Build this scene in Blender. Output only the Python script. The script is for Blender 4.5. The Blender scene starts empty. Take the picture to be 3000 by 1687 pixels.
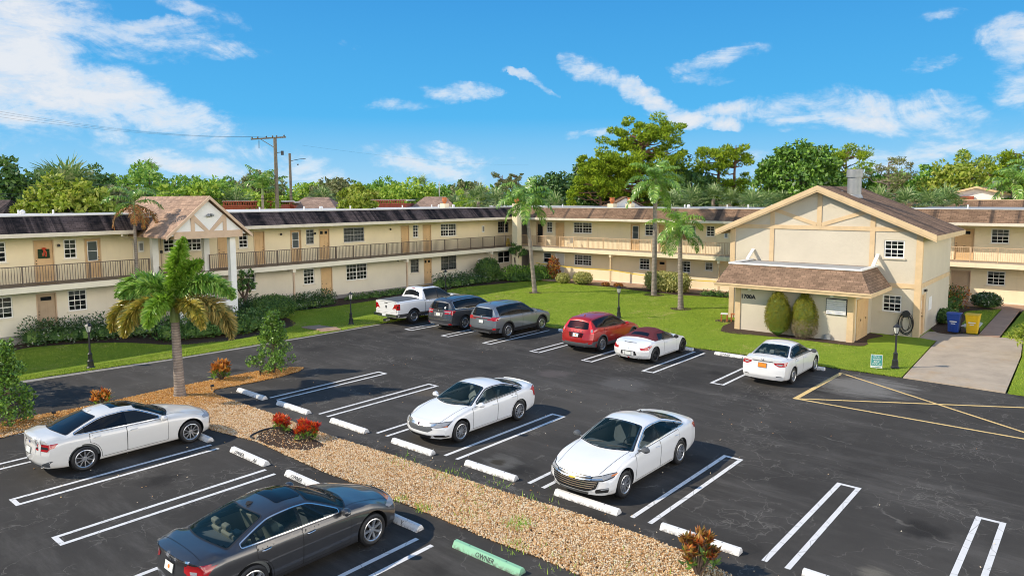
import bpy, bmesh, math, random
import numpy as np
from mathutils import Vector, Matrix
from mathutils.bvhtree import BVHTree
R = math.radians
SC = bpy.context.scene
COL = SC.collection
rng = np.random.default_rng(7)
random.seed(7)

# ------------------------------------------------------------------ camera
CAM_H, FPX, CYP = 7.2, 2075.7, 779.8
YAW, PITCH, ROLL = R(40.4075), R(5.4645), R(0.2151)
def _cam_axes():
    cy, sy = math.cos(YAW), math.sin(YAW)
    f = np.array([cy*math.cos(PITCH), sy*math.cos(PITCH), -math.sin(PITCH)])
    r = np.array([sy, -cy, 0.0]); d = np.cross(f, r)
    c, s = math.cos(ROLL), math.sin(ROLL)
    return c*r+s*d, -s*r+c*d, f
CR, CD, CF = _cam_axes()
cam_data = bpy.data.cameras.new('camera'); cam = bpy.data.objects.new('camera', cam_data); COL.objects.link(cam)
cam_data.sensor_width = 36.0; cam_data.lens = 36.0*FPX/3000.0
cam_data.shift_y = -(1687/2-CYP)/3000.0
cam_data.clip_start = 0.1; cam_data.clip_end = 3000
m = Matrix(((CR[0], -CD[0], -CF[0], 0), (CR[1], -CD[1], -CF[1], 0), (CR[2], -CD[2], -CF[2], CAM_H), (0, 0, 0, 1)))
cam.matrix_world = m
SC.camera = cam
def at(x, y, dist):
    """world point seen at photo position (x, y) on a 2576-wide view, at a horizontal distance in metres"""
    k = 3000/2576
    d = CF + CR*((x*k-1500)/FPX) + CD*((y*k-CYP)/FPX)
    t = dist/math.hypot(d[0], d[1])
    return np.array([d[0]*t, d[1]*t, CAM_H+d[2]*t])
RX = np.array([math.sin(YAW), -math.cos(YAW), 0.0])     # level right of the view
FX = np.array([math.cos(YAW), math.sin(YAW), 0.0])      # level forward

# ------------------------------------------------------------------ materials
MATS = {}
def nt(name):
    m = bpy.data.materials.new(name); m.use_nodes = True
    t = m.node_tree; b = t.nodes['Principled BSDF']
    MATS[name] = m
    return m, t, b
def N(t, kind, **kw):
    n = t.nodes.new(kind)
    for k, v in kw.items():
        if k.startswith('i_'): n.inputs[k[2:].replace('_', ' ')].default_value = v
        else: setattr(n, k, v)
    return n
def L(t, a, b): t.links.new(a, b)
def ramp(t, fac, stops):
    r = t.nodes.new('ShaderNodeValToRGB'); e = r.color_ramp.elements
    while len(e) < len(stops): e.new(0.5)
    for q, (p, c) in zip(e, stops):
        q.position = p; q.color = (c[0], c[1], c[2], 1) if len(c) == 3 else c
    L(t, fac, r.inputs[0]); return r.outputs[0]
def noise(t, scale, vec=None, detail=4, rough=0.55, dist=0.0):
    n = N(t, 'ShaderNodeTexNoise'); n.inputs['Scale'].default_value = scale
    n.inputs['Detail'].default_value = detail; n.inputs['Roughness'].default_value = rough; n.inputs['Distortion'].default_value = dist
    if vec is not None: L(t, vec, n.inputs['Vector'])
    return n.outputs['Fac']
def mixc(t, fac, a, b, mode='MIX'):
    n = N(t, 'ShaderNodeMix', data_type='RGBA', blend_type=mode)
    for sock, v in ((n.inputs[0], fac), (n.inputs[6], a), (n.inputs[7], b)):
        if isinstance(v, (int, float)): sock.default_value = v
        elif isinstance(v, (tuple, list)): sock.default_value = (v[0], v[1], v[2], 1)
        else: L(t, v, sock)
    return n.outputs[2]
def mth(t, op, a, b=None, c=None):
    n = N(t, 'ShaderNodeMath', operation=op)
    for i, v in enumerate((a, b, c)):
        if v is None: continue
        if isinstance(v, (int, float)): n.inputs[i].default_value = v
        else: L(t, v, n.inputs[i])
    return n.outputs[0]
def sstep(t, v, lo, hi, a=0.0, b=1.0):
    n = N(t, 'ShaderNodeMapRange', interpolation_type='SMOOTHSTEP')
    L(t, v, n.inputs[0]); n.inputs[1].default_value = lo; n.inputs[2].default_value = hi
    n.inputs[3].default_value = a; n.inputs[4].default_value = b
    return n.outputs[0]
def objco(t): return N(t, 'ShaderNodeTexCoord').outputs['Object']
def geopos(t): return N(t, 'ShaderNodeNewGeometry').outputs['Position']
def bump(t, b, h, strength, dist=0.02):
    n = N(t, 'ShaderNodeBump'); n.inputs['Strength'].default_value = strength; n.inputs['Distance'].default_value = dist
    L(t, h, n.inputs['Height']); L(t, n.outputs[0], b.inputs['Normal'])
def plain(name, col, rough=0.5, metal=0.0, coat=0.0, spec=0.5, var=0.0, vscale=3.0, bmp=0.0, bscale=40.0):
    m, t, b = nt(name)
    b.inputs['Roughness'].default_value = rough; b.inputs['Metallic'].default_value = metal
    b.inputs['Coat Weight'].default_value = coat; b.inputs['Coat Roughness'].default_value = 0.04
    b.inputs['Specular IOR Level'].default_value = spec
    if var > 0:
        f = noise(t, vscale, geopos(t), 6, 0.65)
        c = ramp(t, f, [(0.3, [v*(1-var) for v in col]), (0.7, [min(1, v*(1+var)) for v in col])])
        L(t, c, b.inputs['Base Color'])
    else: b.inputs['Base Color'].default_value = (*col, 1)
    if bmp > 0: bump(t, b, noise(t, bscale, geopos(t), 4, 0.6), bmp)
    return m
def stucco(name, col, stain=(0.35, 0.30, 0.24), rough=0.9, st=1.0):
    m, t, b = nt(name); g = geopos(t)
    f = noise(t, 0.55, g, 7, 0.65)
    c = ramp(t, f, [(0.3, [v*0.93 for v in col]), (0.72, [min(1, v*1.05) for v in col])])
    # vertical weather streaks
    mp = N(t, 'ShaderNodeMapping'); mp.inputs['Scale'].default_value = (1.6, 1.6, 0.16); L(t, g, mp.inputs[0])
    s = sstep(t, noise(t, 1.3, mp.outputs[0], 6, 0.7), 0.55, 0.82, 0, 0.22*st)
    c = mixc(t, s, c, stain)
    sp = sstep(t, noise(t, 9, g, 5, 0.7), 0.62, 0.8, 0, 0.12*st)
    c = mixc(t, sp, c, stain)
    L(t, c, b.inputs['Base Color']); b.inputs['Roughness'].default_value = rough
    b.inputs['Specular IOR Level'].default_value = 0.2
    h = mth(t, 'ADD', noise(t, 26, g, 6, 0.75), mth(t, 'MULTIPLY', noise(t, 5, g, 3, 0.5), 0.8))
    bump(t, b, h, 0.45, 0.03)
    return m
def shingle(name, base, dark, stain=0.0, staincol=(0.012, 0.011, 0.013)):
    m, t, b = nt(name)
    uv = N(t, 'ShaderNodeTexCoord').outputs['UV']; g = geopos(t)
    br = N(t, 'ShaderNodeTexBrick', offset=0.5); L(t, uv, br.inputs['Vector'])
    br.inputs['Scale'].default_value = 1.0; br.inputs['Brick Width'].default_value = 0.30; br.inputs['Row Height'].default_value = 0.14
    br.inputs['Mortar Size'].default_value = 0.009; br.inputs['Mortar Smooth'].default_value = 0.35
    br.inputs['Bias'].default_value = 0.0
    br.inputs['Color1'].default_value = (*[v*1.22 for v in base], 1); br.inputs['Color2'].default_value = (*[v*0.78 for v in base], 1)
    br.inputs['Mortar'].default_value = (*dark, 1)
    sh = sstep(t, noise(t, 1.1, g, 5, 0.6), 0.3, 0.75, 0.82, 1.15)
    c = mixc(t, 1.0, br.outputs['Color'], N(t, 'ShaderNodeCombineColor').outputs[0], 'MULTIPLY')
    cc = c.node.inputs[7].links[0].from_node
    for i in range(3): L(t, sh, cc.inputs[i])
    if stain > 0:
        mp = N(t, 'ShaderNodeMapping'); mp.inputs['Scale'].default_value = (0.55, 0.0, 0.0); L(t, uv, mp.inputs[0])
        s1 = sstep(t, noise(t, 1.4, mp.outputs[0], 5, 0.7), 0.54-0.10*stain, 0.60-0.05*stain, 0, 0.95)
        c = mixc(t, mth(t, 'MULTIPLY', s1, sstep(t, noise(t, 2.5, g, 4, 0.6), 0.25, 0.6, 0.6, 1)), c, staincol)
    fine = sstep(t, noise(t, 55, g, 3, 0.7), 0.3, 0.7, 0.8, 1.15)
    cc2 = N(t, 'ShaderNodeCombineColor')
    for i in range(3): L(t, fine, cc2.inputs[i])
    c = mixc(t, 1.0, c, cc2.outputs[0], 'MULTIPLY')
    L(t, c, b.inputs['Base Color']); b.inputs['Roughness'].default_value = 0.92; b.inputs['Specular IOR Level'].default_value = 0.15
    bump(t, b, mth(t, 'SUBTRACT', noise(t, 30, g, 3, 0.7), mth(t, 'MULTIPLY', br.outputs['Fac'], 2.0)), 0.5, 0.02)
    return m

stucco('stucco_yellow', (0.84, 0.725, 0.505), st=.9)
stucco('stucco_cream', (0.82, 0.745, 0.60), (0.45, 0.40, 0.34), st=.8)
stucco('stucco_house', (0.63, 0.56, 0.445), (0.40, 0.36, 0.31), 0.9, 0.45)
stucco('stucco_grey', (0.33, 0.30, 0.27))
plain('trim_tan', (0.66, 0.48, 0.28), 0.7, var=0.1, vscale=2)
plain('trim_pink', (0.60, 0.43, 0.30), 0.75, var=0.1, vscale=2)
plain('trim_peach', (0.62, 0.46, 0.29), 0.75, var=0.08)
plain('white_trim', (0.80, 0.79, 0.76), 0.55, var=0.07, vscale=4)
plain('white_wall', (0.80, 0.785, 0.75), 0.85, var=0.08, vscale=1.5, bmp=0.2, bscale=30)
plain('gutter', (0.70, 0.62, 0.50), 0.5, var=0.12, vscale=2)
plain('door_peach', (0.66, 0.44, 0.225), 0.6, var=0.1, vscale=1.5)
plain('door_tan', (0.45, 0.33, 0.22), 0.6, var=0.08, vscale=1.5)
plain('door_white', (0.75, 0.74, 0.72), 0.5)
plain('rail_bronze', (0.125, 0.092, 0.072), 0.5, metal=0.1, var=0.15)
plain('rail_tan', (0.62, 0.43, 0.26), 0.5, var=0.1)
plain('slab_conc', (0.42, 0.34, 0.27), 0.85, var=0.15, vscale=1.2)
plain('black_metal', (0.022, 0.022, 0.024), 0.45, var=0.2, vscale=8)
plain('grey_metal', (0.30, 0.31, 0.32), 0.45, metal=0.7, var=0.12, vscale=3)
plain('galv', (0.33, 0.335, 0.335), 0.5, metal=0.45, var=0.15, vscale=2.5)
plain('dark', (0.012, 0.012, 0.014), 0.6)
plain('interior_dark', (0.02, 0.021, 0.024), 0.8)
plain('blind', (0.55, 0.54, 0.50), 0.8, var=0.05)
plain('curtain', (0.42, 0.39, 0.33), 0.9, var=0.1, vscale=6)
plain('brass', (0.12, 0.09, 0.05), 0.35, metal=0.8)
plain('ink', (0.02, 0.02, 0.022), 0.6)
plain('wood_pole', (0.17, 0.14, 0.10), 0.9, var=0.3, vscale=5, bmp=0.4, bscale=18)
plain('bin_blue', (0.015, 0.06, 0.30), 0.45, var=0.12, vscale=5)
plain('bin_yellow', (0.80, 0.50, 0.008), 0.45, var=0.1, vscale=5)
plain('brick_red', (0.30, 0.07, 0.035), 0.8, var=0.2, vscale=4)
plain('roof_white', (0.62, 0.60, 0.57), 0.8, var=0.12, vscale=0.5)
plain('roof_grey', (0.33, 0.34, 0.35), 0.7, var=0.15, vscale=0.5)
plain('teal', (0.05, 0.30, 0.28), 0.5)
plain('terracotta', (0.50, 0.16, 0.05), 0.75, var=0.25, vscale=9)
plain('tape_yellow', (0.85, 0.62, 0.05), 0.4)
plain('rubber', (0.012, 0.012, 0.013), 0.55, var=0.2, vscale=6)
plain('wreath', (0.015, 0.04, 0.015), 0.9, var=0.4, vscale=30, bmp=0.8, bscale=60)
plain('ribbon', (0.55, 0.06, 0.02), 0.5)
plain('lamp_glass', (0.72, 0.70, 0.62), 0.15)
plain('ceramic', (0.7, 0.7, 0.68), 0.3)
shingle('shingle_brown', (0.245, 0.155, 0.10), (0.10, 0.062, 0.042), 0.25, (0.06, 0.045, 0.038))
shingle('shingle_annex', (0.285, 0.185, 0.122), (0.11, 0.07, 0.045))
shingle('shingle_dark', (0.125, 0.092, 0.085), (0.035, 0.028, 0.028), 1.0, (0.008, 0.008, 0.010))
shingle('shingle_pink', (0.42, 0.28, 0.20), (0.24, 0.16, 0.115))
shingle('shingle_far', (0.36, 0.25, 0.19), (0.2, 0.14, 0.11))

def mk_glass(name, tint=(0.02, 0.03, 0.035), trans=0.45, rough=0.02):
    """window glass: reflective by angle, partly see-through, dark tint"""
    m, t, b = nt(name); o = t.nodes['Material Output']
    b.inputs['Base Color'].default_value = (*tint, 1); b.inputs['Roughness'].default_value = rough
    b.inputs['Specular IOR Level'].default_value = 0.42
    tr = N(t, 'ShaderNodeBsdfTransparent'); tr.inputs[0].default_value = (0.75, 0.82, 0.85, 1)
    fr = N(t, 'ShaderNodeFresnel'); fr.inputs[0].default_value = 1.5
    k = mth(t, 'MULTIPLY', mth(t, 'SUBTRACT', 1.0, fr.outputs[0]), trans)
    mx = N(t, 'ShaderNodeMixShader'); L(t, k, mx.inputs[0]); L(t, b.outputs[0], mx.inputs[1]); L(t, tr.outputs[0], mx.inputs[2])
    L(t, mx.outputs[0], o.inputs[0]); return m
mk_glass('house_glass', (0.018, 0.022, 0.026), 0.62)
mk_glass('car_glass', (0.018, 0.045, 0.055), 0.82)
mk_glass('car_glass_dark', (0.008, 0.009, 0.011), 0.22)
mk_glass('lens_clear', (0.45, 0.47, 0.5), 0.35)
def lens(name, col):
    m = plain(name, col, 0.12, coat=1.0); return m
lens('lens_red', (0.42, 0.008, 0.014)); lens('lens_bright', (0.80, 0.035, 0.03)); lens('lens_amber', (0.75, 0.20, 0.02)); lens('lens_dark', (0.05, 0.004, 0.006))
plain('chrome', (0.80, 0.79, 0.77), 0.24, metal=1.0)
plain('rim_silver', (0.55, 0.56, 0.58), 0.28, metal=0.85)
plain('rim_dark', (0.05, 0.05, 0.055), 0.35, metal=0.6)
plain('plastic_black', (0.018, 0.018, 0.02), 0.55)
plain('plastic_grey', (0.09, 0.095, 0.10), 0.55)
plain('grille_dark', (0.012, 0.012, 0.013), 0.4)
plain('seat_grey', (0.40, 0.42, 0.40), 0.8)
plain('seat_dark', (0.17, 0.185, 0.19), 0.8)
plain('seat_tan', (0.42, 0.40, 0.30), 0.8)
plain('plate_white', (0.75, 0.77, 0.74), 0.4)
plain('plate_orange', (0.80, 0.25, 0.02), 0.4)
plain('gold', (0.75, 0.48, 0.06), 0.3, metal=0.6)
plain('soft_top', (0.10, 0.012, 0.018), 0.85, bmp=0.2, bscale=80)
def paint(name, col, metal=0.0, rough=0.32):
    m, t, b = nt(name)
    b.inputs['Base Color'].default_value = (*col, 1); b.inputs['Metallic'].default_value = metal
    b.inputs['Roughness'].default_value = rough; b.inputs['Coat Weight'].default_value = 1.0; b.inputs['Coat Roughness'].default_value = 0.03
    g = objco(t)
    # light dust film towards the sills, orange peel
    d = sstep(t, noise(t, 3.0, g, 5, 0.6), 0.4, 0.8, 0.0, 0.05)
    L(t, mixc(t, d, col, (0.28, 0.27, 0.26)), b.inputs['Base Color'])
    return m
paint('paint_white', (0.80, 0.80, 0.79)); paint('paint_pearl', (0.70, 0.69, 0.655), 0.0); paint('paint_grey', (0.058, 0.060, 0.066), 0.5)
paint('paint_red', (0.40, 0.012, 0.010), 0.25); paint('paint_silver', (0.23, 0.255, 0.285), 0.6, 0.33); paint('paint_steel', (0.075, 0.078, 0.088), 0.5)

# ------------------------------------------------------------------ ground materials
def asphalt():
    m, t, b = nt('asphalt'); g = geopos(t)
    mp = N(t, 'ShaderNodeMapping'); mp.inputs['Scale'].default_value = (1, 1, 0); L(t, g, mp.inputs[0]); v = mp.outputs[0]
    big = noise(t, 0.11, v, 6, 0.6); mid = noise(t, 0.75, v, 7, 0.68); fine = noise(t, 42, v, 3, 0.7); grit = noise(t, 160, v, 2, 0.7)
    c = ramp(t, big, [(0.32, (0.036, 0.0332, 0.0298)), (0.5, (0.053, 0.049, 0.0442)), (0.70, (0.082, 0.076, 0.068))])
    wm = N(t, 'ShaderNodeMapping'); wm.inputs['Scale'].default_value = (1.1, 0.18, 0); wm.inputs['Rotation'].default_value = (0, 0, R(-3)); L(t, g, wm.inputs[0])
    streak = sstep(t, noise(t, 1.0, wm.outputs[0], 7, 0.72), 0.46, 0.78, 0, 0.62)
    c = mixc(t, streak, c, (0.135, 0.126, 0.115))
    scuff = sstep(t, mth(t, 'MULTIPLY', sstep(t, noise(t, 2.6, wm.outputs[0], 8, 0.8), 0.58, 0.76), sstep(t, big, 0.45, 0.65)), 0.1, 0.8, 0, 0.55)
    c = mixc(t, scuff, c, (0.22, 0.205, 0.185))
    c = mixc(t, sstep(t, mid, 0.48, 0.76, 0, 0.5), c, (0.098, 0.092, 0.084))
    c = mixc(t, sstep(t, noise(t, 0.33, v, 4, 0.5), 0.60, 0.74, 0, 0.55), c, (0.016, 0.0155, 0.0155))
    # cracks: two scales of distorted voronoi edges, gated into patches
    wob = N(t, 'ShaderNodeTexNoise'); wob.inputs['Scale'].default_value = 2.2; wob.inputs['Detail'].default_value = 5; L(t, v, wob.inputs['Vector'])
    wv = N(t, 'ShaderNodeVectorMath', operation='MULTIPLY_ADD'); L(t, wob.outputs['Color'], wv.inputs[0]); wv.inputs[1].default_value = (0.85, 0.85, 0); L(t, v, wv.inputs[2])
    def crack(scale, w0, w1, lo, hi, gs):
        vo = N(t, 'ShaderNodeTexVoronoi', feature='DISTANCE_TO_EDGE'); vo.inputs['Scale'].default_value = scale; L(t, wv.outputs[0], vo.inputs['Vector'])
        e = sstep(t, vo.outputs['Distance'], w0, w1, 1, 0)
        return mth(t, 'MULTIPLY', e, sstep(t, noise(t, gs, v, 3, 0.6), lo, hi))
    k1 = crack(0.55, 0.0015, 0.0085, 0.47, 0.57, 0.55)
    k2 = crack(2.6, 0.008, 0.040, 0.55, 0.63, 0.28)
    k3 = crack(1.3, 0.003, 0.018, 0.52, 0.59, 0.45)
    k = mth(t, 'MAXIMUM', k1, mth(t, 'MAXIMUM', k2, k3))
    c = mixc(t, mth(t, 'MULTIPLY', k, sstep(t, mid, 0.3, 0.7, 0.2, 0.6)), c, (0.22, 0.205, 0.18))
    # oil and rust-coloured spots
    vo = N(t, 'ShaderNodeTexVoronoi'); vo.inputs['Scale'].default_value = 0.33; L(t, wv.outputs[0], vo.inputs['Vector'])
    oil = sstep(t, vo.outputs['Distance'], 0.06, 0.22, 0.8, 0)
    c = mixc(t, oil, c, (0.014, 0.013, 0.012))
    # pale lime stain left by the yellow box
    def spot(x, y, r, col, amt, c):
        d = N(t, 'ShaderNodeVectorMath', operation='DISTANCE'); L(t, v, d.inputs[0]); d.inputs[1].default_value = (x, y, 0)
        dd = mth(t, 'ADD', d.outputs['Value'], mth(t, 'MULTIPLY', mth(t, 'SUBTRACT', noise(t, 2.4, wm.outputs[0], 6, 0.7), 0.5), r*2.2))
        return mixc(t, sstep(t, dd, r*0.4, r, amt, 0), c, col)
    c = spot(28.9, 6.9, 1.9, (0.30, 0.29, 0.27), 0.5, c)
    c = spot(14.12, 12.54, 0.75, (0.17, 0.165, 0.15), 0.5, c)
    c = spot(14.12, 12.54, 0.33, (0.040, 0.033, 0.022), 0.9, c)
    c = spot(23.4, 14.2, 1.2, (0.14, 0.135, 0.13), 0.5, c)
    c = spot(22.9, 17.3, 0.9, (0.15, 0.125, 0.12), 0.45, c)
    c = spot(17.6, 19.2, 0.6, (0.13, 0.105, 0.075), 0.6, c)
    c = spot(14.4, 3.1, 0.4, (0.22, 0.20, 0.16), 0.6, c)
    c = mixc(t, sstep(t, fine, 0.35, 0.7, 0, 0.35), c, (0.058, 0.052, 0.046))
    sp = sstep(t, grit, 0.60, 0.78, 0, 0.30); c = mixc(t, sp, c, (0.20, 0.19, 0.17))
    L(t, c, b.inputs['Base Color']); b.inputs['Roughness'].default_value = 0.88; b.inputs['Specular IOR Level'].default_value = 0.16
    bump(t, b, mth(t, 'SUBTRACT', mth(t, 'ADD', fine, mth(t, 'MULTIPLY', grit, 0.6)), mth(t, 'MULTIPLY', k, 0.8)), 0.35, 0.01)
asphalt()
def line_paint(name, col):
    m, t, b = nt(name); g = geopos(t)
    c = mixc(t, sstep(t, noise(t, 2.5, g, 6, 0.7), 0.4, 0.8, 0, 0.28), col, [v*0.62 for v in col])
    wear = sstep(t, noise(t, 20, g, 6, 0.75), 0.60, 0.74, 0, 0.65)
    c = mixc(t, wear, c, (0.12, 0.115, 0.11))
    vo = N(t, 'ShaderNodeTexVoronoi', feature='DISTANCE_TO_EDGE'); vo.inputs['Scale'].default_value = 1.7; L(t, g, vo.inputs['Vector'])
    c = mixc(t, sstep(t, vo.outputs['Distance'], 0.004, 0.02, 0.5, 0), c, (0.10, 0.10, 0.095))
    L(t, c, b.inputs['Base Color']); b.inputs['Roughness'].default_value = 0.75
line_paint('paint_line_white', (0.72, 0.71, 0.69)); line_paint('paint_line_yellow', (0.74, 0.52, 0.21))
def lawn():
    m, t, b = nt('lawn'); g = geopos(t)
    f = noise(t, 0.5, g, 8, 0.7); f2 = noise(t, 7, g, 6, 0.75); f3 = noise(t, 60, g, 3, 0.8)
    c = ramp(t, f, [(0.25, (0.17, 0.29, 0.022)), (0.5, (0.26, 0.38, 0.034)), (0.75, (0.36, 0.44, 0.055))])
    c = mixc(t, sstep(t, f2, 0.35, 0.75, 0, 0.55), c, (0.38, 0.44, 0.07))
    dry = mth(t, 'MULTIPLY', sstep(t, noise(t, 0.30, g, 4, 0.6), 0.52, 0.68), sstep(t, noise(t, 1.7, g, 6, 0.7), 0.5, 0.7, 0, 0.75))
    c = mixc(t, dry, c, (0.48, 0.40, 0.15))
    c = mixc(t, sstep(t, f3, 0.35, 0.75, 0, 0.55), c, (0.11, 0.20, 0.016))
    L(t, c, b.inputs['Base Color']); b.inputs['Roughness'].default_value = 0.95; b.inputs['Specular IOR Level'].default_value = 0.1
    bump(t, b, mth(t, 'ADD', f3, f2), 0.9, 0.05)
lawn()
def mulch():
    m, t, b = nt('mulch'); g = geopos(t)
    c = ramp(t, noise(t, 22, g, 6, 0.8), [(0.3, (0.018, 0.012, 0.008)), (0.55, (0.075, 0.040, 0.022)), (0.8, (0.20, 0.11, 0.06))])
    L(t, c, b.inputs['Base Color']); b.inputs['Roughness'].default_value = 0.95
    bump(t, b, noise(t, 30, g, 4, 0.8), 1.0, 0.05)
mulch()
def concrete(name, col, stain):
    m, t, b = nt(name); g = geopos(t)
    c = ramp(t, noise(t, 0.8, g, 8, 0.7), [(0.3, [v*0.78 for v in col]), (0.7, [v*1.12 for v in col])])
    c = mixc(t, sstep(t, noise(t, 0.45, g, 5, 0.6), 0.54, 0.72, 0, 0.5), c, stain)
    c = mixc(t, sstep(t, noise(t, 14, g, 6, 0.8), 0.5, 0.8, 0, 0.3), c, [v*0.6 for v in col])
    L(t, c, b.inputs['Base Color']); b.inputs['Roughness'].default_value = 0.88
    bump(t, b, noise(t, 60, g, 4, 0.7), 0.25, 0.01)
concrete('concrete_pad', (0.44, 0.36, 0.27), (0.42, 0.26, 0.11))
concrete('concrete_walk', (0.44, 0.28, 0.19), (0.25, 0.15, 0.09))
concrete('concrete_grey', (0.30, 0.28, 0.25), (0.2, 0.18, 0.15))
def stop_mat(name, col):
    m, t, b = nt(name); g = geopos(t)
    c = mixc(t, sstep(t, noise(t, 13, g, 6, 0.78), 0.54, 0.70, 0, 0.7), col, (0.30, 0.27, 0.24))
    sz = N(t, 'ShaderNodeSeparateXYZ'); L(t, g, sz.inputs[0])
    low = mth(t, 'MULTIPLY', sstep(t, sz.outputs['Z'], 0.01, 0.09, 1, 0), sstep(t, noise(t, 9, g, 5, 0.7), 0.40, 0.6, 0, 0.75))
    c = mixc(t, low, c, (0.10, 0.075, 0.065))
    L(t, c, b.inputs['Base Color']); b.inputs['Roughness'].default_value = 0.75
    bump(t, b, noise(t, 35, g, 5, 0.7), 0.3, 0.01)
stop_mat('stop_white', (0.76, 0.75, 0.72)); stop_mat('stop_green', (0.25, 0.52, 0.33))
def rnd_island(name, cols, rough=0.8, spec=0.2, trans=0.0):
    """each small leaf / stone picks its own tone"""
    m, t, b = nt(name)
    g = N(t, 'ShaderNodeNewGeometry')
    n = len(cols)
    c = ramp(t, g.outputs['Random Per Island'], [(i/(n-1), c) for i, c in enumerate(cols)])
    L(t, c, b.inputs['Base Color']); b.inputs['Roughness'].default_value = rough; b.inputs['Specular IOR Level'].default_value = spec
    if trans > 0:
        o = t.nodes['Material Output']; tl = N(t, 'ShaderNodeBsdfTranslucent'); L(t, c, tl.inputs[0])
        mx = N(t, 'ShaderNodeMixShader'); mx.inputs[0].default_value = trans
        L(t, b.outputs[0], mx.inputs[1]); L(t, tl.outputs[0], mx.inputs[2]); L(t, mx.outputs[0], o.inputs[0])
    return m
rnd_island('stones', [(0.276, 0.138, 0.053), (0.551, 0.297, 0.117), (0.763, 0.488, 0.233), (0.848, 0.668, 0.424), (0.850, 0.774, 0.604), (0.615, 0.339, 0.127)])
rnd_island('stones_orange', [(0.30, 0.11, 0.02), (0.55, 0.25, 0.055), (0.62, 0.33, 0.10), (0.66, 0.42, 0.17), (0.45, 0.19, 0.04)])
def grass_mat():
    m, t, b = nt('blades'); g = geopos(t); isl = N(t, 'ShaderNodeNewGeometry').outputs['Random Per Island']
    c = ramp(t, isl, [(0, (0.10, 0.18, 0.014)), (.45, (0.24, 0.34, 0.026)), (.8, (0.38, 0.46, 0.050)), (1, (0.50, 0.50, 0.12))])
    c = mixc(t, sstep(t, noise(t, 0.32, g, 6, 0.65), 0.42, 0.62, 0, 0.55), c, (0.36, 0.42, 0.055))
    c = mixc(t, sstep(t, noise(t, 1.1, g, 6, 0.7), 0.50, 0.66, 0, 0.55), c, (0.10, 0.19, 0.016))
    dry = mth(t, 'MULTIPLY', sstep(t, noise(t, 0.30, g, 4, 0.6), 0.44, 0.62), sstep(t, noise(t, 1.7, g, 6, 0.7), 0.44, 0.64, 0, 0.8))
    c = mixc(t, dry, c, (0.58, 0.46, 0.22))
    c = mixc(t, sstep(t, noise(t, 3.6, g, 5, 0.7), 0.44, 0.66, 0, 0.6), c, (0.12, 0.20, 0.018))
    L(t, c, b.inputs['Base Color']); b.inputs['Roughness'].default_value = 0.8; b.inputs['Specular IOR Level'].default_value = 0.15
grass_mat()
rnd_island('weed_leaf', [(0.115, 0.291, 0.026), (0.254, 0.483, 0.046), (0.406, 0.609, 0.075), (0.507, 0.609, 0.128)], 0.8, 0.2, 0.3)
rnd_island('leaf_mid', [(0.076, 0.166, 0.025), (0.139, 0.293, 0.038), (0.254, 0.432, 0.064), (0.355, 0.508, 0.090)], 0.5, 0.35, 0.25)
rnd_island('leaf_dark', [(0.033, 0.078, 0.021), (0.064, 0.140, 0.030), (0.103, 0.205, 0.042), (0.170, 0.273, 0.057)], 0.45, 0.4, 0.15)
rnd_island('leaf_glossy', [(0.044, 0.106, 0.018), (0.088, 0.188, 0.025), (0.163, 0.312, 0.037), (0.275, 0.438, 0.062)], 0.38, 0.5, 0.15)
rnd_island('leaf_bright', [(0.134, 0.250, 0.022), (0.230, 0.383, 0.039), (0.383, 0.536, 0.067), (0.574, 0.651, 0.114)], 0.55, 0.3, 0.3)
rnd_island('leaf_yellow', [(0.13, 0.20, 0.016), (0.24, 0.33, 0.028), (0.38, 0.44, 0.055), (0.48, 0.50, 0.11)], 0.55, 0.3, 0.3)
rnd_island('leaf_olive', [(0.103, 0.129, 0.048), (0.172, 0.199, 0.078), (0.259, 0.276, 0.121), (0.345, 0.328, 0.172)], 0.7, 0.2, 0.2)
rnd_island('leaf_pine', [(0.08, 0.15, 0.010), (0.19, 0.29, 0.014), (0.33, 0.44, 0.022), (0.46, 0.54, 0.040)], 0.6, 0.2, 0.25)
rnd_island('leaf_variegated', [(0.230, 0.253, 0.046), (0.517, 0.483, 0.149), (0.690, 0.644, 0.287), (0.184, 0.230, 0.034)], 0.5, 0.3, 0.2)
rnd_island('leaf_ixora', [(0.022, 0.055, 0.018), (0.045, 0.10, 0.028), (0.075, 0.14, 0.04), (0.05, 0.11, 0.03), (0.10, 0.16, 0.05), (0.035, 0.08, 0.022), (0.06, 0.12, 0.03), (0.50, 0.50, 0.42)], 0.45, 0.4, 0.1)
rnd_island('leaf_red', [(0.290, 0.008, 0.011), (0.554, 0.019, 0.015), (0.726, 0.066, 0.019), (0.792, 0.211, 0.026), (0.132, 0.007, 0.008)], 0.4, 0.4, 0.2)
rnd_island('leaf_orange', [(0.440, 0.121, 0.017), (0.638, 0.242, 0.033), (0.726, 0.374, 0.077), (0.330, 0.055, 0.013), (0.550, 0.330, 0.066)], 0.4, 0.4, 0.2)
rnd_island('leaf_croton', [(0.507, 0.072, 0.029), (0.652, 0.232, 0.043), (0.174, 0.145, 0.029), (0.145, 0.017, 0.012), (0.580, 0.377, 0.072)], 0.4, 0.4, 0.2)
rnd_island('leaf_cypress', [(0.125, 0.138, 0.015), (0.225, 0.225, 0.025), (0.338, 0.312, 0.037), (0.163, 0.125, 0.037)], 0.8, 0.1, 0.1)
rnd_island('leaf_dead', [(0.24, 0.18, 0.11), (0.34, 0.27, 0.18), (0.18, 0.13, 0.08), (0.42, 0.36, 0.26)], 0.9, 0.1, 0.1)
rnd_island('frond_green', [(0.080, 0.193, 0.027), (0.147, 0.315, 0.040), (0.270, 0.450, 0.068), (0.450, 0.585, 0.158)], 0.30, 0.6, 0.25)
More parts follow.
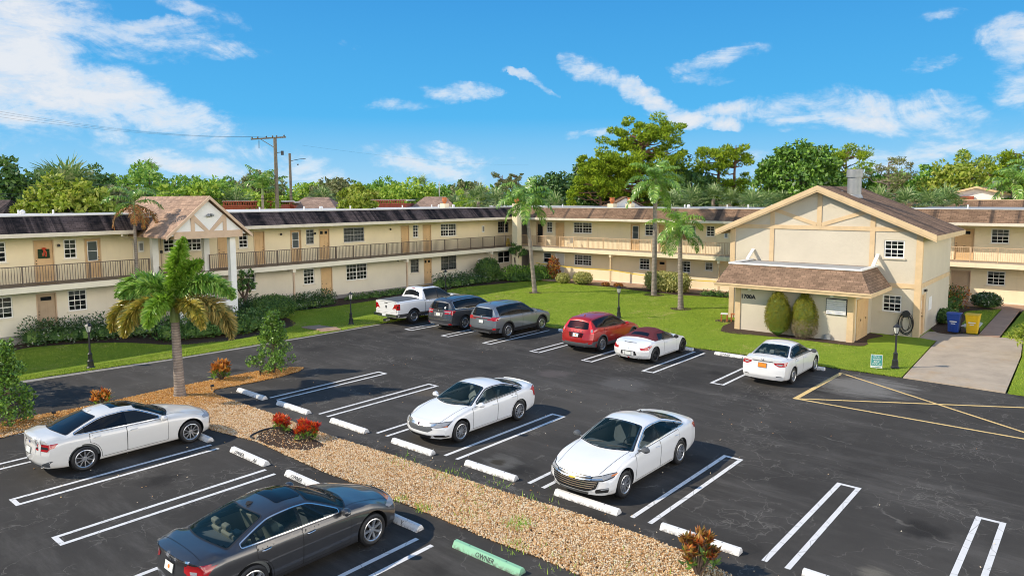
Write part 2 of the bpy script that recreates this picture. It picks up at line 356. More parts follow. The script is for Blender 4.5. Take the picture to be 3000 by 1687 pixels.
rnd_island('frond_fresh', [(0.130, 0.260, 0.019), (0.221, 0.390, 0.033), (0.338, 0.494, 0.065)], 0.30, 0.6, 0.3)
rnd_island('frond_yellow', [(0.16, 0.20, 0.03), (0.42, 0.36, 0.05), (0.62, 0.48, 0.09), (0.16, 0.18, 0.03), (0.50, 0.36, 0.06)], 0.30, 0.6, 0.25)
rnd_island('frond_brown', [(0.20, 0.19, 0.05), (0.40, 0.31, 0.09), (0.50, 0.36, 0.10), (0.12, 0.15, 0.04), (0.34, 0.26, 0.10)], 0.6, 0.3, 0.2)
rnd_island('frond_rust', [(0.38, 0.13, 0.03), (0.45, 0.22, 0.06), (0.20, 0.08, 0.03), (0.20, 0.18, 0.05)], 0.6, 0.3, 0.2)
rnd_island('fan_green', [(0.08, 0.16, 0.04), (0.15, 0.25, 0.07), (0.25, 0.34, 0.11), (0.38, 0.42, 0.20)], 0.45, 0.4, 0.2)
plain('bark', (0.13, 0.095, 0.07), 0.95, var=0.35, vscale=6, bmp=0.6, bscale=14)
plain('bark_pale', (0.26, 0.21, 0.17), 0.95, var=0.3, vscale=5, bmp=0.5, bscale=14)
plain('bark_red', (0.17, 0.09, 0.055), 0.95, var=0.35, vscale=6, bmp=0.6, bscale=14)
def palm_bark():
    m, t, b = nt('palm_bark'); g = geopos(t)
    w = N(t, 'ShaderNodeTexWave', bands_direction='Z'); w.inputs['Scale'].default_value = 3.2; w.inputs['Distortion'].default_value = 2.5; w.inputs['Detail'].default_value = 3; L(t, g, w.inputs['Vector'])
    c = ramp(t, noise(t, 4, g, 6, 0.7), [(0.3, (0.20, 0.165, 0.135)), (0.7, (0.38, 0.32, 0.27))])
    c = mixc(t, sstep(t, w.outputs['Fac'], 0.0, 0.35, 0.6, 0), c, (0.11, 0.09, 0.075))
    L(t, c, b.inputs['Base Color']); b.inputs['Roughness'].default_value = 0.9
    bump(t, b, w.outputs['Fac'], 0.5, 0.02)
palm_bark()
plain('crownshaft', (0.17, 0.24, 0.06), 0.45, var=0.2, vscale=4)
plain('fruit', (0.42, 0.25, 0.16), 0.7, var=0.3, vscale=12)

# ------------------------------------------------------------------ mesh builder
def tagp(o, label=None, cat=None, group=None, kind=None):
    if label: o['label'] = label
    if cat: o['category'] = cat
    if group: o['group'] = group
    if kind: o['kind'] = kind
    return o
def empty(name, loc=(0, 0, 0), rz=0.0, label=None, cat=None, group=None):
    o = bpy.data.objects.new(name, None); COL.objects.link(o)
    o.location = loc; o.rotation_euler = (0, 0, rz); o.empty_display_size = 0.3
    return tagp(o, label, cat, group)
def auto_uv(me):
    nl = len(me.loops)
    if nl == 0: return
    uvl = me.uv_layers.new(name='UVMap')
    co = np.empty(len(me.vertices)*3, np.float32); me.vertices.foreach_get('co', co); co = co.reshape(-1, 3)
    li = np.empty(nl, np.int32); me.loops.foreach_get('vertex_index', li)
    npoly = len(me.polygons); nn = np.empty(npoly*3, np.float32); me.polygons.foreach_get('normal', nn); nn = nn.reshape(-1, 3)
    tot = np.empty(npoly, np.int32); me.polygons.foreach_get('loop_total', tot)
    pn = np.repeat(nn, tot, axis=0)
    tx = np.stack([-pn[:, 1], pn[:, 0], np.zeros(nl)], 1); ln = np.linalg.norm(tx, axis=1)
    flat = ln < 0.05; tx[flat] = (1, 0, 0); tx /= np.maximum(np.linalg.norm(tx, axis=1), 1e-6)[:, None]
    ty = np.cross(pn, tx)
    p = co[li]
    uv = np.stack([(p*tx).sum(1), (p*ty).sum(1)], 1).astype(np.float32)
    uvl.data.foreach_set('uv', uv.ravel())
def link_mesh(name, me, mats, parent=None, smooth=False, angle=None, loc=None, rz=0.0):
    for mm in ([mats] if isinstance(mats, str) else mats): me.materials.append(MATS[mm])
    if smooth:
        me.polygons.foreach_set('use_smooth', np.ones(len(me.polygons), bool))
        if angle: me.set_sharp_from_angle(angle=R(angle))
    o = bpy.data.objects.new(name, me); COL.objects.link(o)
    if parent: o.parent = parent
    if loc is not None: o.location = loc
    if rz: o.rotation_euler = (0, 0, rz)
    return o
class MB:
    def __init__(s): s.v = []; s.f = []; s.m = []
    def add(s, vs, fs, mi=0):
        n = len(s.v); s.v.extend([tuple(map(float, p)) for p in vs])
        for f in fs: s.f.append([i+n for i in f]); s.m.append(mi)
        return s
    def box(s, x0, x1, y0, y1, z0, z1, mi=0):
        return s.add([(x0, y0, z0), (x1, y0, z0), (x1, y1, z0), (x0, y1, z0), (x0, y0, z1), (x1, y0, z1), (x1, y1, z1), (x0, y1, z1)],
                     [(0, 3, 2, 1), (4, 5, 6, 7), (0, 1, 5, 4), (1, 2, 6, 5), (2, 3, 7, 6), (3, 0, 4, 7)], mi)
    def quad(s, a, b, c, d, mi=0): return s.add([a, b, c, d], [(0, 1, 2, 3)], mi)
    def prism(s, pts, h0, h1, axis='z', mi=0):
        """polygon pts extruded along an axis: for z pts are (x,y); for y pts are (x,z); for x pts are (y,z)"""
        def P(p, h): return (p[0], p[1], h) if axis == 'z' else ((p[0], h, p[1]) if axis == 'y' else (h, p[0], p[1]))
        n = len(pts); vs = [P(p, h0) for p in pts]+[P(p, h1) for p in pts]
        fs = [tuple(range(n-1, -1, -1)), tuple(range(n, 2*n))]+[(i, (i+1) % n, (i+1) % n+n, i+n) for i in range(n)]
        area = sum(pts[i][0]*pts[(i+1) % n][1]-pts[(i+1) % n][0]*pts[i][1] for i in range(n))
        flip = (area < 0) != (axis == 'y')
        if flip: fs = [tuple(reversed(f)) for f in fs]
        return s.add(vs, fs, mi)
    def bar(s, a, b, w, h=None, mi=0, up=(0, 0, 1)):
        """rectangular bar from a to b"""
        h = h or w; a = Vector(a); b = Vector(b); d = (b-a).normalized(); u = Vector(up)
        if abs(d.dot(u)) > 0.98: u = Vector((1, 0, 0))
        x = d.cross(u).normalized(); y = x.cross(d)
        vs = [p+x*(sx*w/2)+y*(sy*h/2) for p in (a, b) for sx, sy in ((-1, -1), (1, -1), (1, 1), (-1, 1))]
        return s.add(vs, [(3, 2, 1, 0), (4, 5, 6, 7), (0, 1, 5, 4), (1, 2, 6, 5), (2, 3, 7, 6), (3, 0, 4, 7)], mi)
    def tube(s, pts, rad, seg=8, mi=0, cap=True):
        pts = [Vector(p) for p in pts]; n = len(pts)
        if isinstance(rad, (int, float)): rad = [rad]*n
        vs = []; ref = None
        for i, p in enumerate(pts):
            d = (pts[min(i+1, n-1)]-pts[max(i-1, 0)]).normalized()
            if ref is None:
                ref = Vector((1, 0, 0)) if abs(d.x) < 0.8 else Vector((0, 1, 0))
            x = (ref-d*ref.dot(d)).normalized(); y = d.cross(x); ref = x
            for k in range(seg):
                a = 2*math.pi*k/seg; vs.append(p+x*(math.cos(a)*rad[i])+y*(math.sin(a)*rad[i]))
        fs = [(i*seg+k, i*seg+(k+1) % seg, (i+1)*seg+(k+1) % seg, (i+1)*seg+k) for i in range(n-1) for k in range(seg)]
        if cap: fs += [tuple(range(seg-1, -1, -1)), tuple(range((n-1)*seg, n*seg))]
        return s.add(vs, fs, mi)
    def lathe(s, prof, seg=16, c=(0, 0, 0), axis='z', mi=0, cap=True):
        """profile of (radius, height) turned about an axis through c"""
        vs = []
        for r, h in prof:
            for k in range(seg):
                a = 2*math.pi*k/seg; u, w = r*math.cos(a), r*math.sin(a)
                vs.append((c[0]+u, c[1]+w, c[2]+h) if axis == 'z' else ((c[0]+u, c[1]+h, c[2]-w) if axis == 'y' else (c[0]+h, c[1]+u, c[2]+w)))
        n = len(prof)
        fs = [(i*seg+k, i*seg+(k+1) % seg, (i+1)*seg+(k+1) % seg, (i+1)*seg+k) for i in range(n-1) for k in range(seg)]
        if cap: fs += [tuple(range(seg-1, -1, -1)), tuple(range((n-1)*seg, n*seg))]
        return s.add(vs, fs, mi)
    def mesh(s, name, uv=True):
        me = bpy.data.meshes.new(name); me.from_pydata(s.v, [], s.f); me.polygons.foreach_set('material_index', s.m); me.update()
        if uv: auto_uv(me)
        return me
    def build(s, name, mats, parent=None, smooth=False, angle=35, **kw):
        me = s.mesh(name)
        return link_mesh(name, me, mats, parent, smooth, angle if smooth else None, kw.get('loc'), kw.get('rz', 0.0))
def np_mesh(name, verts, faces, mats, parent=None, mi=None, loc=None, smooth=False):
    """fast mesh from arrays: faces is (n,3) or (n,4)"""
    me = bpy.data.meshes.new(name); k = faces.shape[1]
    me.vertices.add(len(verts)); me.vertices.foreach_set('co', np.ascontiguousarray(verts, np.float32).ravel())
    me.loops.add(faces.size); me.loops.foreach_set('vertex_index', np.ascontiguousarray(faces, np.int32).ravel())
    me.polygons.add(len(faces)); me.polygons.foreach_set('loop_start', np.arange(0, faces.size, k, dtype=np.int32))
    if mi is not None: me.polygons.foreach_set('material_index', np.ascontiguousarray(mi, np.int32))
    me.update(calc_edges=True); me.validate()
    return link_mesh(name, me, mats, parent, smooth, None, loc)
_text_cache = {}
def text_mesh(s, size, depth=0.006, bold=0.012):
    """lettering lying in local XZ (readable from -y), centred on x, base at z=0"""
    cu = bpy.data.curves.new('lettering', 'FONT'); cu.body = s; cu.size = size; cu.extrude = depth/2; cu.align_x = 'CENTER'; cu.offset = size*bold; cu.resolution_u = 2
    o = bpy.data.objects.new('lettering', cu); COL.objects.link(o)
    dg = bpy.context.evaluated_depsgraph_get(); me = bpy.data.meshes.new_from_object(o.evaluated_get(dg))
    bpy.data.objects.remove(o); bpy.data.curves.remove(cu)
    me.transform(Matrix.Rotation(R(90), 4, 'X')); me.materials.clear()
    return me
def copy_tree(o, parent=None):
    c = o.copy(); COL.objects.link(c)
    if parent: c.parent = parent
    for ch in list(o.children): copy_tree(ch, c)
    return c
# ------------------------------------------------------------------ sky, sun
SUN_EL = R(37.5); SUN_H = np.array([-0.725, 0.689])
w = bpy.data.worlds.new('World'); SC.world = w; w.use_nodes = True
t = w.node_tree; bg = t.nodes['Background']
sky = N(t, 'ShaderNodeTexSky', sky_type='NISHITA'); sky.sun_disc = False
sky.sun_elevation = SUN_EL; sky.sun_rotation = math.atan2(SUN_H[0], SUN_H[1])
sky.air_density = 1.25; sky.dust_density = 0.35; sky.ozone_density = 2.2; sky.altitude = 0
tc = N(t, 'ShaderNodeTexCoord'); D = tc.outputs['Generated']
sepz = N(t, 'ShaderNodeSeparateXYZ'); L(t, D, sepz.inputs[0])
azure = ramp(t, sepz.outputs['Z'], [(0.0, (2.7, 4.7, 6.4)), (0.04, (1.8, 4.1, 6.2)), (0.11, (0.48, 3.1, 5.95)), (0.27, (0.28, 2.2, 5.1)), (1.0, (0.25, 1.2, 3.4))])
skyc = mixc(t, 0.95, sky.outputs[0], azure)
def pixdir(x, y):
    k = 3000/2576
    d = CF + CR*((x*k-1500)/FPX) + CD*((y*k-CYP)/FPX); return d/np.linalg.norm(d)
CLOUDS = [  # x, y, rx, ry, tilt, strength  (as seen from the camera position; stored as directions in the sky)
 (40, 90, 175, 150, 25, 1.15), (150, 215, 200, 85, 28, 1.25), (300, 240, 190, 70, 24, 1.2), (440, 290, 170, 52, 18, 1.1), (250, 190, 150, 50, 30, 0.9), (-60, 240, 180, 110, 10, 0.9),
 (430, 78, 180, 22, -4, 0.62), (450, 118, 190, 26, 0, 0.62), (520, 45, 110, 20, 6, 0.5), (380, 140, 150, 20, -6, 0.45), (600, 75, 40, 14, 5, 0.5),
 (80, 345, 80, 14, 15, 0.5), (480, 415, 230, 28, 10, 0.75), (650, 395, 150, 26, 10, 0.7), (760, 430, 150, 40, 8, 0.75), (330, 330, 60, 14, 5, 0.45),
 (1150, 390, 90, 26, 10, 0.75), (1020, 405, 110, 36, 8, 0.65), (1120, 425, 110, 26, 10, 0.6), (1150, 232, 95, 22, 10, 0.75), (1000, 265, 95, 18, -4, 0.5), (1310, 215, 70, 11, 22, 0.6), (860, 125, 26, 14, 0, 0.42), (1500, 338, 60, 14, 0, 0.5), (1275, 400, 30, 10, 0, 0.5),
 (1470, 172, 70, 30, 20, 0.95), (1560, 205, 110, 30, 28, 1.0), (1650, 255, 130, 28, 24, 1.0), (1740, 290, 110, 24, 12, 0.95), (1850, 262, 120, 22, -8, 0.7), (2010, 258, 150, 32, -6, 0.8), (2180, 262, 170, 34, 6, 0.9), (2230, 305, 190, 34, 14, 0.95), (2010, 300, 90, 26, 6, 0.75), (2360, 300, 120, 30, 10, 0.6),
 (1810, 145, 95, 22, -6, 0.72), (1790, 180, 70, 16, 0, 0.4), (2355, 158, 48, 18, -16, 0.68), (2560, 105, 70, 44, -10, 0.85), (2570, 225, 80, 55, 20, 0.75), (2300, 390, 330, 34, -6, 0.5), (2560, 370, 140, 40, -10, 0.55), (1900, 400, 60, 22, 10, 0.5), (2420, 30, 60, 12, 0, 0.3)]
wn = N(t, 'ShaderNodeTexNoise'); wn.inputs['Scale'].default_value = 9.0; wn.inputs['Detail'].default_value = 6; wn.inputs['Roughness'].default_value = 0.62; L(t, D, wn.inputs['Vector'])
ws = N(t, 'ShaderNodeVectorMath', operation='SUBTRACT'); L(t, wn.outputs['Color'], ws.inputs[0]); ws.inputs[1].default_value = (.5, .5, .5)
DW = N(t, 'ShaderNodeVectorMath', operation='MULTIPLY_ADD'); L(t, ws.outputs[0], DW.inputs[0]); DW.inputs[1].default_value = (.12, .12, .05); L(t, D, DW.inputs[2]); DW = DW.outputs[0]
acc = None
for (x, y, rx, ry, tilt, st) in CLOUDS:
    c = pixdir(x, y); u = np.cross(c, [0, 0, 1]); u /= np.linalg.norm(u); v = np.cross(u, c)
    ca, sa = math.cos(R(-tilt)), math.sin(R(-tilt)); U = u*ca+v*sa; V = -u*sa+v*ca
    px_ = 1782.0
    sub = N(t, 'ShaderNodeVectorMath', operation='SUBTRACT'); L(t, DW, sub.inputs[0]); sub.inputs[1].default_value = c
    a = N(t, 'ShaderNodeVectorMath', operation='DOT_PRODUCT'); L(t, sub.outputs[0], a.inputs[0]); a.inputs[1].default_value = U*(px_/rx/1.2)
    b2 = N(t, 'ShaderNodeVectorMath', operation='DOT_PRODUCT'); L(t, sub.outputs[0], b2.inputs[0]); b2.inputs[1].default_value = V*(px_/ry/1.2)
    r2 = mth(t, 'ADD', mth(t, 'MULTIPLY', a.outputs['Value'], a.outputs['Value']), mth(t, 'MULTIPLY', b2.outputs['Value'], b2.outputs['Value']))
    e = mth(t, 'MULTIPLY', mth(t, 'MAXIMUM', mth(t, 'SUBTRACT', 1.0, r2), 0.0), st)
    acc = e if acc is None else mth(t, 'MAXIMUM', acc, e)
# drifting fair-weather cloud over the rest of the sky (behind the camera)
back = N(t, 'ShaderNodeVectorMath', operation='DOT_PRODUCT'); L(t, D, back.inputs[0]); back.inputs[1].default_value = tuple(FX)
bk2 = N(t, 'ShaderNodeVectorMath', operation='DOT_PRODUCT'); L(t, D, bk2.inputs[0]); bk2.inputs[1].default_value = (-0.20, -0.98, 0)
sep = N(t, 'ShaderNodeSeparateXYZ'); L(t, D, sep.inputs[0])
zc = mth(t, 'ADD', mth(t, 'MAXIMUM', sep.outputs['Z'], 0.0), 0.16)
pj = N(t, 'ShaderNodeCombineXYZ'); L(t, mth(t, 'DIVIDE', sep.outputs['X'], zc), pj.inputs[0]); L(t, mth(t, 'DIVIDE', sep.outputs['Y'], zc), pj.inputs[1])
behind = mth(t, 'MULTIPLY', sstep(t, noise(t, 0.9, pj.outputs[0], 5, 0.55), 0.50, 0.72), sstep(t, back.outputs['Value'], 0.35, 0.75, 0.95, 0))
acc = mth(t, 'MAXIMUM', acc, behind)
# bright cloud added low in the unseen sky behind, filling the shaded left wing
fill_cloud = mth(t, 'MULTIPLY', mth(t, 'MULTIPLY', sstep(t, bk2.outputs['Value'], 0.25, 0.70, 0, 1), sstep(t, sep.outputs['Z'], 0.02, 0.10)), sstep(t, mth(t, 'ADD', sep.outputs['Z'], mth(t, 'MULTIPLY', mth(t, 'SUBTRACT', noise(t, 3.0, D, 6, 0.6), 0.5), 0.5)), 0.20, 0.50, 1, 0))
fill_cloud = mth(t, 'MULTIPLY', fill_cloud, sstep(t, noise(t, 2.2, D, 7, 0.62), 0.36, 0.55, 0.25, 1))
mp = N(t, 'ShaderNodeMapping'); mp.inputs['Scale'].default_value = (1, 1, 2.1); L(t, D, mp.inputs[0])
n1 = noise(t, 8.5, mp.outputs[0], 11, 0.65, 0.8); n2 = noise(t, 26, mp.outputs[0], 8, 0.65, 0.3)
nn = mth(t, 'ADD', mth(t, 'MULTIPLY', mth(t, 'SUBTRACT', n1, 0.5), 2.6), mth(t, 'MULTIPLY', mth(t, 'SUBTRACT', n2, 0.5), 1.45))
dens = mth(t, 'ADD', acc, mth(t, 'MULTIPLY', nn, sstep(t, acc, 0.0, 0.25)))
al = mth(t, 'MULTIPLY', sstep(t, dens, 0.05, 1.35), 0.95)
ccol = ramp(t, mth(t, 'ADD', dens, mth(t, 'MULTIPLY', mth(t, 'SUBTRACT', n1, 0.5), 0.8)), [(0.2, (5.0, 5.6, 6.3)), (0.75, (6.0, 6.2, 6.4)), (1.0, (5.5, 5.7, 6.0))])
mix = mixc(t, al, skyc, ccol)
mix = mixc(t, fill_cloud, mix, (40.0, 36.0, 31.0))
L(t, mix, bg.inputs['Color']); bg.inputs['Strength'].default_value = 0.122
sun_d = bpy.data.lights.new('sun', 'SUN'); sun_d.energy = 4.0; sun_d.angle = R(0.53); sun_d.color = (1.0, 0.89, 0.72)
sun = bpy.data.objects.new('sun', sun_d); COL.objects.link(sun)
sv = Vector((SUN_H[0]*math.cos(SUN_EL), SUN_H[1]*math.cos(SUN_EL), math.sin(SUN_EL)))
sun.rotation_euler = sv.to_track_quat('Z', 'Y').to_euler()
SC.view_settings.view_transform = 'Standard'; SC.view_settings.look = 'None'; SC.view_settings.gamma = 1.0
SC.view_settings.exposure = 0.3
SC.cycles.max_bounces = 8; SC.cycles.transparent_max_bounces = 12; SC.cycles.caustics_reflective = False; SC.cycles.caustics_refractive = False
SC.cycles.use_denoising = True; SC.cycles.filter_width = 1.0

# ------------------------------------------------------------------ ground sheets
def sheet(name, pts, z, mat, kind='structure', thick=0.0, label=None):
    mb = MB()
    if thick > 0: mb.prism(pts, z-thick, z)
    else:
        a = sum(pts[i][0]*pts[(i+1) % len(pts)][1]-pts[(i+1) % len(pts)][0]*pts[i][1] for i in range(len(pts)))
        p = pts if a > 0 else pts[::-1]
        mb.add([(q[0], q[1], z) for q in p], [tuple(range(len(p)))])
    o = mb.build(name, mat); o['kind'] = kind
    if label: o['label'] = label
    return o
def swale_z(x, y):
    """height of the shallow swale along the left wing"""
    d = np.interp(y, [32.9, 34.2, 36.0, 38.0, 40.0, 43.4], [0, -.20, -.48, -.54, -.44, -.36])
    return float(d*np.interp(x, [20, 25, 32, 52], [1, .8, .42, .22]))
def lift(x, y):
    z = swale_z(x, y); k = (7.2-z)/7.2; return x*k, min(y*k, 42.75)
def draped(name, pts, off, mat, step=0.8):
    bm = bmesh.new(); a = sum(pts[i][0]*pts[(i+1) % len(pts)][1]-pts[(i+1) % len(pts)][0]*pts[i][1] for i in range(len(pts)))
    bm.faces.new([bm.verts.new((p[0], p[1], 0)) for p in (pts if a > 0 else pts[::-1])])
    P_ = np.array(pts); lo, hi = P_.min(0), P_.max(0)
    for ax in (0, 1):
        for c in np.arange(lo[ax]+step, hi[ax], step if ax else step*3):
            co = [0, 0, 0]; co[ax] = c; no = [0, 0, 0]; no[ax] = 1
            bmesh.ops.bisect_plane(bm, geom=bm.verts[:]+bm.edges[:]+bm.faces[:], plane_co=co, plane_no=no)
    for v in bm.verts: v.co.z = off+swale_z(v.co.x, v.co.y)
    me = bpy.data.meshes.new(name); bm.to_mesh(me); bm.free(); o = link_mesh(name, me, mat, None, True); o['kind'] = 'structure'; return o
sheet('ground', [(-400, -400), (700, -400), (700, 900), (-400, 900)], -0.95, 'lawn')
sheet('parking_lot', [(-30, -40), (31.6, -40), (31.35, 6), (31.35, 30), (30.7, 31.3), (29.3, 32.0), (25.8, 32.2), (22.3, 32.2), (18.2, 32.3), (14, 32.45), (11, 32.85), (8.6, 33.1), (-30, 33.1)], 0.0, 'asphalt')
LAWN = [(-20, 33.0), (8.6, 33.0), (11, 32.75), (14, 32.35), (18.2, 32.2), (22.3, 32.1), (25.8, 32.1), (29.2, 31.9), (30.6, 31.2), (31.2, 30), (31.15, 22), (31.25, 14), (31.2, 6.15),
        (40.3, 6.5), (43.0, 6.5), (43.0, 7.3), (52.5, 7.3), (52.5, 45), (-20, 45)]
draped('lawn', LAWN, 0.035, 'lawn')
LAWN_R = [(31.15, 2.65), (31.1, -25), (60, -25), (60, 4.1), (43.4, 4.1), (43.6, 3.2), (38.8, 2.85)]
sheet('lawn_verge', LAWN_R, 0.035, 'lawn', thick=0.08)
LAWN_B = [(43.3, 5.15), (54.4, 5.25), (54.4, 9.0), (49, 9.0), (49, 7.25), (43.35, 7.25)]
sheet('lawn_strip', LAWN_B, 0.030, 'lawn', thick=0.08)
sheet('concrete_pad', [(31.25, 6.1), (31.15, 2.72), (38.7, 2.9), (43.35, 3.2), (43.35, 6.3), (42.9, 7.3), (40.7, 7.3), (40.3, 6.45)], 0.045, 'concrete_pad', thick=0.09)
sheet('path', [(43.2, 4.2), (54.6, 4.3), (54.6, 5.2), (43.2, 5.1)], 0.050, 'concrete_walk', thick=0.09)
o = MB().box(49.25, 52.3, 12.0, 43.5, -0.05, 0.062).build('walkway', 'concrete_walk'); o['kind'] = 'structure'
o = MB().box(36.2, 49.2, 42.35, 43.5, -0.7, 0.062).build('walkway', 'concrete_grey'); o['kind'] = 'structure'
o = MB().box(54.5, 57.2, -22.0, 12.0, -0.05, 0.060).build('walkway', 'concrete_walk'); o['kind'] = 'structure'
def smooth_loop(pts, n=6, jit=0.0):
    out = []; k = len(pts); P = [np.array(p, float) for p in pts]
    for i in range(k):
        p0, p1, p2, p3 = P[i-1], P[i], P[(i+1) % k], P[(i+2) % k]
        for j in range(n):
            u = j/n
            q = 0.5*((2*p1)+(-p0+p2)*u+(2*p0-5*p1+4*p2-p3)*u*u+(-p0+3*p1-3*p2+p3)*u**3)
            if jit: q = q+rng.normal(0, jit, 2)
            out.append((q[0], q[1]))
    return out
MULCH = [('mulch_bed', [(-5, 40.2), (6, 39.4), (9.3, 39.3), (11, 39.6), (13.7, 37.6), (16.2, 35.4), (19, 34.9), (22.4, 35.6), (23.2, 37.2), (23.6, 39.6), (27.8, 39.2), (31.8, 39.5), (34, 38.9), (37, 39.3), (37.6, 43.4), (0, 43.4), (-5, 43.4)]),
         ('mulch_bed', [(38.2, 39.9), (41, 39.9), (44, 39.2), (47.6, 38.4), (49.0, 36.2), (49.2, 33.0), (49.2, 41.8), (38.6, 41.8)]),
         ('mulch_bed', [(48.2, 33.5), (48.4, 31), (47.8, 27.5), (47.6, 24.5), (48.4, 21.0), (48.2, 17.6), (49.22, 17.6), (49.22, 33.5)]),
         ('mulch_bed', [(36.0, 15.9), (36.2, 13), (36.3, 11), (36.4, 9.2), (37.2, 8.9), (38.5, 9.2), (40.4, 9.3), (40.4, 15.9)]),
         ('mulch_bed', [(43.6, 5.6), (46, 6.2), (48.6, 6.4), (52, 6.8), (54.2, 5.4), (54.4, 8.9), (43.4, 7.2)])]
MULCH[0] = (MULCH[0][0], [(lift(*p) if p[1] < 42 else p) for p in MULCH[0][1]]); MULCH[1] = (MULCH[1][0], [(lift(*p) if p[1] > 36 else p) for p in MULCH[1][1]])
for nm, pts in MULCH: draped(nm, smooth_loop(pts, 5, 0.02), 0.045+0.002*MULCH.index((nm, pts)), 'mulch')
for x, y, r in ((41.99, 33.45, 0.5), (46.48, 25.76, 0.75), (41.71, 21.15, 0.7), (39.2, 17.0, 0.6)):
    sheet('soil_ring', [(x+r*math.cos(a)*(1+.1*math.sin(3*a+x)), y+r*math.sin(a)) for a in np.linspace(0, 2*math.pi, 20)[:-1]], 0.041, 'mulch')
# stepping path from the left wing to the drive
pa, pb = np.array([22.65, 32.2]), np.array([24.1, 36.4])
for i in range(8):
    c = pa+(pb-pa)*(i+0.5)/8; d = (pb-pa)/np.linalg.norm(pb-pa); n_ = np.array([d[1], -d[0]])
    q = [c+d*0.19+n_*0.55, c-d*0.19+n_*0.55, c-d*0.19-n_*0.55, c+d*0.19-n_*0.55]
    zs_ = swale_z(c[0], c[1]); o = MB().prism([tuple(p) for p in q], zs_-.1, zs_+0.075).build('paving_slab', 'concrete_walk')
    tagp(o, 'concrete stepping slab in the short path crossing the lawn to the hedge', 'paving slab', 'stepping slabs of the short lawn path')
sheet('road_edge', [(8.4, 32.6), (14, 32.05), (18.2, 31.9), (22.3, 31.85), (25.8, 31.85), (25.8, 32.2), (22.3, 32.2), (18.2, 32.3), (14, 32.45), (8.4, 33.1)], 0.005, 'concrete_grey')
# ------------------------------------------------------------------ painted bay lines
def marking(rects, z, mat):
    mb = MB()
    for (x0, y0, x1, y1) in rects: mb.quad((x0, y0, z), (x1, y0, z), (x1, y1, z), (x0, y1, z))
    o = mb.build('road_marking', mat); o['kind'] = 'structure'; return o
def pair(yl, xa, xb, cap, wd=0.57, lw=0.115):
    """two parallel lines from xa to xb with a closing bar at x = cap"""
    r = [(xa, yl-lw, xb, yl), (xa, yl-wd, xb, yl-wd+lw)]
    c0 = (cap-0.11, cap) if cap > (xa+xb)/2 else (cap, cap+0.11)
    r.append((c0[0], yl-wd+lw+0.0005, c0[1], yl-lw-0.0005)); return r
for yl in (23.17, 20.11, 17.06, 14.06, 11.02, 8.01, 4.99, 2.02, -1.0): marking(pair(yl, 13.5, 18.57, 18.57), 0.005, 'paint_line_white')
for yl in (29.7, 26.82, 23.84, 20.78, 17.82, 14.76, 11.72): marking(pair(yl, 25.64, 30.5, 25.64, 0.60), 0.005, 'paint_line_white')
for yl in (26.0, 23.0, 20.0, 17.0, 14.0, 10.99, 8.0): marking(pair(yl, 4.68, 9.7, 4.68), 0.005, 'paint_line_white')
def strip(a, b, wd, z, mat):
    a, b = np.array(a), np.array(b); d = (b-a)/np.linalg.norm(b-a); n_ = np.array([-d[1], d[0]])*wd/2
    mb = MB(); mb.add([(*(p), z) for p in (a-n_, b-n_, b+n_, a+n_)], [(0, 1, 2, 3)])
    o = mb.build('road_marking', mat); o['kind'] = 'structure'
strip((25.5, 8.4), (30.55, 8.23), 0.17, 0.005, 'paint_line_yellow')
strip((25.55, 8.32), (25.55, 0.3), 0.11, 0.007, 'paint_line_yellow')
strip((25.6, 8.3), (30.5, 0.2), 0.11, 0.009, 'paint_line_yellow')
strip((30.5, 8.2), (25.6, 0.75), 0.11, 0.011, 'paint_line_yellow')
strip((25.5, 0.3), (30.5, 0.15), 0.11, 0.013, 'paint_line_yellow')

# ------------------------------------------------------------------ gravel island
GR = [(-20, 27.6), (0, 27.45), (7.26, 27.16), (9.16, 26.95), (11.74, 27.18), (13.5, 27.12), (15.26, 27.1), (16.6, 26.55), (16.9, 26.1), (16.4, 25.75), (15.5, 25.55), (13.9, 25.55), (12.75, 25.72), (12.5, 25.4), (12.4, 24.9),
      (12.44, 22.6), (12.46, 21.29), (12.42, 19.9), (12.40, 18.1), (12.42, 17.2), (12.53, 15.2), (12.57, 13.1), (12.68, 10.8), (12.83, 9.2), (12.86, 7.2), (12.78, 6.1), (12.5, 5.1), (12.3, 3.5), (12.3, -8),
      (10.6, -8), (10.6, 5), (10.67, 7.4), (10.71, 8.4), (10.63, 9.5), (10.65, 11.3), (10.63, 12.8), (10.66, 13.9), (10.58, 15.6), (10.62, 17.2), (10.69, 19.1), (10.55, 19.9), (10.35, 21.3), (10.1, 22.6), (9.4, 24.3), (8.4, 25.2), (6.6, 25.5), (5.8, 25.42), (0, 25.4), (-20, 25.4)]
sheet('gravel_bed', smooth_loop(GR, 3, 0.012), 0.012, 'mulch')
def inside(poly, P):
    x, y = P[:, 0], P[:, 1]; r = np.zeros(len(P), bool); n = len(poly)
    for i in range(n):
        x1, y1 = poly[i]; x2, y2 = poly[(i+1) % n]
        c = ((y1 > y) != (y2 > y)) & (x < (x2-x1)*(y-y1)/((y2-y1) if y2 != y1 else 1e-9)+x1); r ^= c
    return r
def scatter(poly, n, box=None):
    P = np.array(poly); lo, hi = P.min(0), P.max(0)
    if box: lo = np.maximum(lo, box[:2]); hi = np.minimum(hi, box[2:])
    out = []
    tot = 0
    while tot < n:
        q = rng.uniform(lo, hi, (n*2, 2)); q = q[inside(poly, q)]; out.append(q); tot += len(q)
    return np.concatenate(out)[:n]
